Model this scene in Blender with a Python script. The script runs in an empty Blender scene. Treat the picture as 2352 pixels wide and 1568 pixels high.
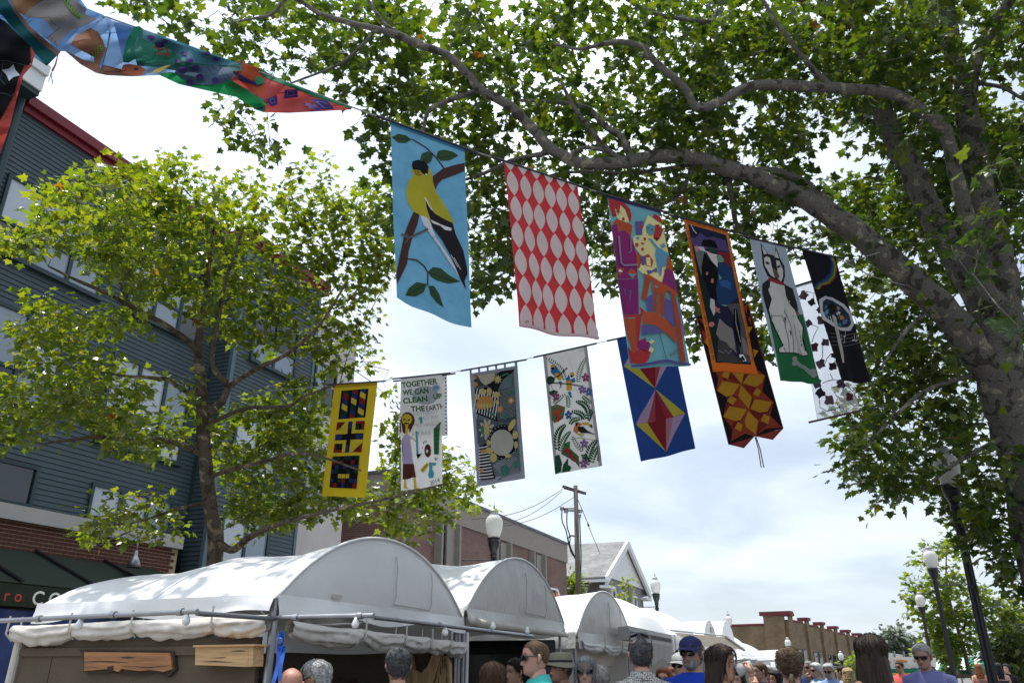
import bpy, bmesh, math, random
import numpy as np
from mathutils import Vector, Matrix, noise as mnoise

SC = bpy.context.scene
COL = SC.collection
R = math.radians
rnd = random.Random(7)

# ---------------------------------------------------------------- camera
PITCH, YAW, CAMH, FPX = R(22.6), R(22.6), 1.65, 784.0
cam_d = bpy.data.cameras.new('camera')
cam = bpy.data.objects.new('camera', cam_d)
COL.objects.link(cam)
cam.location = (0, 0, CAMH)
cam.rotation_euler = (math.pi / 2 + PITCH, 0, YAW)
cam_d.sensor_width = 36.0
cam_d.lens = 36.0 * FPX / 1024.0
cam_d.clip_start = 0.05
cam_d.clip_end = 6000
SC.camera = cam

# ---------------------------------------------------------------- world: thin bright cloud over a summer sky
SUN = Vector((-0.28, 0.06, 1.0)).normalized()
SUN_EL = math.asin(SUN.z)
SUN_ROT = math.atan2(SUN.x, SUN.y)
world = bpy.data.worlds.new('World')
SC.world = world
world.use_nodes = True
wn, wl = world.node_tree.nodes, world.node_tree.links
wn.clear()
w_out = wn.new('ShaderNodeOutputWorld')
w_bg = wn.new('ShaderNodeBackground')
w_bg.inputs['Strength'].default_value = 0.1
w_sky = wn.new('ShaderNodeTexSky')
w_sky.sky_type = 'NISHITA'
w_sky.sun_disc = False
w_sky.sun_elevation = SUN_EL
w_sky.sun_rotation = SUN_ROT
w_sky.air_density = 1.0
w_sky.dust_density = 0.6
w_tc = wn.new('ShaderNodeTexCoord')
w_nrm = wn.new('ShaderNodeVectorMath'); w_nrm.operation = 'NORMALIZE'
wl.new(w_tc.outputs['Generated'], w_nrm.inputs[0])
w_sep = wn.new('ShaderNodeSeparateXYZ')
wl.new(w_nrm.outputs[0], w_sep.inputs[0])


def wmath(op, a, b=None, clamp=False):
    n = wn.new('ShaderNodeMath'); n.operation = op; n.use_clamp = clamp
    for i, x in enumerate((a, b)):
        if x is None: continue
        if isinstance(x, (int, float)): n.inputs[i].default_value = x
        else: wl.new(x, n.inputs[i])
    return n.outputs[0]


# clouds lie on a flat layer: direction / (height + c)
w_den = wmath('ADD', wmath('MAXIMUM', w_sep.outputs['Z'], 0.0), 0.22)
w_cmb = wn.new('ShaderNodeCombineXYZ')
wl.new(wmath('DIVIDE', w_sep.outputs['X'], w_den), w_cmb.inputs[0])
wl.new(wmath('DIVIDE', w_sep.outputs['Y'], w_den), w_cmb.inputs[1])
w_nz = wn.new('ShaderNodeTexNoise')
w_nz.inputs['Scale'].default_value = 1.35
w_nz.inputs['Detail'].default_value = 9.0
w_nz.inputs['Roughness'].default_value = 0.52
w_nz.inputs['Distortion'].default_value = 0.35
w_off = wn.new('ShaderNodeVectorMath'); w_off.operation = 'ADD'
w_off.inputs[1].default_value = (3.7, 1.3, 0.0)
wl.new(w_cmb.outputs[0], w_off.inputs[0])
wl.new(w_off.outputs[0], w_nz.inputs['Vector'])
w_rmp = wn.new('ShaderNodeMapRange')
w_rmp.interpolation_type = 'SMOOTHSTEP'
w_rmp.inputs['From Min'].default_value = 0.30
w_rmp.inputs['From Max'].default_value = 0.72
w_rmp.inputs['To Min'].default_value = 0.44
w_rmp.inputs['To Max'].default_value = 0.97
wl.new(w_nz.outputs['Fac'], w_rmp.inputs['Value'])
# thin cloud scatters forward: brighter towards the sun all over the sky
w_dot = wn.new('ShaderNodeVectorMath'); w_dot.operation = 'DOT_PRODUCT'
wl.new(w_nrm.outputs[0], w_dot.inputs[0])
w_dot.inputs[1].default_value = SUN
w_fwd = wmath('POWER', wmath('MAXIMUM', wmath('ADD', wmath('MULTIPLY', w_dot.outputs['Value'], 0.5), 0.5), 0.0), 3.5)
w_lum = wmath("ADD", wmath("MULTIPLY", w_fwd, 18.0), 7.0)
w_cc = wn.new('ShaderNodeVectorMath'); w_cc.operation = 'SCALE'
w_cc.inputs[0].default_value = (0.905, 1.0, 1.125)
wl.new(w_lum, w_cc.inputs['Scale'])
w_mix = wn.new('ShaderNodeMix'); w_mix.data_type = 'RGBA'
wl.new(w_rmp.outputs[0], w_mix.inputs['Factor'])
wl.new(w_sky.outputs[0], w_mix.inputs[6])
wl.new(w_cc.outputs[0], w_mix.inputs[7])
wl.new(w_mix.outputs[2], w_bg.inputs['Color'])
wl.new(w_bg.outputs[0], w_out.inputs['Surface'])

sun_d = bpy.data.lights.new('sun', 'SUN')
sun_d.energy = 5.0
sun_d.angle = R(0.6)
sun_d.color = (1.0, 0.955, 0.88)
sun = bpy.data.objects.new('sun', sun_d)
COL.objects.link(sun)
sun.rotation_euler = SUN.to_track_quat('Z', 'Y').to_euler()
sun.location = SUN * 60

SC.view_settings.view_transform = 'Standard'
SC.view_settings.look = 'None'
SC.view_settings.gamma = 1.0
SC.view_settings.exposure = 0.15
SC.view_settings.use_curve_mapping = False
SC.render.engine = 'CYCLES'
SC.cycles.max_bounces = 8
SC.cycles.diffuse_bounces = 4
SC.cycles.transmission_bounces = 4
SC.cycles.transparent_max_bounces = 8
SC.cycles.caustics_reflective = False
SC.cycles.caustics_refractive = False

# ---------------------------------------------------------------- geometry helpers
_cp, _sp = math.cos(PITCH), math.sin(PITCH)
_cy, _sy = math.cos(YAW), math.sin(YAW)
CAMP = Vector((0, 0, CAMH))


def ray(u, v):
    """world direction of a sight line, scaled so that its length along the camera axis is 1"""
    dx, dz = (u - 512.0) / FPX, (341.0 - v) / FPX
    hx, hy, hz = dx, _cp - dz * _sp, _sp + dz * _cp
    return Vector((hx * _cy - hy * _sy, hx * _sy + hy * _cy, hz))


def at(u, v, t): return CAMP + ray(u, v) * t
def onX(u, v, X):
    d = ray(u, v); return CAMP + d * (X / d.x)
def onY(u, v, Y):
    d = ray(u, v); return CAMP + d * (Y / d.y)
def onZ(u, v, Z):
    d = ray(u, v); return CAMP + d * ((Z - CAMH) / d.z)
def on_vplane(u, v, a, b):
    """meet the vertical plane over the plan line a-b"""
    d = ray(u, v)
    nx, ny = b[1] - a[1], a[0] - b[0]
    return CAMP + d * ((nx * a[0] + ny * a[1]) / (nx * d.x + ny * d.y))
def near_vert(u, v, x, y):
    """point of the sight line closest in plan to (x, y)"""
    d = ray(u, v)
    return CAMP + d * ((d.x * x + d.y * y) / (d.x ** 2 + d.y ** 2))
def F2(x, y): return x / 2.2969, y / 2.2969      # survey sheet units to frame units


class MB:
    """collects shapes, then links them as ONE mesh object"""
    def __init__(self):
        self.v, self.f, self.m = [], [], []
    def add(self, vs, fs, mi=0):
        o = len(self.v)
        self.v.extend([tuple(p) for p in vs])
        self.f.extend([tuple(i + o for i in f) for f in fs])
        self.m.extend([mi] * len(fs))
        return o
    def box(self, c, s, mi=0, rot=None):
        x, y, z = s[0] / 2, s[1] / 2, s[2] / 2
        vs = [Vector(p) for p in ((-x, -y, -z), (x, -y, -z), (x, y, -z), (-x, y, -z), (-x, -y, z), (x, -y, z), (x, y, z), (-x, y, z))]
        if rot is not None: vs = [rot @ p for p in vs]
        c = Vector(c)
        self.add([p + c for p in vs], [(0, 3, 2, 1), (4, 5, 6, 7), (0, 1, 5, 4), (1, 2, 6, 5), (2, 3, 7, 6), (3, 0, 4, 7)], mi)
    def lohi(self, lo, hi, mi=0):
        lo, hi = Vector(lo), Vector(hi)
        self.box((lo + hi) / 2, hi - lo, mi)
    def hexa(self, p, mi=0):
        self.add(p, [(0, 3, 2, 1), (4, 5, 6, 7), (0, 1, 5, 4), (1, 2, 6, 5), (2, 3, 7, 6), (3, 0, 4, 7)], mi)
    def tube(self, pts, rad, seg=8, mi=0, cap=True):
        pts = [Vector(p) for p in pts]
        if isinstance(rad, (int, float)): rad = [rad] * len(pts)
        n = len(pts); vs = []
        up = None
        for i, p in enumerate(pts):
            d = (pts[min(i + 1, n - 1)] - pts[max(i - 1, 0)])
            if d.length < 1e-9: d = Vector((0, 0, 1))
            d.normalize()
            if up is None:
                up = d.orthogonal().normalized()
            else:
                up = (up - d * up.dot(d))
                up = up.normalized() if up.length > 1e-6 else d.orthogonal().normalized()
            s = d.cross(up)
            for k in range(seg):
                a = 2 * math.pi * k / seg
                vs.append(p + (up * math.cos(a) + s * math.sin(a)) * rad[i])
        fs = []
        for i in range(n - 1):
            for k in range(seg):
                k2 = (k + 1) % seg
                fs.append((i * seg + k, i * seg + k2, (i + 1) * seg + k2, (i + 1) * seg + k))
        if cap:
            fs.append(tuple(range(seg - 1, -1, -1)))
            fs.append(tuple((n - 1) * seg + k for k in range(seg)))
        self.add(vs, fs, mi)
    def lathe(self, prof, c=(0, 0, 0), seg=20, mi=0, mat=None):
        """prof: (radius, z) rows"""
        c = Vector(c); vs = []
        for r, z in prof:
            for k in range(seg):
                a = 2 * math.pi * k / seg
                p = Vector((r * math.cos(a), r * math.sin(a), z))
                vs.append((mat @ p if mat is not None else p) + c)
        fs = []
        for i in range(len(prof) - 1):
            for k in range(seg):
                k2 = (k + 1) % seg
                fs.append((i * seg + k, i * seg + k2, (i + 1) * seg + k2, (i + 1) * seg + k))
        fs.append(tuple(range(seg - 1, -1, -1)))
        fs.append(tuple((len(prof) - 1) * seg + k for k in range(seg)))
        self.add(vs, fs, mi)
    def grid(self, fn, nu, nv, mi=0):
        vs = [fn(i / nu, j / nv) for j in range(nv + 1) for i in range(nu + 1)]
        fs = [(j * (nu + 1) + i, j * (nu + 1) + i + 1, (j + 1) * (nu + 1) + i + 1, (j + 1) * (nu + 1) + i) for j in range(nv) for i in range(nu)]
        self.add(vs, fs, mi)
    def prism(self, poly, off, mi=0):
        """planar polygon pushed along off"""
        off = Vector(off); n = len(poly)
        a = [Vector(p) for p in poly]; b = [p + off for p in a]
        fs = [tuple(range(n)), tuple(range(2 * n - 1, n - 1, -1))]
        fs += [(i, i + n, (i + 1) % n + n, (i + 1) % n) for i in range(n)]
        self.add(a + b, fs, mi)
    def mesh(self, name, mats, smooth=False):
        me = bpy.data.meshes.new(name)
        me.from_pydata(self.v, [], self.f)
        for m in (mats if isinstance(mats, (list, tuple)) else [mats]):
            me.materials.append(m)
        if any(self.m): me.polygons.foreach_set('material_index', self.m)
        if smooth: me.polygons.foreach_set('use_smooth', [True] * len(me.polygons))
        me.update()
        return me
    def build(self, name, mats, parent=None, smooth=False, auto=None):
        me = self.mesh(name, mats, smooth)
        if auto is not None:
            me.polygons.foreach_set('use_smooth', [True] * len(me.polygons))
            me.set_sharp_from_angle(angle=R(auto))
        return link(name, me, parent)


def link(name, data, parent=None):
    o = bpy.data.objects.new(name, data)
    COL.objects.link(o)
    if parent is not None:
        o.parent = parent
        # geometry is written in world space: cancel the parent's own placement
        o.matrix_parent_inverse = WORLD_INV.get(parent.name, Matrix())
    return o


WORLD_INV = {}


def thing(name, label, cat, loc=(0, 0, 0), group=None):
    o = bpy.data.objects.new(name, None)
    COL.objects.link(o)
    o.empty_display_size = 0.2
    o.location = loc
    WORLD_INV[o.name] = Matrix.Translation(Vector(loc)).inverted()
    return tag(o, label, cat, group)


def tag(o, label, cat=None, group=None):
    o['label'] = label
    if cat: o['category'] = cat
    if group: o['group'] = group
    return o


def struct(o, label=None, cat=None, kind='structure'):
    o['kind'] = kind
    if label: o['label'] = label
    if cat: o['category'] = cat
    return o


# ---------------------------------------------------------------- materials
def new_mat(name):
    m = bpy.data.materials.new(name); m.use_nodes = True
    nt = m.node_tree; nt.nodes.clear()
    return m, nt.nodes, nt.links


def pm(name, col, rough=0.6, var=0.12, scale=6.0, bump=0.0, bscale=40.0, spec=0.35, metal=0.0, transl=0.0,
       island=0.0, coords='Object', stretch=None, hue=None, sheen=0.0):
    """one procedural surface: mottled colour, optional relief, optional light through it"""
    m, N, L = new_mat(name)
    out = N.new('ShaderNodeOutputMaterial')
    b = N.new('ShaderNodeBsdfPrincipled')
    b.inputs['Roughness'].default_value = rough
    b.inputs['Metallic'].default_value = metal
    b.inputs['Specular IOR Level'].default_value = spec
    tc = N.new('ShaderNodeTexCoord')
    vec = tc.outputs[coords]
    if stretch:
        mp = N.new('ShaderNodeMapping'); mp.inputs['Scale'].default_value = stretch
        L.new(vec, mp.inputs['Vector']); vec = mp.outputs[0]
    nz = N.new('ShaderNodeTexNoise')
    nz.inputs['Scale'].default_value = scale; nz.inputs['Detail'].default_value = 5; nz.inputs['Roughness'].default_value = 0.6
    L.new(vec, nz.inputs['Vector'])
    mx = N.new('ShaderNodeMix'); mx.data_type = 'RGBA'
    c = Vector(col[:3])
    lo, hi = c * (1 - var), c * (1 + var)
    if hue: hi = Vector(hue)
    mx.inputs[6].default_value = (*lo, 1); mx.inputs[7].default_value = (*[min(1, x) for x in hi], 1)
    mr = N.new('ShaderNodeMapRange'); mr.inputs['From Min'].default_value = 0.3; mr.inputs['From Max'].default_value = 0.7
    L.new(nz.outputs['Fac'], mr.inputs['Value']); L.new(mr.outputs[0], mx.inputs['Factor'])
    colout = mx.outputs[2]
    if island:
        gi = N.new('ShaderNodeNewGeometry')
        hs = N.new('ShaderNodeHueSaturation')
        mr2 = N.new('ShaderNodeMapRange'); mr2.inputs['To Min'].default_value = 1 - island; mr2.inputs['To Max'].default_value = 1 + island
        L.new(gi.outputs['Random Per Island'], mr2.inputs['Value']); L.new(mr2.outputs[0], hs.inputs['Value'])
        L.new(colout, hs.inputs['Color']); colout = hs.outputs[0]
    L.new(colout, b.inputs['Base Color'])
    if bump:
        n2 = N.new('ShaderNodeTexNoise'); n2.inputs['Scale'].default_value = bscale; n2.inputs['Detail'].default_value = 4
        L.new(vec, n2.inputs['Vector'])
        bp = N.new('ShaderNodeBump'); bp.inputs['Strength'].default_value = bump; bp.inputs['Distance'].default_value = 0.02
        L.new(n2.outputs['Fac'], bp.inputs['Height']); L.new(bp.outputs[0], b.inputs['Normal'])
    if transl:
        t = N.new('ShaderNodeBsdfTranslucent'); L.new(colout, t.inputs['Color'])
        ms = N.new('ShaderNodeMixShader'); ms.inputs[0].default_value = transl
        L.new(b.outputs[0], ms.inputs[1]); L.new(t.outputs[0], ms.inputs[2]); L.new(ms.outputs[0], out.inputs['Surface'])
    else:
        L.new(b.outputs[0], out.inputs['Surface'])
    return m


def brick_mat(name, c1, c2, mortar, bw, bh, ms=0.012, rough=0.85):
    m, N, L = new_mat(name)
    out = N.new('ShaderNodeOutputMaterial'); b = N.new('ShaderNodeBsdfPrincipled')
    b.inputs['Roughness'].default_value = rough
    uv = N.new('ShaderNodeUVMap')
    br = N.new('ShaderNodeTexBrick')
    br.inputs['Color1'].default_value = (*c1, 1); br.inputs['Color2'].default_value = (*c2, 1); br.inputs['Mortar'].default_value = (*mortar, 1)
    br.inputs['Scale'].default_value = 1; br.inputs['Mortar Size'].default_value = ms
    br.inputs['Brick Width'].default_value = bw; br.inputs['Row Height'].default_value = bh
    L.new(uv.outputs[0], br.inputs['Vector'])
    nz = N.new('ShaderNodeTexNoise'); nz.inputs['Scale'].default_value = 0.9; nz.inputs['Detail'].default_value = 6
    L.new(uv.outputs[0], nz.inputs['Vector'])
    mr = N.new('ShaderNodeMapRange'); mr.inputs['From Min'].default_value = 0.3; mr.inputs['From Max'].default_value = 0.7
    mr.inputs['To Min'].default_value = 0.72; mr.inputs['To Max'].default_value = 1.2
    L.new(nz.outputs['Fac'], mr.inputs['Value'])
    vm = N.new('ShaderNodeVectorMath'); vm.operation = 'SCALE'
    L.new(br.outputs['Color'], vm.inputs[0]); L.new(mr.outputs[0], vm.inputs['Scale'])
    L.new(vm.outputs[0], b.inputs['Base Color'])
    bp = N.new('ShaderNodeBump'); bp.invert = True; bp.inputs['Strength'].default_value = 0.6; bp.inputs['Distance'].default_value = 0.02
    L.new(br.outputs['Fac'], bp.inputs['Height']); L.new(bp.outputs[0], b.inputs['Normal'])
    L.new(b.outputs[0], out.inputs['Surface'])
    return m


def glass_mat(name, tint=(0.02, 0.025, 0.03), rough=0.04, spec=0.9, coat=0.0):
    m, N, L = new_mat(name)
    out = N.new('ShaderNodeOutputMaterial'); b = N.new('ShaderNodeBsdfPrincipled')
    b.inputs['Base Color'].default_value = (*tint, 1)
    b.inputs['Roughness'].default_value = rough
    b.inputs['Specular IOR Level'].default_value = spec
    tc = N.new('ShaderNodeTexCoord')
    nz = N.new('ShaderNodeTexNoise'); nz.inputs['Scale'].default_value = 0.7
    L.new(tc.outputs['Object'], nz.inputs['Vector'])
    bp = N.new('ShaderNodeBump'); bp.inputs['Strength'].default_value = 0.08; bp.inputs['Distance'].default_value = 0.05
    L.new(nz.outputs['Fac'], bp.inputs['Height']); L.new(bp.outputs[0], b.inputs['Normal'])
    L.new(b.outputs[0], out.inputs['Surface'])
    return m


def set_uv(o, fn):
    """planar coordinates for the brick courses: fn(co, normal) -> (u, v) in metres"""
    me = o.data
    uvl = me.uv_layers.new(name='UVMap')
    for p in me.polygons:
        for li in p.loop_indices:
            uvl.data[li].uv = fn(me.vertices[me.loops[li].vertex_index].co, p.normal)


def uv_wall(co, n):
    if abs(n.z) > 0.8: return (co.x, co.y)
    h = Vector((-n.y, n.x, 0)).normalized()
    return (h.x * co.x + h.y * co.y, co.z)


def mirror_copy(o, parent=None, loc=None):
    c = o.copy(); COL.objects.link(c)
    if parent is not None: c.parent = parent
    if loc is not None: c.location = loc
    return c

# ================================================================ LARGE STRUCTURE
M = {}
M['asphalt'] = pm('asphalt', (0.055, 0.055, 0.057), 0.9, 0.25, 2.0, 0.5, 120)
M['ground'] = pm('worn_ground', (0.13, 0.125, 0.115), 0.9, 0.2, 0.6, 0.3, 30)
M['concrete'] = pm('pale_concrete', (0.25, 0.24, 0.22), 0.9, 0.12, 1.5, 0.4, 60)
M['siding'] = pm('blue_grey_siding', (0.040, 0.062, 0.074), 0.55, 0.20, 1.6, 0.05, 30, stretch=(1, 0.45, 1.6))
M['siding_trim'] = pm('teal_trim', (0.018, 0.040, 0.047), 0.45, 0.08, 3)
M['siding_post'] = pm('corner_trim', (0.075, 0.115, 0.14), 0.5, 0.08, 3)
M['red_fascia'] = pm('dark_red_fascia', (0.15, 0.009, 0.017), 0.5, 0.15, 1.0)
M['white_metal'] = pm('white_metal', (0.62, 0.64, 0.66), 0.45, 0.05, 2.0)
M['band'] = pm('pale_band', (0.36, 0.345, 0.33), 0.7, 0.06, 1.0)
M['brick'] = pm('dark_red_brick', (0.085, 0.026, 0.020), 0.85, 0.3, 5.0, 0.5, 90, island=0.0)
M['mortar'] = pm('tan_mortar', (0.42, 0.32, 0.22), 0.95, 0.1, 8.0, 0.4, 80)
M['pane'] = glass_mat('window_pane', (0.18, 0.22, 0.27), 0.05, 1.0)  # grey-blue tint carries the sky's reflection in the pane colour
M['pane_dark'] = glass_mat('dark_window_pane', (0.012, 0.015, 0.017), 0.03, 0.9)
M['pane_pale'] = glass_mat('window_pane_blind_and_sky', (0.36, 0.40, 0.45), 0.10, 1.0)  # pale blind behind the glass plus sky reflection put into the tint
M['stucco'] = pm('pale_stucco', (0.44, 0.41, 0.40), 0.9, 0.07, 2.0, 0.35, 45)
M['awning_green'] = pm('dark_green_awning', (0.012, 0.021, 0.011), 0.8, 0.3, 14.0, 0.3, 120)
M['black'] = pm('black_paint', (0.012, 0.012, 0.014), 0.4, 0.2, 5)
M['blue_tarp'] = pm('blue_tarp', (0.012, 0.035, 0.16), 0.5, 0.25, 3.0, 0.3, 8)
M['galv'] = pm('galvanised_metal', (0.30, 0.31, 0.33), 0.38, 0.15, 6, metal=0.85)
M['brown_brick'] = brick_mat('brown_brick', (0.165, 0.078, 0.065), (0.13, 0.062, 0.055), (0.20, 0.15, 0.13), 0.23, 0.078)
M['pebble'] = pm('pebble_concrete', (0.25, 0.225, 0.20), 0.95, 0.25, 26, 0.6, 60)
M['fin'] = pm('concrete_fin', (0.23, 0.215, 0.195), 0.9, 0.1, 2)
M['coping'] = pm('dark_coping', (0.10, 0.10, 0.13), 0.6, 0.1, 2)
M['yellow_brick'] = brick_mat('buff_brick', (0.22, 0.145, 0.075), (0.155, 0.10, 0.052), (0.19, 0.15, 0.10), 0.32, 0.105, 0.014)
M['brown_pier'] = pm('brown_stain', (0.19, 0.11, 0.055), 0.85, 0.2, 2)
M['maroon'] = pm('maroon_coping', (0.14, 0.025, 0.03), 0.6, 0.12, 2)
M['white_trim'] = pm('white_painted_wood', (0.66, 0.66, 0.67), 0.6, 0.05, 3)
M['grey_brick'] = brick_mat('painted_grey_brick', (0.24, 0.24, 0.25), (0.17, 0.17, 0.18), (0.20, 0.20, 0.20), 0.45, 0.16, 0.02)
M['shingle'] = brick_mat('grey_shingles', (0.235, 0.235, 0.225), (0.17, 0.17, 0.165), (0.10, 0.10, 0.10), 0.32, 0.16, 0.012)


def ground_z(y):
    if y < 33: return 0.0
    return max(-0.07 * (y - 33), -4.6)


# ---- ground: level, then falling away down the street
g = MB()
ys = [-120, -40, 0, 33, 50, 70, 98.7, 200, 600, 3000]
xs = [-3000, -300, -40, 40, 300, 3000]
g.grid(lambda a, b: (xs[int(round(a * 5))], ys[int(round(b * 9))], ground_z(ys[int(round(b * 9))])), 5, 9)
struct(g.build('ground', M['ground']), 'pale paved ground of the whole town block')
rd = MB()
ys2 = [-60, 0, 33, 50, 70, 98.7, 150]
rd.grid(lambda a, b: (-3.6 + a * 6.2, ys2[int(round(b * 6))], ground_z(ys2[int(round(b * 6))]) + 0.004), 1, 6)
struct(rd.build('road', M['asphalt']), 'grey asphalt street closed for the fair')
for nm, x0, x1 in (('pavement', -14.4, -3.6), ('pavement', 2.6, 9.0)):
    k = MB()
    for a, b in zip(ys2[:-1], ys2[1:]):
        za, zb = ground_z(a), ground_z(b)
        k.hexa([(x0, a, za - 0.2), (x1, a, za - 0.2), (x1, b, zb - 0.2), (x0, b, zb - 0.2),
                (x0, a, za + 0.13), (x1, a, za + 0.13), (x1, b, zb + 0.13), (x0, b, zb + 0.13)])
    struct(k.build(nm, M['concrete']), 'concrete pavement with kerb beside the street')


def window(parent, X, y0, y1, z0, z1, ycuts, zcuts, frame, panes, fw=0.075, proud=0.07, sill=True):
    """a window in a wall that faces +X: frame bars proud of the wall, each pane a piece of its own"""
    f = MB()
    xa, xb = X - 0.02, X + proud
    f.lohi((xa, y0, z0), (xb, y0 + fw, z1)); f.lohi((xa, y1 - fw, z0), (xb, y1, z1))
    f.lohi((xa, y0 + fw, z1 - fw), (xb, y1 - fw, z1)); f.lohi((xa, y0 + fw, z0), (xb, y1 - fw, z0 + fw))
    yy = [y0] + list(ycuts) + [y1]
    for c in ycuts: f.lohi((xa, c - fw * 0.6, z0 + fw), (xb - 0.006, c + fw * 0.6, z1 - fw))
    zz = [z0] + list(zcuts) + [z1]
    for c in zcuts:
        for a, b in zip(yy[:-1], yy[1:]):
            f.lohi((xa, a + fw * (1 if a == y0 else .6), c - fw / 2), (xb - 0.012, b - fw * (1 if b == y1 else .6), c + fw / 2))
    if sill: f.lohi((xa, y0 - 0.05, z0 - 0.05), (xb + 0.05, y1 + 0.05, z0 - 0.002))
    fo = f.build('window', frame, parent)
    i = 0
    for a, b in zip(yy[:-1], yy[1:]):
        for c, d in zip(zz[:-1], zz[1:]):
            p = MB(); p.lohi((X + 0.008, a + 0.01, c + 0.01), (X + 0.02, b - 0.01, d - 0.01))
            p.build('pane', panes[i % len(panes)], fo); i += 1
    return fo


# ---- blue-grey clapboard building along the left side of the street
FX, FX2 = -15.5, -14.8
bb = thing('clapboard_building', 'blue-grey clapboard apartment block with dark red roof fascia behind the leafy tree', 'building', (FX, 12, 0))
w = MB(); w.lohi((-26, 2.0, 4.66), (FX - 0.06, 15.6, 13.2)); w.lohi((-26, 15.6, 0), (FX2 - 0.06, 19.1, 13.2))
w.lohi((-26, 2.0, 0), (FX + 0.10, 15.2, 4.20))
w.build('wall', M['siding_trim'], bb)


def board(y0, y1, X, dy=0):
    b = MB()
    b.add([(X - .05, y0, 0), (X + .020, y0, 0), (X - .002, y0, .128), (X - .05, y0, .128), (X - .05, y1, 0), (X + .020, y1, 0), (X - .002, y1, .128), (X - .05, y1, .128)],
          [(0, 1, 2, 3), (7, 6, 5, 4), (0, 4, 5, 1), (1, 5, 6, 2), (2, 6, 7, 3), (3, 7, 4, 0)])
    return b.mesh('siding_board', M['siding'])


PITCHB = 0.115
meA, meA2, meB = board(2.0, 15.6, FX), board(15.2, 15.6, FX), board(15.62, 19.1, FX2)
z = 4.68
rowsA = []
while z < 13.05:
    o = link('siding_board', meA, bb); o.location.z = z
    z += PITCHB
z = 2.3
while z < 13.05:
    o = link('siding_board', meB, bb); o.location.z = z
    z += PITCHB
rb = MB()       # return of the projecting bay, facing up the street
rb.lohi((FX - 0.02, 0, 0), (FX2 - 0.005, 0.01, 0.112))
for k in range(1): pass
rme = MB()
rme.add([(FX, 15.55, 0), (FX2 - .01, 15.55, 0), (FX2 - .01, 15.60, 0), (FX, 15.60, 0), (FX, 15.578, .128), (FX2 - .01, 15.578, .128), (FX2 - .01, 15.6, .128), (FX, 15.6, .128)],
        [(0, 3, 2, 1), (4, 5, 6, 7), (0, 1, 5, 4), (1, 2, 6, 5), (2, 3, 7, 6), (3, 0, 4, 7)])
rmesh = rme.mesh('siding_board', M['siding'])
z = 2.3
while z < 13.05:
    o = link('siding_board', rmesh, bb); o.location.z = z
    z += PITCHB
cp_ = MB(); cp_.lohi((FX2 - .08, 15.53, 0), (FX2 + .035, 15.66, 13.15)); cp_.build('corner_post', M['siding_post'], bb)
cp_ = MB(); cp_.lohi((FX2 - .08, 19.02, 0), (FX2 + .035, 19.13, 13.15)); cp_.build('corner_post', M['siding_post'], bb)
cp_ = MB(); cp_.lohi((FX - .02, 15.46, 4.6), (FX + .03, 15.56, 13.1)); cp_.build('corner_post', M['siding_trim'], bb)
fa = MB(); fa.lohi((-26, 8.85, 13.24), (FX + 0.18, 15.3, 13.48)); fa.lohi((-26, 15.3, 13.24), (FX2 + 0.18, 19.4, 13.48))
fa.build('roof', M['red_fascia'], bb)
sf = MB(); sf.lohi((-26, 8.85, 13.08), (FX + 0.08, 15.3, 13.23)); sf.lohi((-26, 15.3, 13.08), (FX2 + 0.08, 19.4, 13.23))
sf.build('soffit', M['red_fascia'], bb)
cb = MB(); cb.lohi((-17, 8.0, 13.42), (FX + 0.55, 8.83, 13.82)); cb.lohi((-17, 7.95, 13.83), (FX + 0.62, 8.84, 14.1))
cb.build('parapet_cap', M['white_metal'], bb)
sb = MB(); sb.lohi((-17, 8.0, 13.30), (FX + 0.50, 8.82, 13.415)); sb.build('cap_soffit', M['siding_trim'], bb)
dp = MB(); dp.tube([(FX + .12, 8.72, 13.3), (FX + .12, 8.72, 4.66)], 0.075, 10); dp.build('downspout', M['siding_trim'], bb)
P, PD, PP = M['pane'], M['pane_dark'], M['pane_pale']
window(bb, FX, 8.95, 11.7, 9.70, 11.50, (9.85, 10.8), (10.42,), M['siding_trim'], [PD, PP, P, PP, P, P])
window(bb, FX, 12.45, 14.95, 9.75, 11.45, (13.3, 14.15), (10.42,), M['siding_trim'], [P, PP, P, P, PD, P])
window(bb, FX, 8.2, 11.15, 6.75, 8.68, (9.2, 10.2), (7.42,), M['siding_trim'], [PD, P, PD, P, P, PP])
window(bb, FX, 12.4, 14.95, 6.45, 8.62, (13.25, 14.1), (7.25,), M['siding_trim'], [P, PP, P, PP, PP, P])
window(bb, FX, 9.3, 11.22, 4.70, 5.56, (10.3,), (), M['siding_trim'], [PD, PD], sill=False)
window(bb, FX, 12.55, 15.0, 4.70, 5.52, (13.4, 14.2), (), M['siding_trim'], [PP, PP, P], sill=False)
window(bb, FX2, 16.0, 17.9, 6.5, 8.2, (16.95,), (7.1,), M['siding_trim'], [P, PP])
window(bb, FX2, 16.0, 17.9, 3.6, 5.35, (16.95,), (), M['siding_trim'], [PP, P])
window(bb, FX2, 16.2, 18.2, 9.7, 11.4, (17.2,), (10.4,), M['siding_trim'], [P, PD])
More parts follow.
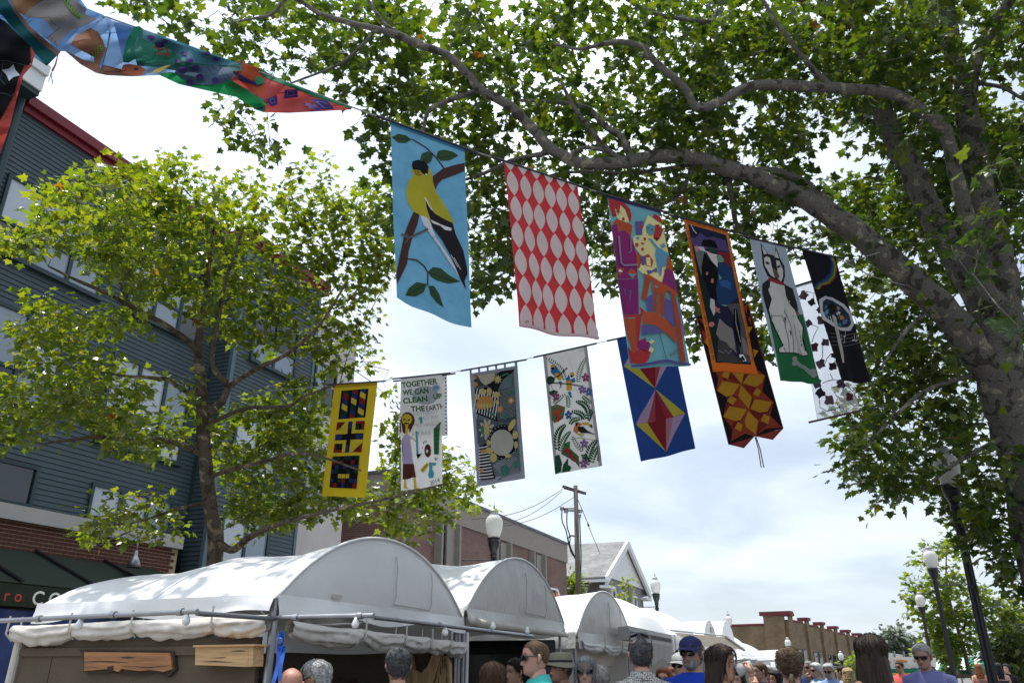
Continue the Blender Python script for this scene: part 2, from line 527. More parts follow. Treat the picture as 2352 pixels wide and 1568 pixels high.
# storefront under the flats
ba = MB(); ba.lohi((FX - .05, 2.0, 4.36), (FX + .36, 15.2, 4.655)); ba.build('cornice_band', M['band'], bb)
mo = MB(); mo.lohi((FX - .05, 2.0, 3.55), (FX + .215, 15.2, 4.352)); mo.build('mortar_bed', M['mortar'], bb)
bk = MB(); bk.lohi((FX + .20, 0, 0), (FX + .232, .209, .060)); bmesh_brick = bk.mesh('brick', M['brick'])
bh = MB(); bh.lohi((FX + .20, 0, 0), (FX + .232, .10, .066))
for r_ in range(8):
    y = 8.6 + (0.115 if r_ % 2 else 0.0)
    while y < 15.0:
        o = link('brick', bmesh_brick, bb)
        o.location = Vector((rnd.uniform(-.004, .004), y, 4.28 - r_ * 0.079))
        y += 0.229

# ---- awning of the shop under the flats
aw = thing('shop_awning', 'dark green mesh awning with red and white lettering under the brick band', 'awning', (-14, 10.5, 3))
a = MB(); ay0, ay1 = 4.0, 14.6
a.hexa([(-15.27, ay0, 3.80), (-13.22, ay0, 2.98), (-13.22, ay1, 2.98), (-15.27, ay1, 3.80), (-15.27, ay0, 3.82), (-13.20, ay0, 3.0), (-13.20, ay1, 3.0), (-15.27, ay1, 3.82)])
a.build('canopy', M['awning_green'], aw)
a = MB(); a.hexa([(-13.21, ay0, 2.62), (-13.19, ay0, 2.62), (-13.19, ay1, 2.62), (-13.21, ay1, 2.62), (-13.21, ay0, 2.978), (-13.19, ay0, 2.978), (-13.19, ay1, 2.978), (-13.21, ay1, 2.978)])
a.build('valance', M['awning_green'], aw)
for yr in (7.7, 9.75, 11.4, 13.1):
    a = MB(); a.tube([(-15.25, yr, 3.86), (-13.2, yr, 3.04)], 0.035, 6); a.build('rib', M['black'], aw)


def text_mb(txt, size=1.0, bold=0.0, space=1.0, align='LEFT'):
    """outline of a word as flat triangles: (verts, faces) in the plane"""
    cu = bpy.data.curves.new('t', 'FONT'); cu.body = txt; cu.size = size; cu.offset = bold; cu.space_character = space
    cu.align_x = align; cu.resolution_u = 3
    ob = bpy.data.objects.new('t', cu)
    COL.objects.link(ob)
    bpy.context.view_layer.update()
    me = bpy.data.meshes.new_from_object(ob.evaluated_get(bpy.context.evaluated_depsgraph_get()))
    vs = [Vector((v.co.x, v.co.y)) for v in me.vertices]; fs = [tuple(p.vertices) for p in me.polygons]
    bpy.data.objects.remove(ob); bpy.data.curves.remove(cu); bpy.data.meshes.remove(me)
    return vs, fs


def flat_text(name, txt, size, org, ex, ez, m, parent=None, bold=0.0, space=1.0):
    vs, fs = text_mb(txt, size, bold, space)
    b = MB(); ex, ez, org = Vector(ex), Vector(ez), Vector(org)
    b.add([org + ex * p.x + ez * p.y for p in vs], fs)
    return b.build(name, m, parent)


M['sign_red'] = pm('red_sign_letters', (0.42, 0.05, 0.03), 0.6, 0.1)
M['sign_white'] = pm('white_sign_letters', (0.75, 0.75, 0.72), 0.6, 0.1)
flat_text('lettering', 'tro', 0.26, (-13.184, 9.28, 2.70), (0, 1, 0), (0, 0, 1), M['sign_red'], aw, 0.004, 1.7)
flat_text('lettering', 'CO', 0.33, (-13.184, 9.98, 2.67), (0, 1, 0), (0, 0, 1), M['sign_white'], aw, 0.004, 1.5)
tp = thing('tarp', 'dark blue tarpaulin hung below the green awning', 'tarp', (-13, 10, 0))
t_ = MB(); t_.grid(lambda a, b: (-13.35 + 0.10 * math.sin(a * 19) * b + .05 * math.sin(a * 47), 6.5 + a * 5.6, 2.58 - b * 2.45), 40, 6)
t_.build('sheet', M['blue_tarp'], tp, smooth=True)
pl_ = MB(); pl_.tube([(-13.35, 6.4, 2.6), (-13.35, 12.2, 2.6)], .03, 6); pl_.build('rail', M['black'], tp)

# ---- gooseneck lamp over the awning
gl = thing('gooseneck_lamp', 'silver gooseneck barn lamp fixed to the dark brick band', 'lamp', (FX + .25, 12.7, 4.2))
q = MB(); q.lathe([(.10, 0), (.10, .03), (.05, .06)], (0, 0, 0), 14, mat=Matrix.Rotation(R(90), 3, 'Y')); 
q2 = MB()
for vs in q.v: pass
q2.add([Vector(p) + Vector((FX + .24, 12.7, 4.17)) for p in q.v], q.f)
q2.build('wall_plate', M['galv'], gl)
q = MB(); q.tube([(FX + .28, 12.7, 4.17), (FX + .55, 12.78, 4.20), (FX + .85, 12.9, 4.36), (FX + 1.05, 12.98, 4.46), (FX + 1.18, 13.03, 4.40), (FX + 1.2, 13.04, 4.2), (FX + 1.2, 13.04, 4.0)], .024, 8)
q.build('arm', M['galv'], gl, smooth=True)
q = MB(); q.lathe([(.03, .0), (.045, -.05), (.05, -.12), (.07, -.15), (.17, -.36), (.165, -.36), (.06, -.16)], (FX + 1.2, 13.04, 4.02), 18)
q.build('shade', M['galv'], gl, smooth=True)

# ---- pale stucco block beyond
st = thing('stucco_building', 'pale grey stucco block with teal windows behind the tree', 'building', (-16, 20.5, 0))
s_ = MB(); s_.lohi((-26, 19.15, 0), (FX2 - .25, 21.75, 12.6)); s_.build('wall', M['stucco'], st)
s_ = MB(); s_.lohi((-26, 19.14, 12.6), (FX2 - .19, 21.8, 12.72)); s_.build('roof', M['coping'], st)
window(st, FX2 - .25, 19.5, 20.7, 9.4, 10.9, (20.1,), (), M['siding_trim'], [P, PD])
window(st, FX2 - .25, 19.5, 20.7, 6.4, 7.9, (20.1,), (), M['siding_trim'], [P, PP])

# ---- brown brick office block
bo = thing('brick_office', 'two-storey brown brick block with pebble concrete band along its roof', 'building', (-15, 34, 0))
BX = -14.7
o_ = MB(); o_.lohi((-30, 24.0, 0), (BX, 43.3, 7.12)); wo = o_.build('wall', M['brown_brick'], bo); set_uv(wo, uv_wall)
o_ = MB(); o_.lohi((-30.05, 23.95, 7.125), (BX + .06, 43.36, 8.12)); o_.build('concrete_band', M['pebble'], bo)
o_ = MB(); o_.lohi((-30.1, 23.9, 8.122), (BX + .12, 43.42, 8.24)); o_.build('roof', M['coping'], bo)
for y in (27.6, 37.6, 33.0):
    for yy in (y - .12, y + 1.45):
        o_ = MB(); o_.lohi((BX - .1, yy, 0.5), (BX + .32, yy + .16, 7.05)); o_.build('fin', M['fin'], bo)
    o_ = MB(); o_.lohi((BX - .1, y + .75, 0.5), (BX + .10, y + 1.44, 7.0)); o_.build('fin', M['fin'], bo)
    o_ = MB(); o_.lohi((BX + .005, y + .05, 0.6), (BX + .02, y + .75, 6.9)); o_.build('window', M['pane_dark'], bo)
sg = thing('orange_letter_sign', 'white framed sign with orange W on the brown brick wall', 'sign', (BX + .2, 41, 4))
s_ = MB()
sp = [onX(u, v, BX + .2) for u, v in ((546, 585.5), (558, 588), (563.5, 604), (546.5, 604))]
c_ = sum(sp, Vector()) / 4
inner = [p + (c_ - p) * 0.24 for p in sp]
for i in range(4):
    j = (i + 1) % 4
    s_.prism([sp[i], sp[j], inner[j], inner[i]], (-.12, 0, 0))
s_.build('frame', M['white_trim'], sg)
M['sign_orange'] = pm('orange_letter', (0.75, 0.20, 0.02), 0.5, 0.05)
s_ = MB()
lo_, ro_ = inner[3], inner[2]
def sl(a, b): return inner[0] + (inner[1] - inner[0]) * a + (inner[3] - inner[0]) * b + Vector((.02, 0, 0))
for a0, a1 in ((0.02, .28), (.28, .5), (.5, .72), (.72, .98)):
    up = a0 in (.28, .72)
    s_.prism([sl(a0, .98 if up else .2), sl(a0 + .16, .98 if up else .2), sl(a1 + .06, .2 if up else .98), sl(a1 - .1, .2 if up else .98)], (-.05, 0, 0))
s_.build('lettering', M['sign_orange'], sg)

# ---- grey house with a white gable
hs = thing('gabled_house', 'grey painted brick house with white gable and shingled roof', 'house', (-16, 55, ground_z(55)))
HX, hy0, hy1, he, hr = -14.6, 50.4, 60.6, 7.15, 9.75
hm, gz = (hy0 + hy1) / 2, ground_z(56) - .5
h = MB(); h.lohi((-27, hy0, gz), (HX, hy1, he)); ho = h.build('wall', M['grey_brick'], hs); set_uv(ho, uv_wall)
ov = 0.75
sl_ = (hr - he) / (hm - hy0)
def roofside(y_e, sgn):
    e = MB(); ye = y_e - sgn * ov; ze = he - sl_ * ov
    e.hexa([(-27.5, ye, ze), (HX + .3, ye, ze), (HX + .3, hm, hr), (-27.5, hm, hr), (-27.5, ye, ze + .2), (HX + .3, ye, ze + .2), (HX + .3, hm, hr + .2), (-27.5, hm, hr + .2)])
    ro = e.build('roof', M['shingle'], hs)
    set_uv(ro, lambda co, n: (co.x, co.y * 1.15))
roofside(hy0, 1); roofside(hy1, -1)
h = MB(); h.prism([(HX + .02, hy0 - .1, he - .05), (HX + .02, hy1 + .1, he - .05), (HX + .02, hm, hr - .04)], (.10, 0, 0)); h.build('gable', M['white_trim'], hs)
for sgn, y_e in ((1, hy0), (-1, hy1)):
    ye, ze = y_e - sgn * ov, he - sl_ * ov
    h = MB(); h.hexa([(HX + .28, ye, ze - .28), (HX + .46, ye, ze - .28), (HX + .46, hm, hr - .22), (HX + .28, hm, hr - .22), (HX + .28, ye, ze + .24), (HX + .46, ye, ze + .24), (HX + .46, hm, hr + .26), (HX + .28, hm, hr + .26)])
    h.build('barge_board', M['white_trim'], hs)
    h = MB(); h.lohi((-27, ye - .06, ze - .10), (HX + .55, ye + .10, ze + .06)); h.build('gutter', M['white_trim'], hs)
    h = MB(); h.lohi((HX - .1, min(ye, ye + sgn * 1.6), ze - .45), (HX + .5, max(ye, ye + sgn * 1.6), ze - .29)); h.build('eave_return', M['white_trim'], hs)
for y in (51.7, 54.2, 57.3):
    window(hs, HX, y, y + 1.15, 4.6, 6.45, (), (5.5,), M['white_trim'], [M['pane_dark']], fw=.14, proud=.1)
h = MB(); h.tube([(HX - 1.2, hy0 - ov, he - .6), (HX - 1.2, hy0 - .1, he - .9), (HX - 1.2, hy0 - .1, gz)], .07, 8); h.build('downspout', M['white_trim'], hs)
h = MB(); h.lohi((-21, hy0 - .02, 4.4), (-20, hy0 + .02, 6.3)); h.build('window', M['pane_dark'], hs)
h = MB(); h.lohi((-24, hy1, gz), (HX - 1.5, 64.5, he - .2)); ho = h.build('wing', M['grey_brick'], hs); set_uv(ho, uv_wall)
h = MB(); h.hexa([(-24, hy1 + .9, he - .19), (HX - .8, hy1 + .9, he - .19), (HX - .8, 65.2, he - .19), (-24, 65.2, he - .19), (-22, hy1 + 1.4, he + 1.7), (HX - 4, hy1 + 1.4, he + 1.7), (HX - 4, 62.5, he + 1.7), (-22, 62.5, he + 1.7)])
ho = h.build('wing_roof', M['shingle'], hs); set_uv(ho, lambda co, n: (co.y, co.z * 1.3))

# ---- long buff brick building at the end of the street
yb = thing('buff_brick_building', 'long buff brick building with stepped piers and maroon coping', 'building', (-5.9, 80, ground_z(80)))
A0 = Vector((-5.9, 80.0, 0)); dF = Vector((7.2, 33, 0)).normalized(); dS = Vector((-dF.y, dF.x, 0))
def YB(s, d, z): return A0 + dF * s + dS * d + Vector((0, 0, z))
def ybox(b, s0, s1, d0, d1, z0, z1):
    b.hexa([YB(s0, d1, z0), YB(s0, d0, z0), YB(s1, d0, z0), YB(s1, d1, z0), YB(s0, d1, z1), YB(s0, d0, z1), YB(s1, d0, z1), YB(s1, d1, z1)])
ztop = lambda s: 5.75 - 0.035 * s
NB = 8; LB = 42.0; st_ = LB / NB
yw = MB(); ybox(yw, 0, LB, 0, 40, -6, 3.9)
wo = yw.build('wall', M['yellow_brick'], yb); set_uv(wo, uv_wall)
for i in range(NB):
    s0, s1 = i * st_, (i + 1) * st_
    z1 = ztop(s0 + st_ / 2)
    yw = MB(); ybox(yw, s0 + .01, s1 - .01, 0.0, .5, 3.901, z1); wo = yw.build('parapet', M['yellow_brick'], yb); set_uv(wo, uv_wall)
    yw = MB(); ybox(yw, s0 + .75, s1 - .65, -.06, .56, z1 + .002, z1 + .14); yw.build('coping', M['maroon'], yb)
    yw = MB(); ybox(yw, s0 - .1, s0 + .75, -.22, -.002, -6, z1 + .42); wo = yw.build('pier', M['yellow_brick'], yb); set_uv(wo, uv_wall)
    yw = MB(); ybox(yw, s0 - .28, s0 + .95, -.34, .6, z1 + .425, z1 + .70); yw.build('pier_cap', M['maroon'], yb)
    yw = MB(); ybox(yw, s0 + .76, s0 + .88, -.10, -.001, -6, z1 - .1); yw.build('downpipe', M['brown_pier'], yb)
    for k in (1.5, 3.3):
        if s0 + k + 1.2 < s1:
            yw = MB(); ybox(yw, s0 + k, s0 + k + 1.15, -.05, -.001, -1.8, 3.3 - .035 * s0); fo = yw.build('window', M['black'], yb)
            for z0_, z1_ in ((-1.7, .2), (.3, 1.7), (1.8, 3.2 - .035 * s0)):
                yw = MB(); ybox(yw, s0 + k + .08, s0 + k + 1.07, -.065, -.051, z0_, z1_); yw.build('pane', M['pane_dark'], fo)
yw = MB(); ybox(yw, -.25, -.001, 0.3, 2.2, -6, 6.15); wo = yw.build('pier', M['yellow_brick'], yb); set_uv(wo, uv_wall)
yw = MB(); ybox(yw, -.36, .7, -.35, 2.5, 6.15, 6.5); yw.build('pier_cap', M['maroon'], yb)
yw = MB(); ybox(yw, 0.0, .5, .51, 40, 3.902, 5.3); wo = yw.build('parapet', M['yellow_brick'], yb); set_uv(wo, uv_wall)
yw = MB(); ybox(yw, -.05, .55, 2.3, 40, 5.302, 5.5); yw.build('coping', M['maroon'], yb)
yw = MB(); ybox(yw, -.3, -.001, 7.0, 7.8, 2.7, 3.4); yw.build('wall_lamp', M['black'], yb)

# ================================================================ STREET FAIR TENTS
M['vinyl'] = pm('white_vinyl', (0.74, 0.74, 0.735), 0.38, 0.05, 1.6, 0.32, 5, spec=0.45, transl=0.05)
M['vinyl_old'] = pm('crinkled_vinyl', (0.62, 0.61, 0.60), 0.36, 0.06, 5.0, 0.55, 16, spec=0.5, transl=0.10, stretch=(1, 2.6, 0.55))
M['vinyl_roll'] = pm('gathered_vinyl', (0.62, 0.58, 0.53), 0.5, 0.05, 4.0, 0.5, 9, transl=.12)
M['canvas'] = pm('cream_canvas', (0.66, 0.61, 0.52), 0.8, 0.06, 4.0, 0.25, 10, transl=0.14)
M['tent_wall'] = pm('white_tent_wall', (0.66, 0.64, 0.60), 0.7, 0.05, 1.5, 0.35, 6, transl=0.15, stretch=(2.2, 2.2, .5))
M['stitch'] = pm('grey_stitching', (0.46, 0.45, 0.43), 0.8)
M['tape'] = pm('brownish_tape', (0.50, 0.47, 0.42), 0.7)
M['panel_brown'] = pm('brown_display_carpet', (0.105, 0.082, 0.058), 0.95, 0.12, 3.0, 0.4, 120)
M['panel_black'] = pm('black_display_panel', (0.012, 0.012, 0.013), 0.8, 0.2, 3)
M['wood_red'] = pm('red_brown_slab_wood', (0.30, 0.135, 0.055), 0.55, 0.45, 5.0, 0.3, 12, stretch=(0.5, 6, 7))
M['wood_pale'] = pm('pale_oak_wood', (0.52, 0.33, 0.16), 0.6, 0.28, 6.0, 0.25, 10, stretch=(0.5, 6, 8))
M['wood_bark'] = pm('dark_bark_edge', (0.055, 0.038, 0.028), 0.95, 0.3, 9, 0.8, 30)
M['spalted'] = pm('spalted_wood', (0.46, 0.30, 0.15), 0.7, 0.40, 4.0, 0.5, 14, stretch=(4, 4, 0.7))
M['ribbon'] = pm('blue_satin_ribbon', (0.03, 0.13, 0.55), 0.35, 0.15, 6, spec=0.5)
M['grey_fabric'] = pm('grey_awning_fabric', (0.42, 0.42, 0.41), 0.7, 0.05, 4, 0.2, 10, transl=0.1)
M['slot'] = pm('dark_slots', (0.14, 0.14, 0.14), 0.8)
M['painting'] = pm('dark_green_painting', (0.012, 0.028, 0.020), 0.25, 0.7, 2.2, spec=0.6, hue=(0.05, 0.075, 0.05))
M['gilt'] = pm('gilt_edge', (0.45, 0.32, 0.10), 0.4, 0.1, metal=0.5)
M['bulb'] = pm('frosted_bulb', (0.75, 0.75, 0.73), 0.25)


def arc(y0, y1, ze, rise, n):
    """circular hoop from y0 to y1"""
    wv = (y1 - y0) / 2; Rr = (wv * wv + rise * rise) / (2 * rise)
    ha = math.asin(min(1, wv / Rr)) if rise <= wv else math.pi - math.asin(wv / Rr)
    ym = (y0 + y1) / 2
    return [(ym + Rr * math.sin(-ha + 2 * ha * i / n), ze + rise - Rr + Rr * math.cos(-ha + 2 * ha * i / n)) for i in range(n + 1)]


def nz(x, y, z=0.0): return mnoise.noise(Vector((x, y, z)))


def barrel(y0, y1, XF, XB, ze, rise, name, label, bays=2, gable='vinyl', seams=True, walls=('far', 'back'), near_wall=False, group=None, valance=.20, wr=0.012, gz0=0.0, drop=0.0):
    t = thing(name, label, 'tent', ((XF + XB) / 2, (y0 + y1) / 2, gz0), group)
    n = 30
    pr = pr0 = arc(y0, y1, ze, rise, n)
    nx = 12 * bays
    sd = (y0 * 3.1) % 7
    c = MB()
    vs, fs = [], []
    for j in range(nx + 1):
        f = j / nx; fb = (f * bays) % 1.0 if j < nx else 0
        sag = math.sin(math.pi * fb) ** 2
        x = XF + (XB - XF) * f
        for i, (y, z) in enumerate(pr):
            a = i / n
            k = 0.055 * sag * math.sin(math.pi * a) + 0.012 * nz(x * 2 + sd, y * 2.5, z) + .018 * nz(x * 5.5 + sd, a * 3, 8.8) * (abs(a - .5) * 2) ** 2
            vs.append((x, y + (k * .5 if a < .5 else -k * .5), z - k - drop * f * (z - ze) / rise))
    for j in range(nx):
        for i in range(n):
            a = j * (n + 1) + i
            fs.append((a, a + 1, a + n + 2, a + n + 1))
    c.add(vs, fs); c.build('canopy', M['vinyl'], t, smooth=True)
    # gable: a wrinkled sheet between eave line and hoop
    def gab(x, out):
        b = MB(); m = 14; vs, fs = [], []
        for i, (y, z) in enumerate(pr):
            for k in range(m + 1):
                q = k / m
                zz = (ze - .02) + (z - ze + .02) * q
                wrk = wr * (nz(y * 9 + sd + q * 2.5, zz * 1.3, sd) * 1.3 + nz(y * 22, zz * 4 + sd, 2.0) * .7) * min(1, 3 * q * (1 - q) + .25)
                vs.append((x + out * (.03 * math.sin(math.pi * q) * math.sin(math.pi * i / n) + wrk), y, zz))
        for i in range(n):
            for k in range(m):
                a = i * (m + 1) + k
                fs.append((a, a + m + 1, a + m + 2, a + 1))
        b.add(vs, fs); return b
    gab(XF + .005, 1).build('gable', M[gable], t, smooth=True)
    pr = [(y, z - drop * (z - ze) / rise) for y, z in pr0]
    gab(XB - .005, -1).build('gable', M['vinyl'], t, smooth=True)
    pr = pr0
    hp = MB(); hp.tube([(XF + .01, y, z + .004) for y, z in pr], .014, 6); hp.build('hoop_seam', M['vinyl'], t, smooth=True)
    if bays > 1:
        for b_ in range(1, bays):
            hp = MB(); hp.tube([(XF + (XB - XF) * b_ / bays, y, z + .002 - drop * b_ / bays * (z - ze) / rise) for y, z in pr], .012, 6); hp.build('hoop_seam', M['vinyl'], t, smooth=True)
    # hanging valances
    def val(p0, p1, nrm, nm='valance'):
        p0, p1, nrm = Vector(p0), Vector(p1), Vector(nrm)
        L_ = (p1 - p0).length
        b = MB()
        b.grid(lambda a, q: p0 + (p1 - p0) * a + nrm * (.012 + .02 * q + .018 * nz(a * L_ * 4 + sd, q * 2, 1.1) * q + .03 * q * math.sin(a * L_ * 3.1)) + Vector((0, 0, -q * (valance * (.9 + .18 * math.sin(a * L_ * 4.4 + sd)))))
               , 40, 5)
        return b.build(nm, M[gable], t, smooth=True)
    val((XF + .01, y0, ze + .03), (XF + .01, y1, ze + .03), (1, 0, 0))
    val((XB, y0, ze + .03), (XF, y0, ze + .03), (0, -1, 0))
    val((XB, y1, ze + .03), (XF, y1, ze + .03), (0, 1, 0))
    for x, y in ((XF - .04, y0 + .05), (XF - .04, y1 - .05), (XB + .04, y0 + .05), (XB + .04, y1 - .05)):
        b = MB(); b.tube([(x, y, gz0), (x, y, ze)], .022, 8); b.build('post', M['galv'], t)
    for p0, p1 in (((XF - .04, y0 + .05), (XF - .04, y1 - .05)), ((XB + .04, y0 + .05), (XB + .04, y1 - .05)), ((XF - .04, y0 + .05), (XB + .04, y0 + .05)), ((XF - .04, y1 - .05), (XB + .04, y1 - .05))):
        b = MB(); b.tube([(*p0, ze - .04), (*p1, ze - .04)], .018, 6); b.build('rail', M['galv'], t)
    def wall(p0, p1, nrm):
        p0, p1, nrm = Vector(p0), Vector(p1), Vector(nrm); b = MB()
        b.grid(lambda a, q: p0 + (p1 - p0) * a + nrm * (.02 * math.sin(a * 25 + sd) * q + .03 * nz(a * 8, q * 2, sd)) + Vector((0, 0, -q * (ze - .05 - gz0))), 24, 4)
        b.build('side_wall', M['tent_wall'], t, smooth=True)
    if 'far' in walls: wall((XB + .02, y1 - .10, ze - .03), (XF - .08, y1 - .10, ze - .03), (0, 1, 0))
    if 'back' in walls: wall((XB + .10, y0 + .1, ze - .03), (XB + .10, y1 - .12, ze - .03), (1, 0, 0))
    if near_wall: wall((XB + .02, y0 + .04, ze - .03), (XF - .08, y0 + .04, ze - .03), (0, 1, 0))
    if seams:
        # sewn-in panel in the gable
        ym, wv = (y0 + y1) / 2, (y1 - y0)
        ya, yb_, za, zb = ym + .02 * wv, ym + .24 * wv, ze + .10 * rise, ze + .78 * rise
        def gx(y, z):
            return XF + .055
        b = MB()
        for p, q in (((ya, za), (ya, zb)), ((yb_, za * .995), (yb_, zb - .12 * rise)), ((ya, za), (yb_, za * .995))):
            pts = [(gx(0, 0) - .02 * (k in (0, 6)), p[0] + (q[0] - p[0]) * k / 6 + .006 * math.sin(k * 2.1), p[1] + (q[1] - p[1]) * k / 6) for k in range(7)]
            b.tube(pts, .0055, 5)
        b.build('panel_seam', M['stitch'], t)
    return t


def rolled_wall(t, p0, p1, ties, r0=.085, sagv=.07, mat='vinyl_old', nm='rolled_wall'):
    """a side curtain gathered up and tied below the eave: flattened sagging bundles with folds running into the ties"""
    p0, p1 = Vector(p0), Vector(p1); n, m = 150, 24; vs = []
    ax = (p1 - p0).normalized(); side = ax.cross(Vector((0, 0, 1))).normalized()
    cuts = [0] + list(ties) + [1]
    for i in range(n + 1):
        a = i / n
        k = max(j for j in range(len(cuts) - 1) if cuts[j] <= a + 1e-9)
        f = (a - cuts[k]) / (cuts[k + 1] - cuts[k])
        s = max(0, math.sin(math.pi * f)) ** .55
        bag = .65 + .7 * nz(k * 3.7, p0.y)
        for q in range(m):
            b_ = 2 * math.pi * q / m
            rr = 1 + .34 * nz(q * .55 + k * 5, f * 1.6, 1.7) * s + .16 * nz(q * 1.6, a * 34, 4.1) + .13 * math.sin(q * 1.57 + 5 * nz(f * 2.0, k * 3.1, .5))
            w = r0 * (.50 + .22 * s) * rr
            h = r0 * (.62 + .52 * s * bag) * rr
            vs.append(p0 + (p1 - p0) * a + side * w * math.cos(b_) + Vector((0, 0, h * math.sin(b_) - sagv * s * bag - (h - r0 * .6) * .7)))
    b = MB(); b.add(vs, [(i * m + q, i * m + (q + 1) % m, (i + 1) * m + (q + 1) % m, (i + 1) * m + q) for i in range(n) for q in range(m)])
    b.build(nm, M[mat], t, smooth=True)
    for c in ties:
        q = p0 + (p1 - p0) * c
        b = MB(); b.tube([q + side * .055 + Vector((0, 0, .12)), q + side * .06 + Vector((0, 0, -.02)), q + Vector((0, 0, -.075)), q - side * .06 + Vector((0, 0, -.02)), q - side * .055 + Vector((0, 0, .12))], .008, 5)
        b.build('tie', M['tape'], t)



XF = -3.9
# ---- first tent: wood artist's booth
y0, y1, ze, rise = 4.88, 7.98, 2.12, .62
T1 = barrel(y0, y1, XF, -6.35, ze, rise, 'barrel_tent', 'large white barrel-roofed tent with galvanised pipes, nearest in the row', 2, 'vinyl', True, (), valance=.15, wr=.006, drop=.22)
rolled_wall(T1, (-6.5, y0 - .06, 1.93), (XF, y0 - .05, 1.96), (.0001, .27, .52, .82), .078, .022, 'vinyl_roll')
rolled_wall(T1, (XF + .06, y0 + .12, 1.93), (XF + .06, y1 - .05, 1.86), (.32, .55, .72, .86), .078, .035, 'vinyl_roll')
for p0, p1, nm in (((-6.9, 4.10, 1.95), (XF + .02, 4.10, 1.985), 'pipe'), ((XF, 4.12, 1.975), (XF, 4.90, 1.98), 'pipe'),
                   ((XF - .1, 4.90, 1.99), (-3.07, 4.90, 1.985), 'pipe'), ((-3.08, 4.90, 1.975), (-3.08, 7.95, 1.95), 'pipe')):
    b = MB(); b.tube([p0, p1], .0165, 12); b.build(nm, M['galv'], T1, auto=40)
for p, d in (((-4.6, 4.10, 1.98), 0), ((-5.3, 4.10, 1.97), 0), ((XF - .12, 4.10, 1.985), 0), ((-3.18, 4.9, 1.985), 0), ((-3.08, 5.9, 1.968), 1), ((-3.08, 6.9, 1.96), 1), ((-3.72, 4.9, 1.985), 0)):
    b = MB(); e = Vector((.02, 0, 0)) if d == 0 else Vector((0, .02, 0))
    b.tube([Vector(p) - e, Vector(p) + e], .024, 10); b.build('clamp', M['galv'], T1, auto=40)
for p in ((XF - .06, 4.10, 1.93), (-4.9, 4.10, 1.92), (-3.08, 6.0, 1.915), (-3.08, 6.95, 2.0), (-3.2, 4.88, 1.93), (-3.08, 7.8, 1.99)):
    b = MB(); b.lathe([(.008, .045), (.014, .03), (.027, .0), (.02, -.022), (.004, -.03)], p, 12); b.build('light_bulb', M['bulb'], T1, smooth=True)
b = MB(); b.tube([(XF - .02, y0 + .03, 0), (XF - .02, y0 + .03, 2.12)], .030, 10); b.build('post', M['galv'], T1)
b = MB(); b.tube([(XF - .02, y1 - .03, 0), (XF - .02, y1 - .03, 2.05)], .026, 10); b.build('post', M['galv'], T1)
b = MB(); b.tube([(-6.48, y0 - .03, 0), (-6.44, y0 - .03, 1.9)], .034, 10); b.build('post', M['tape'], T1)
# brown carpet walls
for a0, a1 in ((-6.40, -6.05), (-6.04, XF - .10)):
    b = MB(); b.lohi((a0, y0 - .01, 0.02), (a1, y0 + .03, 1.86)); b.build('display_panel', M['panel_brown'], T1)
b = MB(); b.lohi((-6.42, y0 - .03, 1.74), (XF - .09, y0 - .012, 1.80)); b.build('panel_rail', M['panel_brown'], T1)
b = MB(); b.lohi((-6.45, y1 - .14, 0.02), (XF - .05, y1 - .10, 1.84)); b.build('display_panel', M['panel_brown'], T1)
b = MB(); b.lohi((-6.50, y0 + .05, 0.02), (-6.44, y1 - .15, 1.84)); b.build('display_panel', M['panel_brown'], T1)
b = MB(); b.grid(lambda a, q: (-6.45 + a * 2.5, y1 - .17 + .012 * math.sin(a * 31) - .02 * q, 2.10 - q * .30 + .012 * math.sin(a * 9)), 40, 3)
b.build('inner_valance', M['vinyl'], T1, smooth=True)
b = MB(); b.lohi((XF + .035, y0 + .66, 2.17), (XF + .043, y0 + .78, 2.20)); b.build('label_patch', M['tape'], T1)

# pieces of wood on show
def plate(y, pix, d=.05):
    return [onY(u, v, y) for u, v in pix]
wsl = thing('wood_slab', 'reddish live-edge wooden slab with cracks on the brown panel', 'wood art', onY(128, 661, y0 - .05))
b = MB(); b.prism(plate(y0 - .06, [(84, 651), (170, 652), (172, 668), (163, 671), (150, 669), (139, 670), (121, 668), (118, 671), (108, 668), (84, 670)]), (0, .045, 0)); b.build('board', M['wood_red'], wsl)
b = MB(); b.prism(plate(y0 - .04, [(78, 648.6), (174, 650), (175.5, 669), (168, 676), (155, 672), (140, 674), (122, 673), (110, 672), (84, 672), (82, 652)]), (0, .03, 0)); b.build('bark_edge', M['wood_bark'], wsl)
for pp in ([(84, 660.5), (110, 660.2), (128, 661.5), (110, 661.4)], [(121, 665), (150, 666), (170, 664.5), (150, 666.9)], [(107, 666), (113, 665), (113, 671), (108, 670)], [(120, 656.5), (127, 655.6), (134, 656.8), (126, 657.4)]):
    b = MB(); b.prism(plate(y0 - .064, pp), (0, .006, 0)); b.build('crack', M['wood_bark'], wsl)
wbx = thing('wood_box', 'pale oak wall box with a flat lid on the brown panel', 'wood art', onY(224, 655, y0 - .1))
b = MB(); b.prism(plate(y0 - .13, [(195.5, 645.5), (248, 645), (248, 666), (195, 664)]), (0, .115, 0)); b.build('front_board', M['wood_pale'], wbx)
b = MB(); b.prism(plate(y0 - .155, [(192.8, 644.3), (255, 643.2), (255, 645), (192.8, 646.2)]), (0, .14, 0)); b.build('lid', M['wood_pale'], wbx)
b = MB(); b.prism([onX(248, 645, -3.9 + 0) for _ in ()] or plate(y0 - .128, [(248.2, 645.2), (253.5, 645), (252.5, 665.5), (248.2, 666)]), (0, .112, 0)); b.build('end_board', M['wood_pale'], wbx)
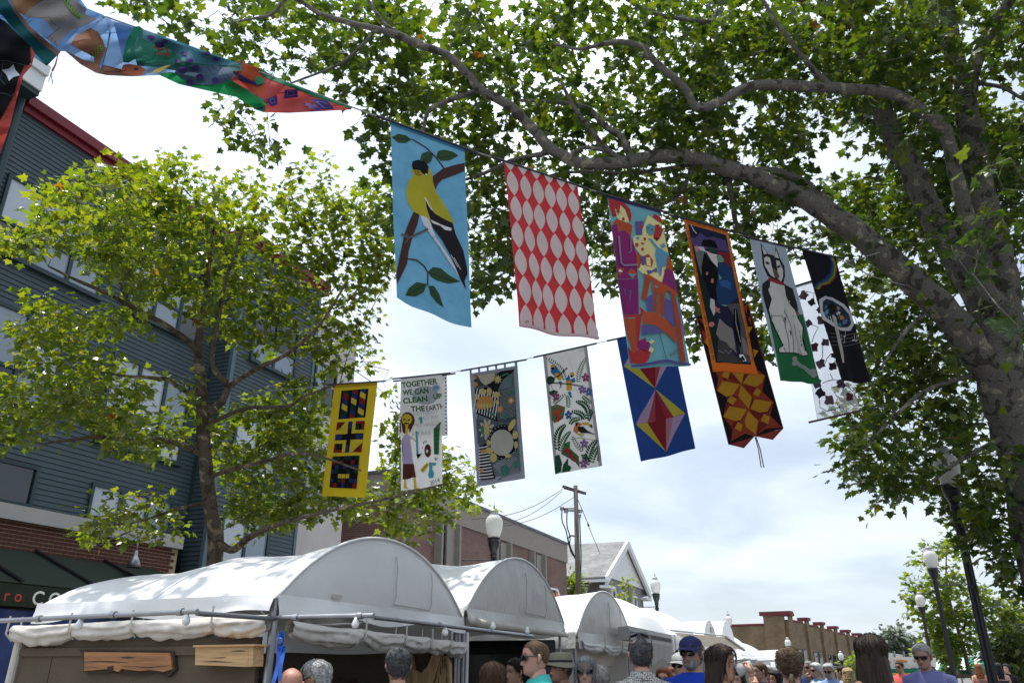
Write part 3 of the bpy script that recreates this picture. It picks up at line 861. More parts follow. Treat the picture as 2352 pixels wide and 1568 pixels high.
for pp in ([(203, 661), (215, 660), (232, 661.5), (215, 661.2)], [(230, 650), (240, 649.4), (246, 650.2), (238, 650.6)], [(210, 657), (226, 656.2), (222, 657.2)]):
    b = MB(); b.prism(plate(y0 - .134, pp), (0, .006, 0)); b.build('crack', M['wood_bark'], wbx)
for nm, lb, pix in (('driftwood_panel', 'tall forked spalted wood panel leaning behind the grey-haired head', [(404, 648), (409, 646.5), (411, 655), (413.5, 669), (421, 672), (428, 664), (433, 651), (437, 646), (441, 647), (441.5, 654), (437, 668), (432, 684), (404, 690)]),
                    ('driftwood_panel', 'slimmer spalted wood panel beside the booth corner post', [(438, 668), (442, 656), (446, 655), (449.5, 664), (449.5, 690), (434, 690)])):
    ww = thing(nm, lb, 'wood art', onY(420, 690, y1 - .2), 'spalted wood panels')
    b = MB(); b.prism(plate(y1 - .24, pix), (0, .06, 0)); b.build('board', M['spalted'], ww)
    for k in range(7):
        u_, v_ = pix[k % len(pix)]; cu, cv = sum(p[0] for p in pix) / len(pix), sum(p[1] for p in pix) / len(pix)
        u_, v_ = u_ + (cu - u_) * .45, v_ + (cv - v_) * .5
        b = MB(); b.prism(plate(y1 - .246, [(u_ - .3, v_ - 5), (u_ + .3, v_ - 4), (u_ + .5, v_ + 2), (u_, v_ + 5)]), (0, .006, 0)); b.build('crack', M['wood_bark'], ww)
lowt = thing('wood_table', 'low dark wooden furniture on show inside the first booth', 'table', (-5.4, 7.2, 0))
b = MB(); b.lohi((-6.1, 7.1, 1.50), (-4.9, 7.6, 1.56)); b.build('top', M['wood_bark'], lowt)
for x in (-6.05, -4.95):
    for y in (7.15, 7.55):
        b = MB(); b.lohi((x - .03, y - .03, 0), (x + .03, y + .03, 1.5)); b.build('leg', M['wood_bark'], lowt)
# prize ribbon on the corner post
rb = thing('prize_ribbon', 'blue prize rosette with two long tails on the tent post', 'ribbon', (-3.86, 4.80, 1.72))
RC = onY(281, 640.5, 4.80)
b = MB(); 
vs = [RC]; nS = 36
for k in range(nS):
    a_ = 2 * math.pi * k / nS; rr = .052 + .006 * (k % 2)
    vs.append(RC + Vector((math.cos(a_) * rr * .55, -.012 * (k % 2), math.sin(a_) * rr * 1.25)))
b.add(vs, [(0, 1 + k, 1 + (k + 1) % nS) for k in range(nS)]); b.build('rosette', M['ribbon'], rb)
b = MB(); b.lathe([(.024, 0), (.026, .006), (.020, .012)], (0, 0, 0), 16, mat=Matrix.Rotation(R(90), 3, 'X'))
b2 = MB(); b2.add([Vector(p) + RC + Vector((0, -.006, 0)) for p in b.v], b.f); b2.build('medallion', pm('ribbon_medallion', (.05, .10, .30), .4, .4, 60), rb)
for dx, L_ in ((-.012, .30), (.014, .32)):
    b = MB(); b.grid(lambda a, q: RC + Vector((dx - .018 + .036 * a + dx * q * 1.2, .005 + .012 * math.sin(q * 7 + dx * 90), -.03 - q * L_)), 3, 12); b.build('tail', M['ribbon'], rb, smooth=True)

# ---- second tent
T2 = barrel(8.05, 11.28, XF, -6.7, 2.22, .72, 'barrel_tent', 'white barrel tent with crinkled gable and dark painting booth inside', 2, 'vinyl_old', True, ('back',), group='barrel-roofed fair tents', valance=.20, wr=.016)
b = MB(); b.lohi((-6.6, 11.12, .02), (XF - .1, 11.18, 2.02)); b.build('display_panel', M['panel_black'], T2)
b = MB(); b.lohi((-6.6, 8.15, .02), (-6.52, 11.1, 2.02)); b.build('display_panel', M['panel_black'], T2)
b = MB(); b.lohi((XF - .12, 10.4, .02), (XF - .06, 11.1, 2.0)); b.build('display_panel', M['panel_black'], T2)
b = MB(); b.tube([(XF + .10, 8.05, 2.13), (XF + .09, 8.2, 2.10), (XF + .08, 11.2, 2.08)], [.05, .05, .03], 10); b.build('rolled_wall', M['tape'], T2, smooth=True)
b = MB(); b.tube([(XF + .05, 8.02, 0), (XF + .05, 8.02, 2.0)], .018, 8); b.build('post', M['white_metal'], T2)
pt = thing('framed_painting', 'large dark green painting in a black frame with gilt edge', 'painting', (-5.2, 11.05, 1.0))
b = MB(); b.lohi((-5.95, 11.04, .5), (-4.25, 11.10, 1.93)); b.build('frame', M['black'], pt)
b = MB(); b.lohi((-5.85, 11.025, .6), (-4.35, 11.038, 1.83)); b.build('canvas', M['painting'], pt)
b = MB(); b.lohi((-5.87, 11.018, .58), (-5.852, 11.038, 1.85)); b.build('gilt_strip', M['gilt'], pt)
# ---- third tent
T3 = barrel(11.85, 15.05, XF, -6.9, 2.12, .72, 'barrel_tent', 'white barrel tent with grey crinkled gable and cream booth walls', 2, 'vinyl_old', True, ('far', 'back'), near_wall=True, group='barrel-roofed fair tents', valance=.22, wr=.018)
rolled_wall(T3, (XF + .05, 11.95, 1.98), (XF + .05, 14.95, 1.95), (.35, .7), .075, .04)
b = MB(); b.grid(lambda a, q: (XF - .15 - .1 * q, 12.0 + a * 2.8, 1.95 - q * (.22 + .10 * math.sin(a * math.pi))), 16, 3); b.build('curtain', M['canvas'], T3, smooth=True)


def dome(y0, y1, XF, XB, ze, rise, name, label, group=None, gz0=0.0, px=2.4, wallz=.35):
    t = thing(name, label, 'tent', ((XF + XB) / 2, (y0 + y1) / 2, gz0), group)
    sd = y0 * 1.7
    def f(a, q):
        x, y = XB + (XF - XB) * a, y0 + (y1 - y0) * q
        h = (1 - abs(2 * a - 1) ** px) ** .62 * (1 - abs(2 * q - 1) ** px) ** .62
        return (x, y, ze + rise * h + .015 * nz(x * 2 + sd, y * 2, 1))
    b = MB(); b.grid(f, 26, 26); b.build('canopy', M['vinyl'], t, smooth=True)
    for p0, p1, nrm in (((XF, y0), (XF, y1), (1, 0, 0)), ((XB, y0), (XF, y0), (0, -1, 0)), ((XB, y1), (XF, y1), (0, 1, 0)), ((XB, y0), (XB, y1), (-1, 0, 0))):
        p0, p1, nrm = Vector((*p0, ze + .01)), Vector((*p1, ze + .01)), Vector(nrm); b = MB()
        b.grid(lambda a, q: p0 + (p1 - p0) * a + nrm * (.012 + .03 * q * math.sin(a * 15 + sd) * .4 + .02 * nz(a * 10, q * 2, sd)) + Vector((0, 0, -q * wallz)), 24, 4)
        b.build('valance', M['vinyl'], t, smooth=True)
    for x in (XF - .05, XB + .05):
        for y in (y0 + .05, y1 - .05):
            b = MB(); b.tube([(x, y, gz0), (x, y, ze)], .022, 8); b.build('post', M['galv'], t)
    for nm_, p0, p1 in (('side_wall', (XB + .06, y0 + .06), (XB + .06, y1 - .06)), ('side_wall', (XB + .06, y1 - .08), (XF - .08, y1 - .08))):
        b = MB(); b.grid(lambda a, q: (p0[0] + (p1[0] - p0[0]) * a, p0[1] + (p1[1] - p0[1]) * a + .03 * math.sin(a * 20), ze - .02 - q * (ze - gz0 - .03)), 20, 3)
        b.build(nm_, M['tent_wall'], t, smooth=True)
    return t


T4 = dome(15.3, 18.6, -3.85, -6.9, 2.32, .78, 'dome_tent', 'white domed tent with grey awning cassette and black slots', 'domed fair tents')
ca = thing('awning_cassette', 'grey folded awning with a row of dark slots along its edge', 'awning', (-3.5, 16, 2.1))
cA, cB = onX(630.5, 629, -3.55), onX(673, 641, -3.5)
cA.z, cB.z = 2.26, 2.22
b = MB(); dv = (cB - cA)
b.hexa([cA + Vector((-.22, 0, -.17)), cA + Vector((0, 0, -.17)), cB + Vector((0, 0, -.17)), cB + Vector((-.22, 0, -.17)), cA + Vector((-.22, 0, .03)), cA + Vector((-.03, 0, .05)), cB + Vector((-.03, 0, .05)), cB + Vector((-.22, 0, .03))])
b.build('cassette', M['grey_fabric'], ca)
for k in range(30):
    p = cA + dv * ((k + .6) / 31)
    b = MB(); b.hexa([p + Vector((-.01, -.02, -.10)), p + Vector((.006, -.02, -.10)), p + Vector((.006, .022, -.10)), p + Vector((-.01, .022, -.10)), p + Vector((-.03, -.02, -.03)), p + Vector((-.004, -.02, -.03)), p + Vector((-.004, .022, -.03)), p + Vector((-.03, .022, -.03))])
    b.build('slot', M['slot'], ca)
b = MB(); b.grid(lambda a, q: cA + dv * (.35 + .66 * a) + Vector((.0 - .04 * q + .012 * math.sin(a * 30), 0, -.17 - q * (.30 + .06 * math.sin(a * 8)))), 24, 4); b.build('drop_cloth', M['grey_fabric'], ca, smooth=True)
T5 = dome(19.0, 22.3, -3.9, -6.9, 2.35, .72, 'dome_tent', 'white domed tent behind the one with grey cassette, over the cream awning', 'domed fair tents')
b = MB(); b.tube([onX(671, 629.5, -3.6), onX(726, 635, -3.0)], .02, 6); b.build('awning_rail', M['white_metal'], T5)
ca2 = thing('cream_awning', 'cream fabric awning stretched out over the booth front', 'awning', (-3.4, 20, 2.3))
q4 = [onX(674, 631.5, -3.7), onX(725.5, 636, -3.05), onX(744, 649, -3.0), onX(692, 644.5, -3.75)]
def bil(q, a, c): return (q[0] * (1 - a) + q[1] * a) * (1 - c) + (q[3] * (1 - a) + q[2] * a) * c
b = MB(); b.grid(lambda a, c: bil(q4, a, c) + Vector((0, 0, -.05 * math.sin(math.pi * a) * math.sin(math.pi * c))), 16, 10); b.build('sheet', M['canvas'], ca2, smooth=True)
b = MB(); b.tube([q4[1], q4[2]], .035, 6); b.build('edge_pole', M['tape'], ca2)
T6 = barrel(22.6, 25.0, XF, -7, 2.22, .66, 'barrel_tent', 'small white barrel tent with a tan flap in its gable', 1, 'vinyl', False, ('far', 'back'), group='barrel-roofed fair tents')
b = MB(); b.lohi((XF + .05, 23.75, 2.3), (XF + .06, 24.3, 2.72)); b.build('flap', M['tape'], T6)
T7 = barrel(25.6, 28.8, XF, -7, 2.2, .84, 'barrel_tent', 'white barrel tent with plain gable just before the third lamp', 1, 'vinyl', False, ('far', 'back'), group='barrel-roofed fair tents')
T8 = dome(29.5, 33.0, -3.8, -7, 2.1, .85, 'dome_tent', 'white domed tent in front of the buff brick wall', 'domed fair tents')
T8b = dome(33.4, 37.5, -3.7, -7, 1.95, .75, 'dome_tent', 'low white domed tent just past the tall slim lamp globe', 'domed fair tents', gz0=-.3)
T8c = dome(38.0, 42.5, -3.7, -7, 1.7, .72, 'dome_tent', 'small white domed tent left of the last pair of barrel tents', 'domed fair tents', gz0=-.6)
T9 = barrel(45.0, 48.4, -3.9, -7.5, 1.55, 1.0, 'barrel_tent', 'distant white barrel tent left of the ponytailed head', 1, 'vinyl', False, ('far', 'back'), group='barrel-roofed fair tents', gz0=-1.0)
T10 = barrel(50.0, 54.2, -3.9, -7.5, 1.45, 1.15, 'barrel_tent', 'last white barrel tent below the brick pier', 1, 'vinyl', False, ('far', 'back'), group='barrel-roofed fair tents', gz0=-1.4)
# white awning poles and flaps of the far booths
for i, (u0, v0, u1, v1, X) in enumerate(((744, 658, 768, 657.5, -3.1), (757, 660, 776, 659, -2.9), (771, 660, 783, 659.5, -2.9))):
    fl = thing('booth_flap', ['white propped flap on poles beside the drinking woman', 'narrow white flap on a pole in the far booth row', 'farthest white flap before the ponytailed head'][i], 'awning', onX(u0, v0, X), 'propped booth flaps')
    p, q = onX(u0, v0, X), onX(u1, v1, X)
    b = MB(); b.tube([p, q], .03, 6); b.build('pole', M['white_metal'], fl)
    b = MB(); b.grid(lambda a, c: p + (q - p) * a + Vector((-.9 * c, 0, .12 * c - .06 * math.sin(math.pi * c))), 8, 6); b.build('sheet', M['vinyl'], fl, smooth=True)

# ================================================================ TREES
def bark_mat(name, c1, c2, c3, scale=5.0, bump=0.5):
    m, N, L = new_mat(name)
    out = N.new('ShaderNodeOutputMaterial'); b = N.new('ShaderNodeBsdfPrincipled'); b.inputs['Roughness'].default_value = .85
    b.inputs['Specular IOR Level'].default_value = .2
    tc = N.new('ShaderNodeTexCoord')
    n1 = N.new('ShaderNodeTexNoise'); n1.inputs['Scale'].default_value = scale; n1.inputs['Detail'].default_value = 6; n1.inputs['Distortion'].default_value = .6
    L.new(tc.outputs['Object'], n1.inputs['Vector'])
    cr = N.new('ShaderNodeValToRGB'); e = cr.color_ramp.elements
    e[0].position, e[0].color = .405, (*c1, 1); e[1].position, e[1].color = .43, (*c2, 1)
    x = e.new(.60); x.color = (*c2, 1); x = e.new(.615); x.color = (*c3, 1)
    L.new(n1.outputs['Fac'], cr.inputs[0])
    n2 = N.new('ShaderNodeTexNoise'); n2.inputs['Scale'].default_value = scale * 9; n2.inputs['Detail'].default_value = 5
    L.new(tc.outputs['Object'], n2.inputs['Vector'])
    mr = N.new('ShaderNodeMapRange'); mr.inputs['From Min'].default_value = .3; mr.inputs['From Max'].default_value = .7; mr.inputs['To Min'].default_value = .65; mr.inputs['To Max'].default_value = 1.25
    L.new(n2.outputs['Fac'], mr.inputs['Value'])
    vm = N.new('ShaderNodeVectorMath'); vm.operation = 'SCALE'; L.new(cr.outputs[0], vm.inputs[0]); L.new(mr.outputs[0], vm.inputs['Scale'])
    L.new(vm.outputs[0], b.inputs['Base Color'])
    bp = N.new('ShaderNodeBump'); bp.inputs['Strength'].default_value = bump; bp.inputs['Distance'].default_value = .03
    L.new(n2.outputs['Fac'], bp.inputs['Height']); L.new(bp.outputs[0], b.inputs['Normal'])
    L.new(b.outputs[0], out.inputs['Surface'])
    return m


def leaf_mat(name, dark, mid, pale, transl=.42, tboost=(1.9, 1.75, .8), rough=.38, spec=.45, old=None):
    m, N, L = new_mat(name)
    out = N.new('ShaderNodeOutputMaterial'); b = N.new('ShaderNodeBsdfPrincipled')
    b.inputs['Roughness'].default_value = rough; b.inputs['Specular IOR Level'].default_value = spec
    gi = N.new('ShaderNodeNewGeometry'); oi = N.new('ShaderNodeObjectInfo')
    ad = N.new('ShaderNodeMath'); ad.operation = 'ADD'; L.new(gi.outputs['Random Per Island'], ad.inputs[0]); L.new(oi.outputs['Random'], ad.inputs[1])
    fr = N.new('ShaderNodeMath'); fr.operation = 'FRACT'; L.new(ad.outputs[0], fr.inputs[0])
    cr = N.new('ShaderNodeValToRGB'); e = cr.color_ramp.elements
    e[0].position, e[0].color = 0, (*dark, 1); e[1].position, e[1].color = .55, (*mid, 1)
    x = e.new(.90); x.color = (*pale, 1)
    if old:
        x = e.new(.997); x.color = (*pale, 1); x = e.new(.9975); x.color = (*old, 1)
    L.new(fr.outputs[0], cr.inputs[0])
    L.new(cr.outputs[0], b.inputs['Base Color'])
    t = N.new('ShaderNodeBsdfTranslucent')
    vm = N.new('ShaderNodeVectorMath'); vm.operation = 'MULTIPLY'; vm.inputs[1].default_value = tboost
    L.new(cr.outputs[0], vm.inputs[0]); L.new(vm.outputs[0], t.inputs['Color'])
    ms = N.new('ShaderNodeMixShader'); ms.inputs[0].default_value = transl
    L.new(b.outputs[0], ms.inputs[1]); L.new(t.outputs[0], ms.inputs[2]); L.new(ms.outputs[0], out.inputs['Surface'])
    return m


M['bark_big'] = bark_mat('sycamore_bark', (0.064, 0.059, 0.053), (0.152, 0.142, 0.129), (0.29, 0.265, 0.21), 5.5, .8)
M['bark_left'] = bark_mat('young_plane_bark', (0.055, 0.042, 0.030), (0.105, 0.082, 0.060), (0.24, 0.20, 0.12), 5.5, .7)
M['bark_grey'] = bark_mat('grey_bark', (0.09, 0.075, 0.06), (0.14, 0.115, 0.09), (0.2, 0.17, 0.13), 6)
M['leaf_big'] = leaf_mat('sycamore_leaf', (0.022, 0.044, 0.008), (0.040, 0.076, 0.010), (0.078, 0.106, 0.012), .35, (3.1, 2.9, .75), old=(0.11, 0.03, 0.012))
M['leaf_left'] = leaf_mat('sunlit_plane_leaf', (0.036, 0.068, 0.010), (0.078, 0.122, 0.011), (0.114, 0.142, 0.013), .50, (3.5, 3.05, .8), .26, .7, old=(0.12, 0.035, 0.012))
M['leaf_small'] = leaf_mat('street_tree_leaf', (0.045, 0.080, 0.016), (0.070, 0.115, 0.016), (0.11, 0.14, 0.02), .45, (3.6, 3.2, .9))
M['leaf_bush'] = leaf_mat('dark_bush_leaf', (0.030, 0.060, 0.020), (0.050, 0.085, 0.022), (0.085, 0.11, 0.03), .3)
M['leaf_far'] = leaf_mat('far_tree_leaf', (0.095, 0.125, 0.095), (0.115, 0.145, 0.105), (0.13, 0.15, 0.11), .2, (1.3, 1.3, 1.0), .6, .2)  # pale grey-green: distance haze put into the leaf colour

# palmate leaf: five toothed lobes, folded on the midrib, tip drooping
def palmate():
    lob = [(0, 0.02), (.10, -.06), (.30, -.10), (.40, .02), (.30, .12), (.52, .22), (.60, .40), (.38, .40), (.27, .48), (.22, .66), (.10, .74), (0, 1.0)]
    pts = lob + [(-x, y) for x, y in lob[-2:0:-1]]
    vs = [(0, .34, 0)]
    for x, y in pts:
        vs.append((x, y, -.30 * abs(x) ** 1.3 - .16 * max(0, y - .3) ** 1.5 + .06 * (abs(x) > .3)))
    n = len(pts)
    return np.array(vs), [(0, 1 + i, 1 + (i + 1) % n) for i in range(n)]
def simple_leaf():
    return np.array([(0, 0, 0), (.34, .30, -.06), (.20, .75, -.10), (0, 1, -.16), (-.20, .75, -.10), (-.34, .30, -.06)], float), [(0, 1, 2), (0, 2, 3), (0, 3, 4), (0, 4, 5)]
LEAF_P, LEAF_S = palmate(), simple_leaf()


def in_poly(px, py, poly):
    c = np.zeros(len(px), bool); n = len(poly)
    for i in range(n):
        x1, y1 = poly[i]; x2, y2 = poly[(i + 1) % n]
        if y1 == y2: continue
        k = ((y1 > py) != (y2 > py)) & (px < (x2 - x1) * (py - y1) / (y2 - y1) + x1)
        c ^= k
    return c


def smooth_path(pts, per=5):
    """Catmull-Rom through (Vector, radius) nodes"""
    P = [Vector((*p, r)) for p, r in pts] if False else [(Vector(p), r) for p, r in pts]
    out = []
    n = len(P)
    for i in range(n - 1):
        p0, p1, p2, p3 = P[max(i - 1, 0)], P[i], P[i + 1], P[min(i + 2, n - 1)]
        for k in range(per):
            s = k / per
            a = p1[0] * 2; b = (p2[0] - p0[0]) * s
            c = (p0[0] * 2 - p1[0] * 5 + p2[0] * 4 - p3[0]) * s * s
            d = (p1[0] * 3 - p0[0] - p2[0] * 3 + p3[0]) * s ** 3
            out.append(((a + b + c + d) * .5, p1[1] + (p2[1] - p1[1]) * s))
    out.append(P[-1])
    return out


def limb(pts, parent, mat, nm='limb', seg=12, rough=.05):
    sp = smooth_path(pts)
    b = MB()
    b.tube([p + Vector((nz(i * .5, 1.3), nz(i * .5, 5.1), nz(i * .5, 9.7))) * r * .22 for i, (p, r) in enumerate(sp)], [r * (1 + rough * 2 * nz(i * .6, r * 40)) for i, (p, r) in enumerate(sp)], seg)
    b.build(nm, mat, parent, smooth=True)
    return sp


def open_to_sun(c, rs):
    """the crowns leave the street half of the first tent's roof in full sun"""
    h = (c.z - 2.6) / SUN.z
    x, y = c.x - SUN.x * h, c.y - SUN.y * h
    return -5.35 < x < -3.6 and 4.6 < y < 8.6 and 0 < c.z < 9.4 and h > 0 and rs.rand() < .75


def foliage(t, seed, polys, holes, n_clusters, tfun, skeleton, leaf, lmat, tmat, size=(.10, .19), per=14, spread=.24, nearest=300,
            extra=(), tw=.0045, droop=.35, flat=.6, hole_d=.06, clear=None):
    """leaf sprays on twigs that grow out of the nearest limb"""
    rs = np.random.RandomState(seed)
    # pick spray centres
    C = []
    tot = sum(w for _, w in polys)
    xs_all = []
    for poly, wgt in polys:
        P = np.array(poly); lo, hi = P.min(0), P.max(0)
        need = int(n_clusters * wgt / tot)
        got = 0
        while got < need:
            q = lo + (hi - lo) * rs.rand(need * 4 + 20, 2)
            k = in_poly(q[:, 0], q[:, 1], poly)
            for hx, hy, rx, ry in holes:
                d = ((q[:, 0] - hx) / rx) ** 2 + ((q[:, 1] - hy) / ry) ** 2
                k &= ~((d < 1) & (rs.rand(len(q)) > hole_d))
            q = q[k][:need - got]; got += len(q)
            for a, b in q: C.append(at(a / 2.2969, b / 2.2969, tfun(a, b, rs)))
    for lo3, hi3, n3 in extra:
        for _ in range(n3):
            c = Vector([lo3[i] + (hi3[i] - lo3[i]) * rs.rand() for i in range(3)])
            r = c - CAMP; hx, hy = r.x * _cy + r.y * _sy, -r.x * _sy + r.y * _cy
            d = hy * _cp + r.z * _sp
            a, b = 2.2969 * (512 + FPX * hx / d), 2.2969 * (341 - FPX * (r.z * _cp - hy * _sp) / d)
            if d > 0 and -60 < a < 2410 and -60 < b < 1620:      # the crown keeps its gaps
                if not in_poly(np.array([a]), np.array([b]), polys[0][0])[0] and b > 0: continue
                if any(((a - hx_) / rx) ** 2 + ((b - hy_) / ry) ** 2 < 1 for hx_, hy_, rx, ry in holes): continue
            C.append(c)
    C = [c for c in C if not open_to_sun(c, rs)]
    nodes = np.array([p[:] for sp in skeleton for p, r in sp])
    Ca = np.array([c[:] for c in C])
    dist = np.array([np.sqrt(((nodes - c) ** 2).sum(1)).min() for c in Ca])
    order = np.argsort(dist)
    allp = np.empty((len(nodes) + len(C) * 3, 3)); allp[:len(nodes)] = nodes; m = len(nodes)
    tb = MB(); L_pos, L_dir = [], []
    for ci in order:
        c = Ca[ci]
        d = np.sqrt(((allp[:m] - c) ** 2).sum(1))
        j = int(d.argmin()); p0 = Vector(allp[j]); p1 = Vector(c); ln = (p1 - p0).length
        if ln < .05: continue
        jit = Vector(rs.normal(0, .10 * ln + .01, 3)); jit2 = Vector(rs.normal(0, .08 * ln + .01, 3))
        pa = p0.lerp(p1, .35) + jit + Vector((0, 0, .08 * ln)); pb = p0.lerp(p1, .7) + jit2 + Vector((0, 0, .06 * ln))
        r0 = tw * (.9 + 1.1 * min(ln, 2.2)); r0 = min(r0, tw * 3.2)
        tb.tube([p0, pa, pb, p1], [r0, r0 * .8, r0 * .6, tw * .55], 5, cap=False)
        allp[m] = c; allp[m + 1] = pa; allp[m + 2] = pb; m += 3
        nl = max(3, int(rs.normal(per, per * .3)))
        for k in range(nl):
            if rs.rand() < .68:
                pos = p1 + Vector(rs.normal(0, spread, 3) * np.array([1, 1, flat]))
            else:
                f = rs.rand(); pos = pb.lerp(p1, f) + Vector(rs.normal(0, spread * .45, 3))
            L_pos.append(pos)
            dd = (pos - pb); dd.z -= droop * rs.rand() * 1.5 * max(dd.length, .1)
            L_dir.append(dd.normalized() if dd.length > 1e-4 else Vector((1, 0, 0)))
    tb.build('twigs', tmat, t)['kind'] = 'stuff'
    n = len(L_pos)
    sz = rs.uniform(size[0], size[1], n)
    if nearest:
        dep, inf = np.empty(n), np.zeros(n, bool)
        for i, p in enumerate(L_pos):
            r = p - CAMP
            hx, hy = r.x * _cy + r.y * _sy, -r.x * _sy + r.y * _cy
            d = hy * _cp + r.z * _sp; up = r.z * _cp - hy * _sp
            u, v = 512 + FPX * hx / d, 341 - FPX * up / d
            dep[i] = d / sz[i]; inf[i] = (4 < u < 1020) and (4 < v < 676)
        dep[~inf] = 1e9
        near = set(np.argsort(dep)[:nearest].tolist())
    else: near = set()
    base, faces = leaf; fa = np.array(faces); nv = len(base)
    V, Fc = [], []
    lm = None
    if near:
        mb = MB(); mb.add(base.tolist(), faces); lm = mb.mesh('leaf', lmat)
    cnt = 0
    for i in range(n):
        y = L_dir[i]
        upv = Vector((rs.normal(0, .45), rs.normal(0, .45), 1.0))
        x = y.cross(upv)
        if x.length < 1e-4: x = Vector((1, 0, 0))
        x.normalize(); z = x.cross(y)
        s = sz[i]
        if i in near:
            o = link('leaf', lm, t)
            o.matrix_parent_inverse = Matrix()
            W = Matrix(((x.x * s, y.x * s, z.x * s, L_pos[i].x), (x.y * s, y.y * s, z.y * s, L_pos[i].y), (x.z * s, y.z * s, z.z * s, L_pos[i].z), (0, 0, 0, 1)))
            o.matrix_basis = WORLD_INV[t.name] @ W
        else:
            A = np.array([x[:], y[:], z[:]]) * s
            V.append(base @ A + np.array(L_pos[i][:])); Fc.append(fa + cnt * nv); cnt += 1
    V = np.concatenate(V); Fc = np.concatenate(Fc)
    me = bpy.data.meshes.new('foliage')
    me.vertices.add(len(V)); me.vertices.foreach_set('co', V.astype(np.float32).ravel())
    me.loops.add(Fc.size); me.loops.foreach_set('vertex_index', Fc.astype(np.int32).ravel())
    me.polygons.add(len(Fc)); me.polygons.foreach_set('loop_start', np.arange(0, Fc.size, 3, dtype=np.int32)); me.polygons.foreach_set('loop_total', np.full(len(Fc), 3, np.int32))
    me.materials.append(lmat); me.update(calc_edges=True); me.validate()
    o = link('foliage', me, t); o['kind'] = 'stuff'
    return n


def skel(rows, tt):
    """rows of (x, y, depth, radius) on the survey sheet"""
    return [(at(x / 2.2969, y / 2.2969, d), r) for x, y, d, r in rows]


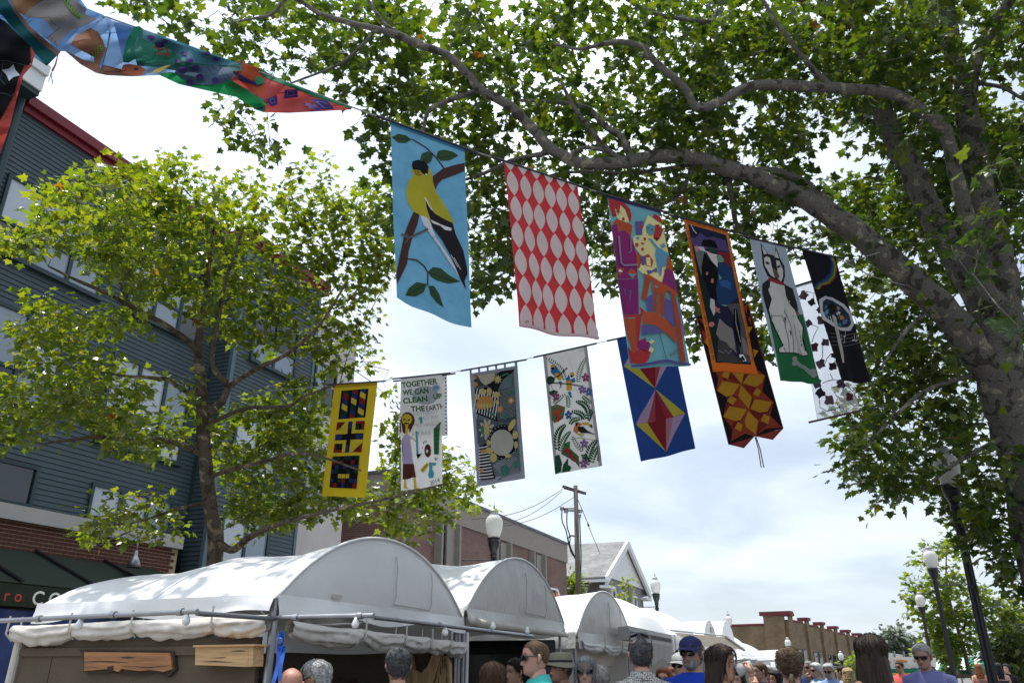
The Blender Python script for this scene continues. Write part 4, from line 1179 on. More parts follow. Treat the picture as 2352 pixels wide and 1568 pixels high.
# ---- the great sycamore on the right, its limb reaching over the street
BT = thing('sycamore_tree', 'huge grey-barked sycamore with a long limb reaching over the street banners', 'tree', (2.9, 10.9, 0))
bm_ = M['bark_big']
S = []
root = skel([(2410, 1300, 10.9, .34), (2372, 1130, 10.9, .33), (2328, 960, 10.9, .31), (2300, 850, 10.9, .31), (2304, 740, 10.9, .25)], 0)
foot = [(Vector((root[0][0].x + .12, root[0][0].y - .1, -.05)), .52), (Vector((root[0][0].x + .06, root[0][0].y - .05, .35)), .42)]
S.append(limb(foot + root, BT, bm_, 'trunk', 18, .06))
limbs = [
    [(2285, 870, 10.9, .27), (2195, 742, 10.8, .235), (2110, 655, 10.75, .22), (2010, 570, 10.7, .195), (1900, 485, 10.6, .175), (1800, 432, 10.5, .15), (1700, 396, 10.4, .13), (1600, 366, 10.3, .115), (1520, 357, 10.2, .105), (1440, 372, 10.1, .095), (1340, 374, 10.0, .088), (1270, 345, 9.95, .085), (1220, 292, 9.9, .078), (1163, 237, 9.85, .070), (1103, 205, 9.8, .064), (1075, 170, 9.75, .060), (1025, 125, 9.7, .056), (950, 98, 9.6, .052), (888, 72, 9.5, .046), (813, 55, 9.45, .040), (733, 30, 9.4, .032), (690, 0, 9.4, .026), (640, -40, 9.4, .02)],
    [(1905, 470, 10.75, .085), (1850, 425, 10.7, .085), (1800, 398, 10.65, .075), (1735, 392, 10.6, .060), (1700, 400, 10.55, .03)],
    [(1456, 372, 10.1, .065), (1426, 315, 10.15, .055), (1388, 287, 10.2, .050), (1351, 250, 10.2, .045), (1288, 235, 10.25, .035), (1191, 230, 10.3, .022)],
    [(1438, 370, 10.1, .05), (1388, 338, 10.0, .045), (1351, 287, 9.95, .038), (1318, 245, 9.9, .03), (1290, 190, 9.9, .02)],
    [(1400, 346, 10.0, .035), (1345, 338, 9.95, .03), (1320, 348, 9.9, .024), (1312, 365, 9.9, .012)],
    [(1103, 205, 9.8, .045), (1045, 225, 9.85, .04), (988, 250, 9.9, .035), (973, 298, 9.95, .024), (960, 360, 10, .014)],
    [(1255, 350, 9.95, .04), (1176, 368, 10.1, .034), (1100, 402, 10.2, .026), (1040, 420, 10.3, .015)],
    [(1600, 375, 10.35, .032), (1456, 396, 10.5, .03), (1340, 394, 10.6, .026), (1266, 402, 10.7, .02), (1180, 440, 10.8, .012)],
    [(1591, 380, 10.3, .04), (1561, 445, 10.5, .032), (1501, 478, 10.7, .024), (1430, 520, 10.9, .012)],
    [(1670, 395, 10.4, .055), (1684, 470, 10.6, .045), (1693, 515, 10.8, .038), (1736, 550, 11.0, .032), (1816, 566, 11.1, .02)],
    [(2285, 700, 10.85, .19), (2255, 640, 10.8, .14), (2215, 470, 10.6, .115), (2190, 380, 10.5, .105), (2172, 300, 10.4, .10), (2135, 265, 10.3, .092), (2039, 212, 10.2, .085), (1914, 203, 10.1, .08), (1764, 193, 10.0, .075), (1701, 207, 9.95, .072), (1638, 240, 9.9, .068), (1596, 244, 9.9, .062), (1576, 207, 9.85, .058), (1538, 170, 9.8, .055), (1496, 132, 9.8, .05), (1476, 107, 9.75, .047), (1426, 95, 9.7, .04), (1388, 100, 9.7, .034), (1330, 112, 9.7, .024), (1270, 100, 9.7, .014)],
    [(2295, 800, 11.1, .26), (2250, 690, 11.2, .23), (2151, 510, 11.4, .21), (2101, 405, 11.5, .20), (2051, 310, 11.6, .18), (2012, 200, 11.7, .15), (1989, 125, 11.8, .125), (1965, 50, 11.9, .105), (1935, -20, 12, .09), (1890, -120, 12, .06)],
    [(2310, 780, 11.2, .30), (2301, 630, 11.3, .24), (2266, 480, 11.4, .215), (2239, 355, 11.5, .20), (2221, 250, 11.55, .18), (2212, 185, 11.6, .15), (2190, 100, 11.7, .12), (2176, 0, 11.8, .10), (2160, -150, 12, .07)],
    [(2224, 220, 11.55, .13), (2242, 140, 11.5, .115), (2278, 60, 11.4, .10), (2314, 10, 11.3, .085), (2355, -60, 11.2, .06)],
    [(2214, 116, 11.6, .03), (2240, 95, 11.5, .027), (2264, 74, 11.4, .02)],
    [(2240, 190, 11.5, .038), (2301, 200, 11.2, .032), (2352, 228, 10.9, .024), (2420, 260, 10.6, .014)],
    [(970, 99, 9.6, .032), (895, 65, 9.7, .03), (863, 27, 9.8, .026), (838, -10, 9.9, .02)],
    [(860, 66, 9.5, .026), (845, 90, 9.55, .024), (800, 132, 9.6, .022), (763, 155, 9.65, .02), (670, 190, 9.7, .013)],
    [(720, 20, 9.4, .026), (663, -5, 9.5, .026), (625, 32, 9.6, .023), (588, 41, 9.7, .018), (530, 52, 9.8, .01)],
    [(1914, 203, 10.1, .05), (1860, 150, 10.0, .042), (1790, 60, 9.9, .035), (1740, -20, 9.9, .025)],
    [(1630, 50, 10.2, .03), (1500, 30, 10.2, .035), (1400, -30, 10.2, .03)],
    [(1950, 60, 11.8, .06), (1850, 10, 11.6, .05), (1780, -40, 11.5, .04)],
    [(2000, 170, 11.7, .06), (1900, 120, 11.3, .05), (1800, 115, 11.1, .04), (1700, 130, 11.0, .025)],
    [(2230, 860, 10.9, .05), (2120, 900, 10.6, .035), (2030, 980, 10.4, .022), (1980, 1040, 10.3, .012)],
    [(2310, 1000, 10.9, .05), (2200, 1060, 10.5, .03), (2120, 1120, 10.3, .014)],
    [(2150, 700, 10.8, .04), (2080, 760, 10.6, .03), (2020, 850, 10.5, .016)],
]
for l in limbs: S.append(limb(skel([(x, y, d, r * .86) for x, y, d, r in l], 0), BT, bm_, 'limb', 14 if l[0][3] > .1 else 9))
main_poly = [(335, -10), (365, 38), (410, 78), (455, 88), (492, 62), (515, 120), (560, 150), (612, 165), (640, 200), (690, 212), (740, 248), (790, 262), (815, 300), (842, 345), (822, 405), (850, 440), (885, 470), (905, 560), (1060, 560), (1085, 725), (1130, 700), (1158, 655), (1250, 640), (1335, 500), (1345, 600), (1400, 690), (1500, 700), (1560, 690), (1575, 735), (1592, 800), (1622, 805), (1640, 660), (1690, 700), (1728, 835), (1765, 822), (1782, 720), (1792, 610), (1850, 575), (1905, 600), (1930, 700), (1955, 845), (1985, 870), (1962, 940), (1910, 1000), (1938, 1085), (1990, 1120), (2010, 1175), (2080, 1130), (2150, 1150), (2200, 1200), (2255, 1265), (2310, 1350), (2360, 1392), (2365, -10)]
sparse = [(500, 225), (560, 218), (700, 270), (745, 330), (735, 372), (650, 382), (620, 352), (520, 345), (500, 300)]
edge = [(1965, 720), (2060, 690), (2160, 800), (2220, 900), (2240, 1080), (2300, 1250), (2352, 1390), (2300, 1330), (2250, 1265), (2150, 1150), (2080, 1130), (1990, 1115), (1915, 1000), (1975, 880)]
tuft = [(285, -5), (332, -5), (325, 18), (300, 14)]
holes_b = [(617, 102, 33, 37), (707, 65, 36, 24), (840, 45, 16, 26), (767, 112, 22, 22), (895, 103, 24, 20), (722, 185, 34, 18), (672, 150, 26, 16), (872, 415, 24, 34), (1140, 215, 24, 24), (1213, 330, 46, 28), (1366, 130, 60, 32), (1382, 175, 34, 28), (1445, 222, 18, 26), (1480, 323, 24, 16), (1707, 258, 38, 34), (1710, 355, 28, 28), (1703, 86, 18, 16), (1220, 97, 14, 10), (1945, 352, 95, 70), (1905, 310, 40, 26), (2235, 30, 34, 30), (2225, 95, 46, 46), (2295, 125, 24, 20), (2300, 208, 62, 50), (2270, 262, 18, 18), (2063, 108, 16, 14), (1880, 485, 70, 34), (1800, 520, 40, 22), (2330, 445, 22, 22), (2205, 895, 28, 38), (2180, 1075, 26, 36), (1000, 60, 20, 14), (1640, 690, 16, 40), (1700, 620, 30, 26), (1335, 470, 24, 26), (1110, 380, 22, 20), (1190, 270, 26, 20), (1560, 150, 20, 14), (1010, 200, 18, 14), (930, 170, 16, 12)]
def t_big(a, b, rs):
    if 2135 < a < 2225 and 1020 < b < 1320: return 12.7 + 1.2 * rs.rand()
    if a > 1880 and b < 1000 and rs.rand() < .86: return 11.95 + 2.8 * rs.rand()
    near = 9.95 if a < 1200 else (10.0 if a < 1650 else 10.25)
    return near + (4.0 if a > 900 else 2.0) * rs.rand() ** 1.25
nb = foliage(BT, 11, [(main_poly, 1.0), (sparse, .018), (tuft, .004), (edge, .11)], holes_b, 2550, t_big, S, LEAF_P, M['leaf_big'], bm_, (.092, .165), 9, .15,
             extra=[((1.5, 7.0, 4.6), (8.5, 17, 9.5), 480), ((-2.0, 7.5, 8.7), (2, 14, 11), 200), ((1.0, 8, 8.7), (8, 16, 11.5), 1500)], hole_d=.03)  # extra sprays, added so that their shade darkens the crown

# ---- the young plane tree in front of the clapboard building
LT = thing('plane_tree', 'bright young plane tree with forked brown trunk before the blue-grey clapboard building', 'tree', (-8.1, 8.6, 0))
bl = M['bark_left']
Sl = []
rt = skel([(492, 1300, 11.0, .115), (486, 1180, 11.0, .095), (474, 1084, 11.0, .09), (467, 1005, 11.0, .088), (466, 930, 11.0, .082), (462, 884, 11.0, .07), (457, 834, 11.0, .062), (455, 784, 11.0, .056), (470, 700, 11.0, .042), (480, 610, 11, .028), (490, 530, 11, .014), (494, 490, 11, .006)], 0)
Sl.append(limb([(Vector((rt[0][0].x, rt[0][0].y, 0.0)), .17)] + rt, LT, bl, 'trunk', 14))
for l in [
    [(466, 960, 11, .06), (490, 940, 10.95, .056), (515, 912, 10.9, .05), (522, 885, 10.9, .045), (497, 854, 10.8, .04), (487, 822, 10.75, .036), (500, 740, 10.7, .03), (520, 640, 10.7, .022), (560, 520, 10.7, .012)],
    [(522, 888, 10.9, .038), (587, 847, 10.7, .036), (650, 817, 10.5, .03), (695, 784, 10.4, .026), (745, 730, 10.3, .018), (800, 640, 10.3, .012)],
    [(460, 905, 11, .036), (425, 897, 10.8, .034), (387, 872, 10.6, .03), (350, 867, 10.4, .026), (287, 862, 10.2, .018), (210, 850, 10, .01)],
    [(466, 1045, 11, .045), (425, 1024, 10.8, .042), (362, 1007, 10.5, .038), (325, 1014, 10.3, .034), (237, 1002, 10, .028), (162, 1009, 9.8, .02), (100, 1018, 9.6, .012)],
    [(458, 810, 11, .045), (425, 777, 10.8, .042), (375, 742, 10.6, .038), (312, 710, 10.4, .033), (250, 675, 10.2, .028), (175, 642, 10, .02), (110, 610, 9.8, .011)],
    [(460, 640, 11, .03), (500, 567, 11.3, .026), (507, 530, 11.4, .02), (420, 430, 11.4, .01)],
    [(300, 706, 10.4, .022), (260, 610, 10.3, .018), (250, 520, 10.3, .014), (240, 430, 10.3, .008)],
    [(588, 935, 11.2, .028), (663, 931, 11.1, .024), (700, 909, 11, .018), (780, 880, 11, .01)],
    [(466, 980, 11.1, .035), (540, 945, 11.3, .03), (588, 932, 11.2, .028)],
    [(476, 1095, 11, .035), (532, 1077, 10.9, .032), (600, 1060, 10.8, .026), (700, 1040, 10.7, .02), (830, 1080, 10.6, .012)],
    [(488, 1230, 11, .06), (530, 1262, 10.6, .052), (565, 1238, 10.3, .045), (625, 1208, 10.1, .036), (720, 1180, 10, .026), (860, 1150, 9.9, .018), (1020, 1110, 9.9, .010)],
    [(480, 1150, 11, .03), (400, 1170, 10.5, .022), (300, 1200, 10.1, .014), (180, 1205, 9.8, .008)],
]: Sl.append(limb(skel(l, 0), LT, bl, 'limb', 9))
L1 = [(112, 432), (150, 412), (225, 368), (262, 380), (300, 402), (345, 390), (420, 352), (440, 402), (500, 420), (560, 392), (640, 398), (690, 384), (745, 360), (775, 432), (870, 430), (902, 520), (905, 650), (850, 742), (846, 850), (760, 862), (700, 800), (640, 832), (560, 782), (480, 762), (400, 702), (330, 692), (250, 642), (150, 560), (60, 582), (-20, 572), (-20, 548), (50, 520), (92, 540), (62, 470), (100, 445)]
L2 = [(60, 700), (30, 762), (60, 860), (-30, 880), (-30, 1022), (80, 1002), (200, 960), (262, 1012), (352, 1062), (430, 1002), (462, 940), (430, 862), (330, 862), (252, 802), (332, 722), (270, 702), (150, 722), (100, 642)]
L3 = [(480, 962), (560, 932), (640, 872), (760, 862), (742, 962), (762, 1090), (850, 1152), (882, 1082), (905, 930), (880, 880), (960, 960), (1022, 1042), (1062, 1030), (1098, 1110), (1098, 1168), (1010, 1200), (950, 1250), (880, 1215), (800, 1182), (690, 1192), (560, 1242), (530, 1182), (500, 1062)]
L4 = [(130, 1212), (200, 1182), (272, 1132), (352, 1132), (420, 1182), (432, 1242), (320, 1252), (180, 1232)]
holes_l = [(70, 640, 60, 40), (390, 900, 44, 60), (330, 980, 30, 26), (440, 405, 18, 26), (230, 790, 60, 22), (610, 900, 40, 20), (420, 800, 36, 26), (150, 690, 34, 22), (880, 880, 26, 20), (560, 1000, 24, 30), (450, 980, 26, 40), (620, 420, 30, 20), (720, 480, 20, 16), (545, 440, 22, 18)]
nl_ = foliage(LT, 23, [(L1, 1.0), (L2, .36), (L3, .62), (L4, .05)], holes_l, 1650, lambda a, b, rs: (9.0 + 3.7 * rs.rand() if a < 340 else (10.1 + 2.8 * rs.rand() if a < 500 else 11.7 + 2.2 * rs.rand())) if a < 640 else ((11.2 if b > 1090 and a < 800 else 11.75) + 1.7 * rs.rand()), Sl, LEAF_P, M['leaf_left'], bl, (.074, .132), 10, .125, hole_d=.06, tw=.004,
              extra=[((-11.5, 5.5, 4.0), (-9.5, 8.0, 8.0), 30)])

# ---- slim street tree on the right
def C8(x, y): return 1764 + x / 4, 1176 + y / 4
def c8(*p): return [C8(*q) for q in p]
ST = thing('street_tree', 'slim young street tree between the black lamp posts', 'tree', tuple(at(975, 660, 31))[:2] + (0,))
Ss = []
base_ = at(984, 660, 31)
Ss.append(limb([(Vector((base_.x + .1, base_.y, 0)), .10)] + skel([(*C8(1870, 1500), 31, .085), (*C8(1800, 1250), 31, .075), (*C8(1740, 1050), 31, .065), (*C8(1680, 850), 31, .05), (*C8(1640, 620), 31, .035), (*C8(1640, 350), 31, .018)], 0), ST, M['bark_grey'], 'trunk', 10))
for l in ([(*C8(1760, 1090), 31, .04), (*C8(1900, 950), 31.6, .03), (*C8(2060, 850), 31.3, .015)], [(*C8(1740, 1050), 31, .04), (*C8(1600, 980), 31.3, .03), (*C8(1350, 900), 31.6, .015)], [(*C8(1680, 850), 31, .035), (*C8(1500, 760), 31.7, .025), (*C8(1300, 720), 31.5, .012)], [(*C8(1650, 700), 31, .03), (*C8(1750, 640), 31, .02), (*C8(1860, 660), 31, .01)], [(*C8(1640, 520), 31, .025), (*C8(1520, 470), 31, .018), (*C8(1360, 450), 31, .008)]):
    Ss.append(limb(skel(l, 0), ST, M['bark_grey'], 'limb', 7))
SP = c8((1650, 165), (1700, 200), (1770, 240), (1795, 400), (1720, 500), (1850, 640), (1960, 700), (2080, 740), (2200, 780), (2255, 880), (2230, 1000), (2150, 1120), (2050, 1170), (1900, 1220), (1820, 1290), (1650, 1310), (1560, 1240), (1430, 1110), (1500, 1050), (1270, 945), (1255, 850), (1215, 740), (1260, 630), (1400, 625), (1350, 590), (1310, 480), (1335, 420), (1460, 390), (1400, 320), (1440, 255), (1560, 270), (1600, 190))
SP2 = c8((1500, 1080), (1640, 1120), (1760, 1300), (1740, 1440), (1600, 1400), (1500, 1330))
foliage(ST, 31, [(SP, 1.0), (SP2, .2)], [(*C8(1640, 480), 12, 10), (*C8(1560, 560), 14, 10), (*C8(1850, 1060), 10, 8), (*C8(1430, 980), 14, 8), (*C8(1800, 800), 10, 14)], 215, lambda a, b, rs: 30.3 + 2.4 * rs.rand(), Ss, LEAF_P, M['leaf_small'], M['bark_grey'], (.16, .26), 12, .22, nearest=0, tw=.006)


def simple_tree(name, label, polys, t, dt, n, trunk, leafm, size, per, spread, seed, group=None, h0=None):
    o = thing(name, label, 'tree' if 'bush' not in name and 'shrub' not in name else 'bush', tuple(at(trunk[0], trunk[1], t))[:2] + (ground_z(at(trunk[0], trunk[1], t).y),), group)
    b = at(trunk[0], trunk[1], t); gz = ground_z(b.y)
    top = at(trunk[2], trunk[3], t)
    sp = [limb([(Vector((b.x, b.y, gz - .1)), trunk[4]), (Vector((b.x, b.y, (gz + b.z) / 2)), trunk[4] * .85), (b, trunk[4] * .7), (b.lerp(top, .5), trunk[4] * .5), (top, trunk[4] * .2)], o, M['bark_grey'], 'trunk', 8)]
    foliage(o, seed, [(polys, 1)], [], n, lambda a, bb, rs: t + dt * (rs.rand() - .5), sp, LEAF_S, leafm, M['bark_grey'], size, per, spread, nearest=0, tw=.012 * t / 40)
    return o


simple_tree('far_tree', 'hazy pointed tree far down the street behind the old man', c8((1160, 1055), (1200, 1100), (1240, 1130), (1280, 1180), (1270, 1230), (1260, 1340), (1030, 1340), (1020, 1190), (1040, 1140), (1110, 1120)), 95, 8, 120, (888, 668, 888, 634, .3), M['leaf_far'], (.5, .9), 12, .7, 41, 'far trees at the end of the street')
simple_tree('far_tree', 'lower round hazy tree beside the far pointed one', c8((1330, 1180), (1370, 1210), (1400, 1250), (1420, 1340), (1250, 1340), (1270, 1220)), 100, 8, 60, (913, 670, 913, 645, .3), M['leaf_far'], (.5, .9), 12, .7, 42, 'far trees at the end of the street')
simple_tree('leafy_bush', 'tall green bush at the street edge, right of the tallest black lamp post', c8((2360, 880), (2260, 980), (2200, 1080), (2140, 1160), (2070, 1280), (2080, 1460), (2200, 1440), (2380, 1570), (2400, 900)), 33, 5, 330, (1012, 684, 1016, 620, .08), M['leaf_bush'], (.16, .32), 14, .45, 43)
simple_tree('leafy_bush', 'green bush beneath the street tree by the second lamp post', c8((1500, 1120), (1600, 1180), (1700, 1290), (1760, 1400), (1640, 1440), (1520, 1400)), 36, 3, 70, (942, 670, 946, 645, .05), M['leaf_small'], (.16, .30), 12, .35, 44)
simple_tree('leafy_bush', 'small green tree in front of the buff brick wall', c8((760, 1350), (820, 1370), (840, 1480), (730, 1490), (715, 1400)), 62, 4, 60, (853, 672, 853, 661, .06), M['leaf_small'], (.25, .45), 10, .4, 45)
def C7(x, y): return 1176 + x / 4, 1176 + y / 4
simple_tree('leafy_bush', 'green bush squeezed between brown office and utility pole', [C7(515, 585), C7(580, 600), C7(600, 680), C7(600, 790), C7(515, 790)], 46, 2, 60, (571, 606, 571, 582, .06), M['leaf_small'], (.22, .4), 12, .3, 46)
sap = simple_tree('sapling', 'thin yellow-green sapling in front of the grey house', [C7(1050, 600), C7(1100, 590), C7(1110, 760), C7(1040, 790), C7(900, 800), C7(920, 760), C7(1000, 730)], 27, .8, 16, (629, 600, 628, 578, .02), M['leaf_left'], (.12, .2), 6, .16, 47)

# ================================================================ BANNERS ON TWO STRINGS
CLOTHS = {}
KCOL = .74


def s2l(c): return tuple(((x / 255) / 12.92 if x / 255 <= .04045 else ((x / 255 + .055) / 1.055) ** 2.4) for x in c)


def cloth(c, transl=.36, var=.07, hue=None, scale=5.0):
    g = .3 * c[0] + .55 * c[1] + .15 * c[2]
    c = [x + (g - x) * .14 for x in c]
    k = (tuple(c), transl, var, hue)
    if k not in CLOTHS:
        kk = KCOL * (1 + .55 * min(s2l(c)) / .6)
        l = [min(.82, x * kk) for x in s2l(c)]
        h = [min(.82, x * KCOL) for x in s2l(hue)] if hue else None
        CLOTHS[k] = pm('dyed_cloth', l, .85, var, scale, .12, 70, spec=.12, transl=transl, hue=h)
    return CLOTHS[k]


def check_mat():
    m, N, L = new_mat('gingham_cloth'); out = N.new('ShaderNodeOutputMaterial'); b = N.new('ShaderNodeBsdfPrincipled'); b.inputs['Roughness'].default_value = .9
    tc = N.new('ShaderNodeTexCoord'); ck = N.new('ShaderNodeTexChecker'); ck.inputs['Scale'].default_value = 75
    ck.inputs['Color1'].default_value = (.02, .025, .05, 1); ck.inputs['Color2'].default_value = (.36, .38, .42, 1)
    L.new(tc.outputs['Object'], ck.inputs['Vector']); L.new(ck.outputs[0], b.inputs['Base Color']); L.new(b.outputs[0], out.inputs['Surface'])
    return m


M['gingham'] = check_mat()
M['rod'] = pm('dark_banner_rod', (.02, .02, .03), .5, .2)
M['rope'] = pm('pale_grey_rope', (.30, .30, .30), .8, .2, 30)


def tess(poly, sx, sy):
    """cut a flat polygon into small triangles so that it can follow the cloth"""
    bm = bmesh.new()
    vs = []
    for p in poly:
        if not vs or (vs[-1].co.xy - Vector(p)).length > 1e-7: vs.append(bm.verts.new((p[0], p[1], 0)))
    try: bm.faces.new(vs)
    except ValueError: bm.free(); return [], []
    bmesh.ops.triangulate(bm, faces=bm.faces[:])
    xs = [p[0] for p in poly]; ys = [p[1] for p in poly]
    for lo, hi, st, ax in ((min(xs), max(xs), sx, 0), (min(ys), max(ys), sy, 1)):
        k = math.floor(lo / st) + 1
        while k * st < hi:
            co, no = [0, 0, 0], [0, 0, 0]; co[ax] = k * st; no[ax] = 1
            bmesh.ops.bisect_plane(bm, geom=bm.verts[:] + bm.edges[:] + bm.faces[:], plane_co=co, plane_no=no, dist=1e-7)
            k += 1
    bm.verts.index_update()
    V = [(v.co.x, v.co.y) for v in bm.verts]; Fc = [tuple(v.index for v in f.verts) for f in bm.faces]
    bm.free()
    return V, Fc


def stroke(pts, w):
    """a line of width w as a polygon"""
    L_, R_ = [], []
    n = len(pts)
    for i in range(n):
        a, b = pts[max(i - 1, 0)], pts[min(i + 1, n - 1)]
        dx, dy = b[0] - a[0], b[1] - a[1]; l = math.hypot(dx, dy) or 1
        ww = w if not isinstance(w, (list, tuple)) else w[0] + (w[1] - w[0]) * i / (n - 1)
        nx, ny = -dy / l * ww / 2, dx / l * ww / 2
        L_.append((pts[i][0] + nx, pts[i][1] + ny)); R_.append((pts[i][0] - nx, pts[i][1] - ny))
    return L_ + R_[::-1]


def ell(cx, cy, rx, ry, rot=0, n=14):
    c, s = math.cos(R(rot)), math.sin(R(rot))
    return [(cx + rx * math.cos(a) * c - ry * math.sin(a) * s, cy + rx * math.cos(a) * s + ry * math.sin(a) * c) for a in [2 * math.pi * k / n for k in range(n)]]


def leafp(x0, y0, x1, y1, w, n=5):
    """a pointed leaf between two points"""
    dx, dy = x1 - x0, y1 - y0; l = math.hypot(dx, dy) or 1; nx, ny = -dy / l, dx / l
    up = [(x0 + dx * k / n + nx * w * math.sin(math.pi * k / n), y0 + dy * k / n + ny * w * math.sin(math.pi * k / n)) for k in range(n + 1)]
    dn = [(x0 + dx * k / n - nx * w * math.sin(math.pi * k / n), y0 + dy * k / n - ny * w * math.sin(math.pi * k / n)) for k in range(n - 1, 0, -1)]
    return up + dn


def P_(s): return [tuple(float(q) for q in p.split(',')) for p in s.split()]


STR1 = ((-4.4, 2.9), (.35, 8.97))
STR2 = ((-6.3, 9.0), (-.9, 9.15))


STUFFY = ('fern', 'dot', 'fabric_stripe', 'wing_bar', 'edge_mark', 'dog_line', 'leaf_vein', 'small_flower', 'flower', 'music', 'palette_paint', 'vine', 'weed', 'rainbow')


class Banner:
    def __init__(self, name, label, sheet, quad, plane, base, group='hanging festival banners', amp=.02, push=0.0, basepoly=None, transl=.30, rod=True, hue=None, bmat=None):
        """quad: four corners on the survey sheet (x0, y0, scale)"""
        self.sh, self.quad = sheet, quad
        w = [((sheet[0] + x / sheet[2]) / 4, (sheet[1] + y / sheet[2]) / 4) for x, y in quad]
        tl, tr = on_vplane(*w[0], *plane), on_vplane(*w[1], *plane)
        br, bl_ = near_vert(*w[2], tr.x, tr.y), near_vert(*w[3], tl.x, tl.y)
        self.C = [tl, tr, br, bl_]
        n = (tr - tl).cross(bl_ - tl).normalized()
        if n.dot(CAMP - tl) < 0: n = -n
        self.n = n
        self.push = push
        self.amp, self.ph = amp * 1.5, tl.x * 2.3
        self.t = thing(name, label, 'banner', tuple((tl + tr) / 2), group)
        self.off, self.parts, self.label = .002, {}, label
        self.W = (tr - tl).length
        m = bmat or cloth(base, transl, hue=hue)
        b = MB()
        if basepoly is None:
            b.grid(lambda a, c: self.S(a, c, 0), 16, 28)
        else:
            V, Fc = tess(basepoly, 1 / 14, 1 / 26); b.add([self.S(x, y, 0) for x, y in V], Fc)
        b.build('cloth', m, self.t, smooth=True)
        if rod:
            d = (tr - tl).normalized(); r = MB(); up = Vector((0, 0, .008))
            r.tube([tl - d * .13 + up + n * push, tr + d * .13 + up + n * push], .0125, 8); r.build('rod', M['rod'], self.t)
        self.tl, self.tr = tl, tr

    def S(self, a, c, off):
        q = self.C
        p = (q[0] * (1 - a) + q[1] * a) * (1 - c) + (q[3] * (1 - a) + q[2] * a) * c
        u = self.amp * max(c, 0) ** .7 * (math.sin(a * 5.5 + self.ph + c * 1.4) + .6 * math.sin(a * 11 - c * 2.3 + self.ph * 2) + .35 * math.sin(c * 9 + a * 3)) + .05 * math.sin(math.pi * c) * self.amp * 10 * .3
        return p + self.n * (u + off + self.push)

    def inv(self, x, y):
        q = self.quad; a = c = .5
        for _ in range(8):
            px = (q[0][0] * (1 - a) + q[1][0] * a) * (1 - c) + (q[3][0] * (1 - a) + q[2][0] * a) * c
            py = (q[0][1] * (1 - a) + q[1][1] * a) * (1 - c) + (q[3][1] * (1 - a) + q[2][1] * a) * c
            ax = (q[1][0] - q[0][0]) * (1 - c) + (q[2][0] - q[3][0]) * c; ay = (q[1][1] - q[0][1]) * (1 - c) + (q[2][1] - q[3][1]) * c
            cx = (q[3][0] - q[0][0]) * (1 - a) + (q[2][0] - q[1][0]) * a; cy = (q[3][1] - q[0][1]) * (1 - a) + (q[2][1] - q[1][1]) * a
            D = ax * cy - ay * cx
            ex, ey = x - px, y - py
            a += (ex * cy - ey * cx) / D; c += (ax * ey - ay * ex) / D
        return a, c

    def st(self, poly): return [self.inv(x, y) for x, y in poly]

    def add(self, name, col, poly, space='px', sep=False, mat=None, transl=.30, clip=True):
        """one sewn or painted shape; shapes of one name join into one part unless sep"""
        st = self.st(poly) if space == 'px' else list(poly)
        if clip: st = [(min(1, max(0, x)), min(1, max(0, y))) for x, y in st]
        V, Fc = tess(st, 1 / 16, 1 / 28)
        if name not in STUFFY or name != getattr(self, 'last', None): self.off += .0003
        self.last = name
        o = self.off
        pts = [self.S(x, y, o) for x, y in V]
        m = mat or cloth(col, transl)
        if name in ('blot', 'border', 'parrot', 'palm_leaf', 'vine_leaf', 'bone', 'branch', 'dancer', 'guitar', 'felt_leaf'): sep = True
        key = name if not sep else name + str(len(self.parts))
        if key not in self.parts: self.parts[key] = (name, MB(), [])
        nm, b, ml = self.parts[key]
        if m not in ml: ml.append(m)
        b.add(pts, Fc, ml.index(m))
        return self

    def text(self, name, col, txt, p0, p1, h, bold=0.0, mirror=False, sep=False, space=1.0, transl=.3):
        vs, fs = text_mb(txt, 1.0, bold, space)
        w = max(v.x for v in vs) - min(v.x for v in vs); x0 = min(v.x for v in vs)
        p0, p1 = Vector(p0), Vector(p1); d = p1 - p0
        up = Vector((d.y, -d.x)).normalized() * h / .72
        if up.y > 0 and abs(d.x) > abs(d.y): up = -up
        self.off += .0004; self.last = name
        pts = []
        for v in vs:
            f = (v.x - x0) / w
            if mirror: f = 1 - f
            q = p0 + d * f + up * v.y
            a, c = self.inv(q.x, q.y)
            pts.append(self.S(min(1, max(0, a)), min(1, max(0, c)), self.off))
        m = cloth(col, transl)
        key = name + 't' + str(len(self.parts)); self.parts[key] = (name, MB(), [])
        nm, b, ml = self.parts[key]
        if m not in ml: ml.append(m)
        b.add(pts, fs, ml.index(m))

    def done(self):
        for k, (nm, b, ml) in self.parts.items():
            o = b.build(nm, ml, self.t, smooth=True)
            if nm in STUFFY: o['kind'] = 'stuff'
        return self


SA, SB, SCc, SD = (1500, 450, 1.6505), (2400, 750, 2.09), (2700, 850, 1.4933), (2650, 800, 1.742)
S4, S5 = (1250, 1350, 2.24), (1800, 1300, 2.24)

# ---- goldfinch
B1 = Banner('goldfinch_banner', 'sky-blue banner painted with a yellow goldfinch on a brown branch', SA, P_('103,60 592,240 636,1418 138,1245'), STR1, (88, 160, 198), hue=(120, 180, 215), amp=.012,
            basepoly=[(0, 0), (1, 0), (1, 1), (.5, 1.0), (.19, 1.0), (.10, .995), (0.0, .985)])
B1.add('hem', (60, 130, 170), [(0, 0), (1, 0), (1, .018), (0, .018)], 'st')
LG = (62, 92, 58)
for s in ('110,170 150,145 200,155 235,185 200,212 150,210', '290,330 300,285 340,265 378,285 365,335 340,358 310,350', '398,300 410,260 450,248 510,262 548,288 490,325 430,330',
          '335,1075 370,1045 430,1045 490,1085 565,1130 490,1138 400,1125 355,1105', '193,1215 215,1170 265,1135 330,1150 310,1200 260,1222', '340,1160 380,1160 420,1205 455,1283 400,1260 355,1215'):
    B1.add('leaf', LG, P_(s), sep=True)
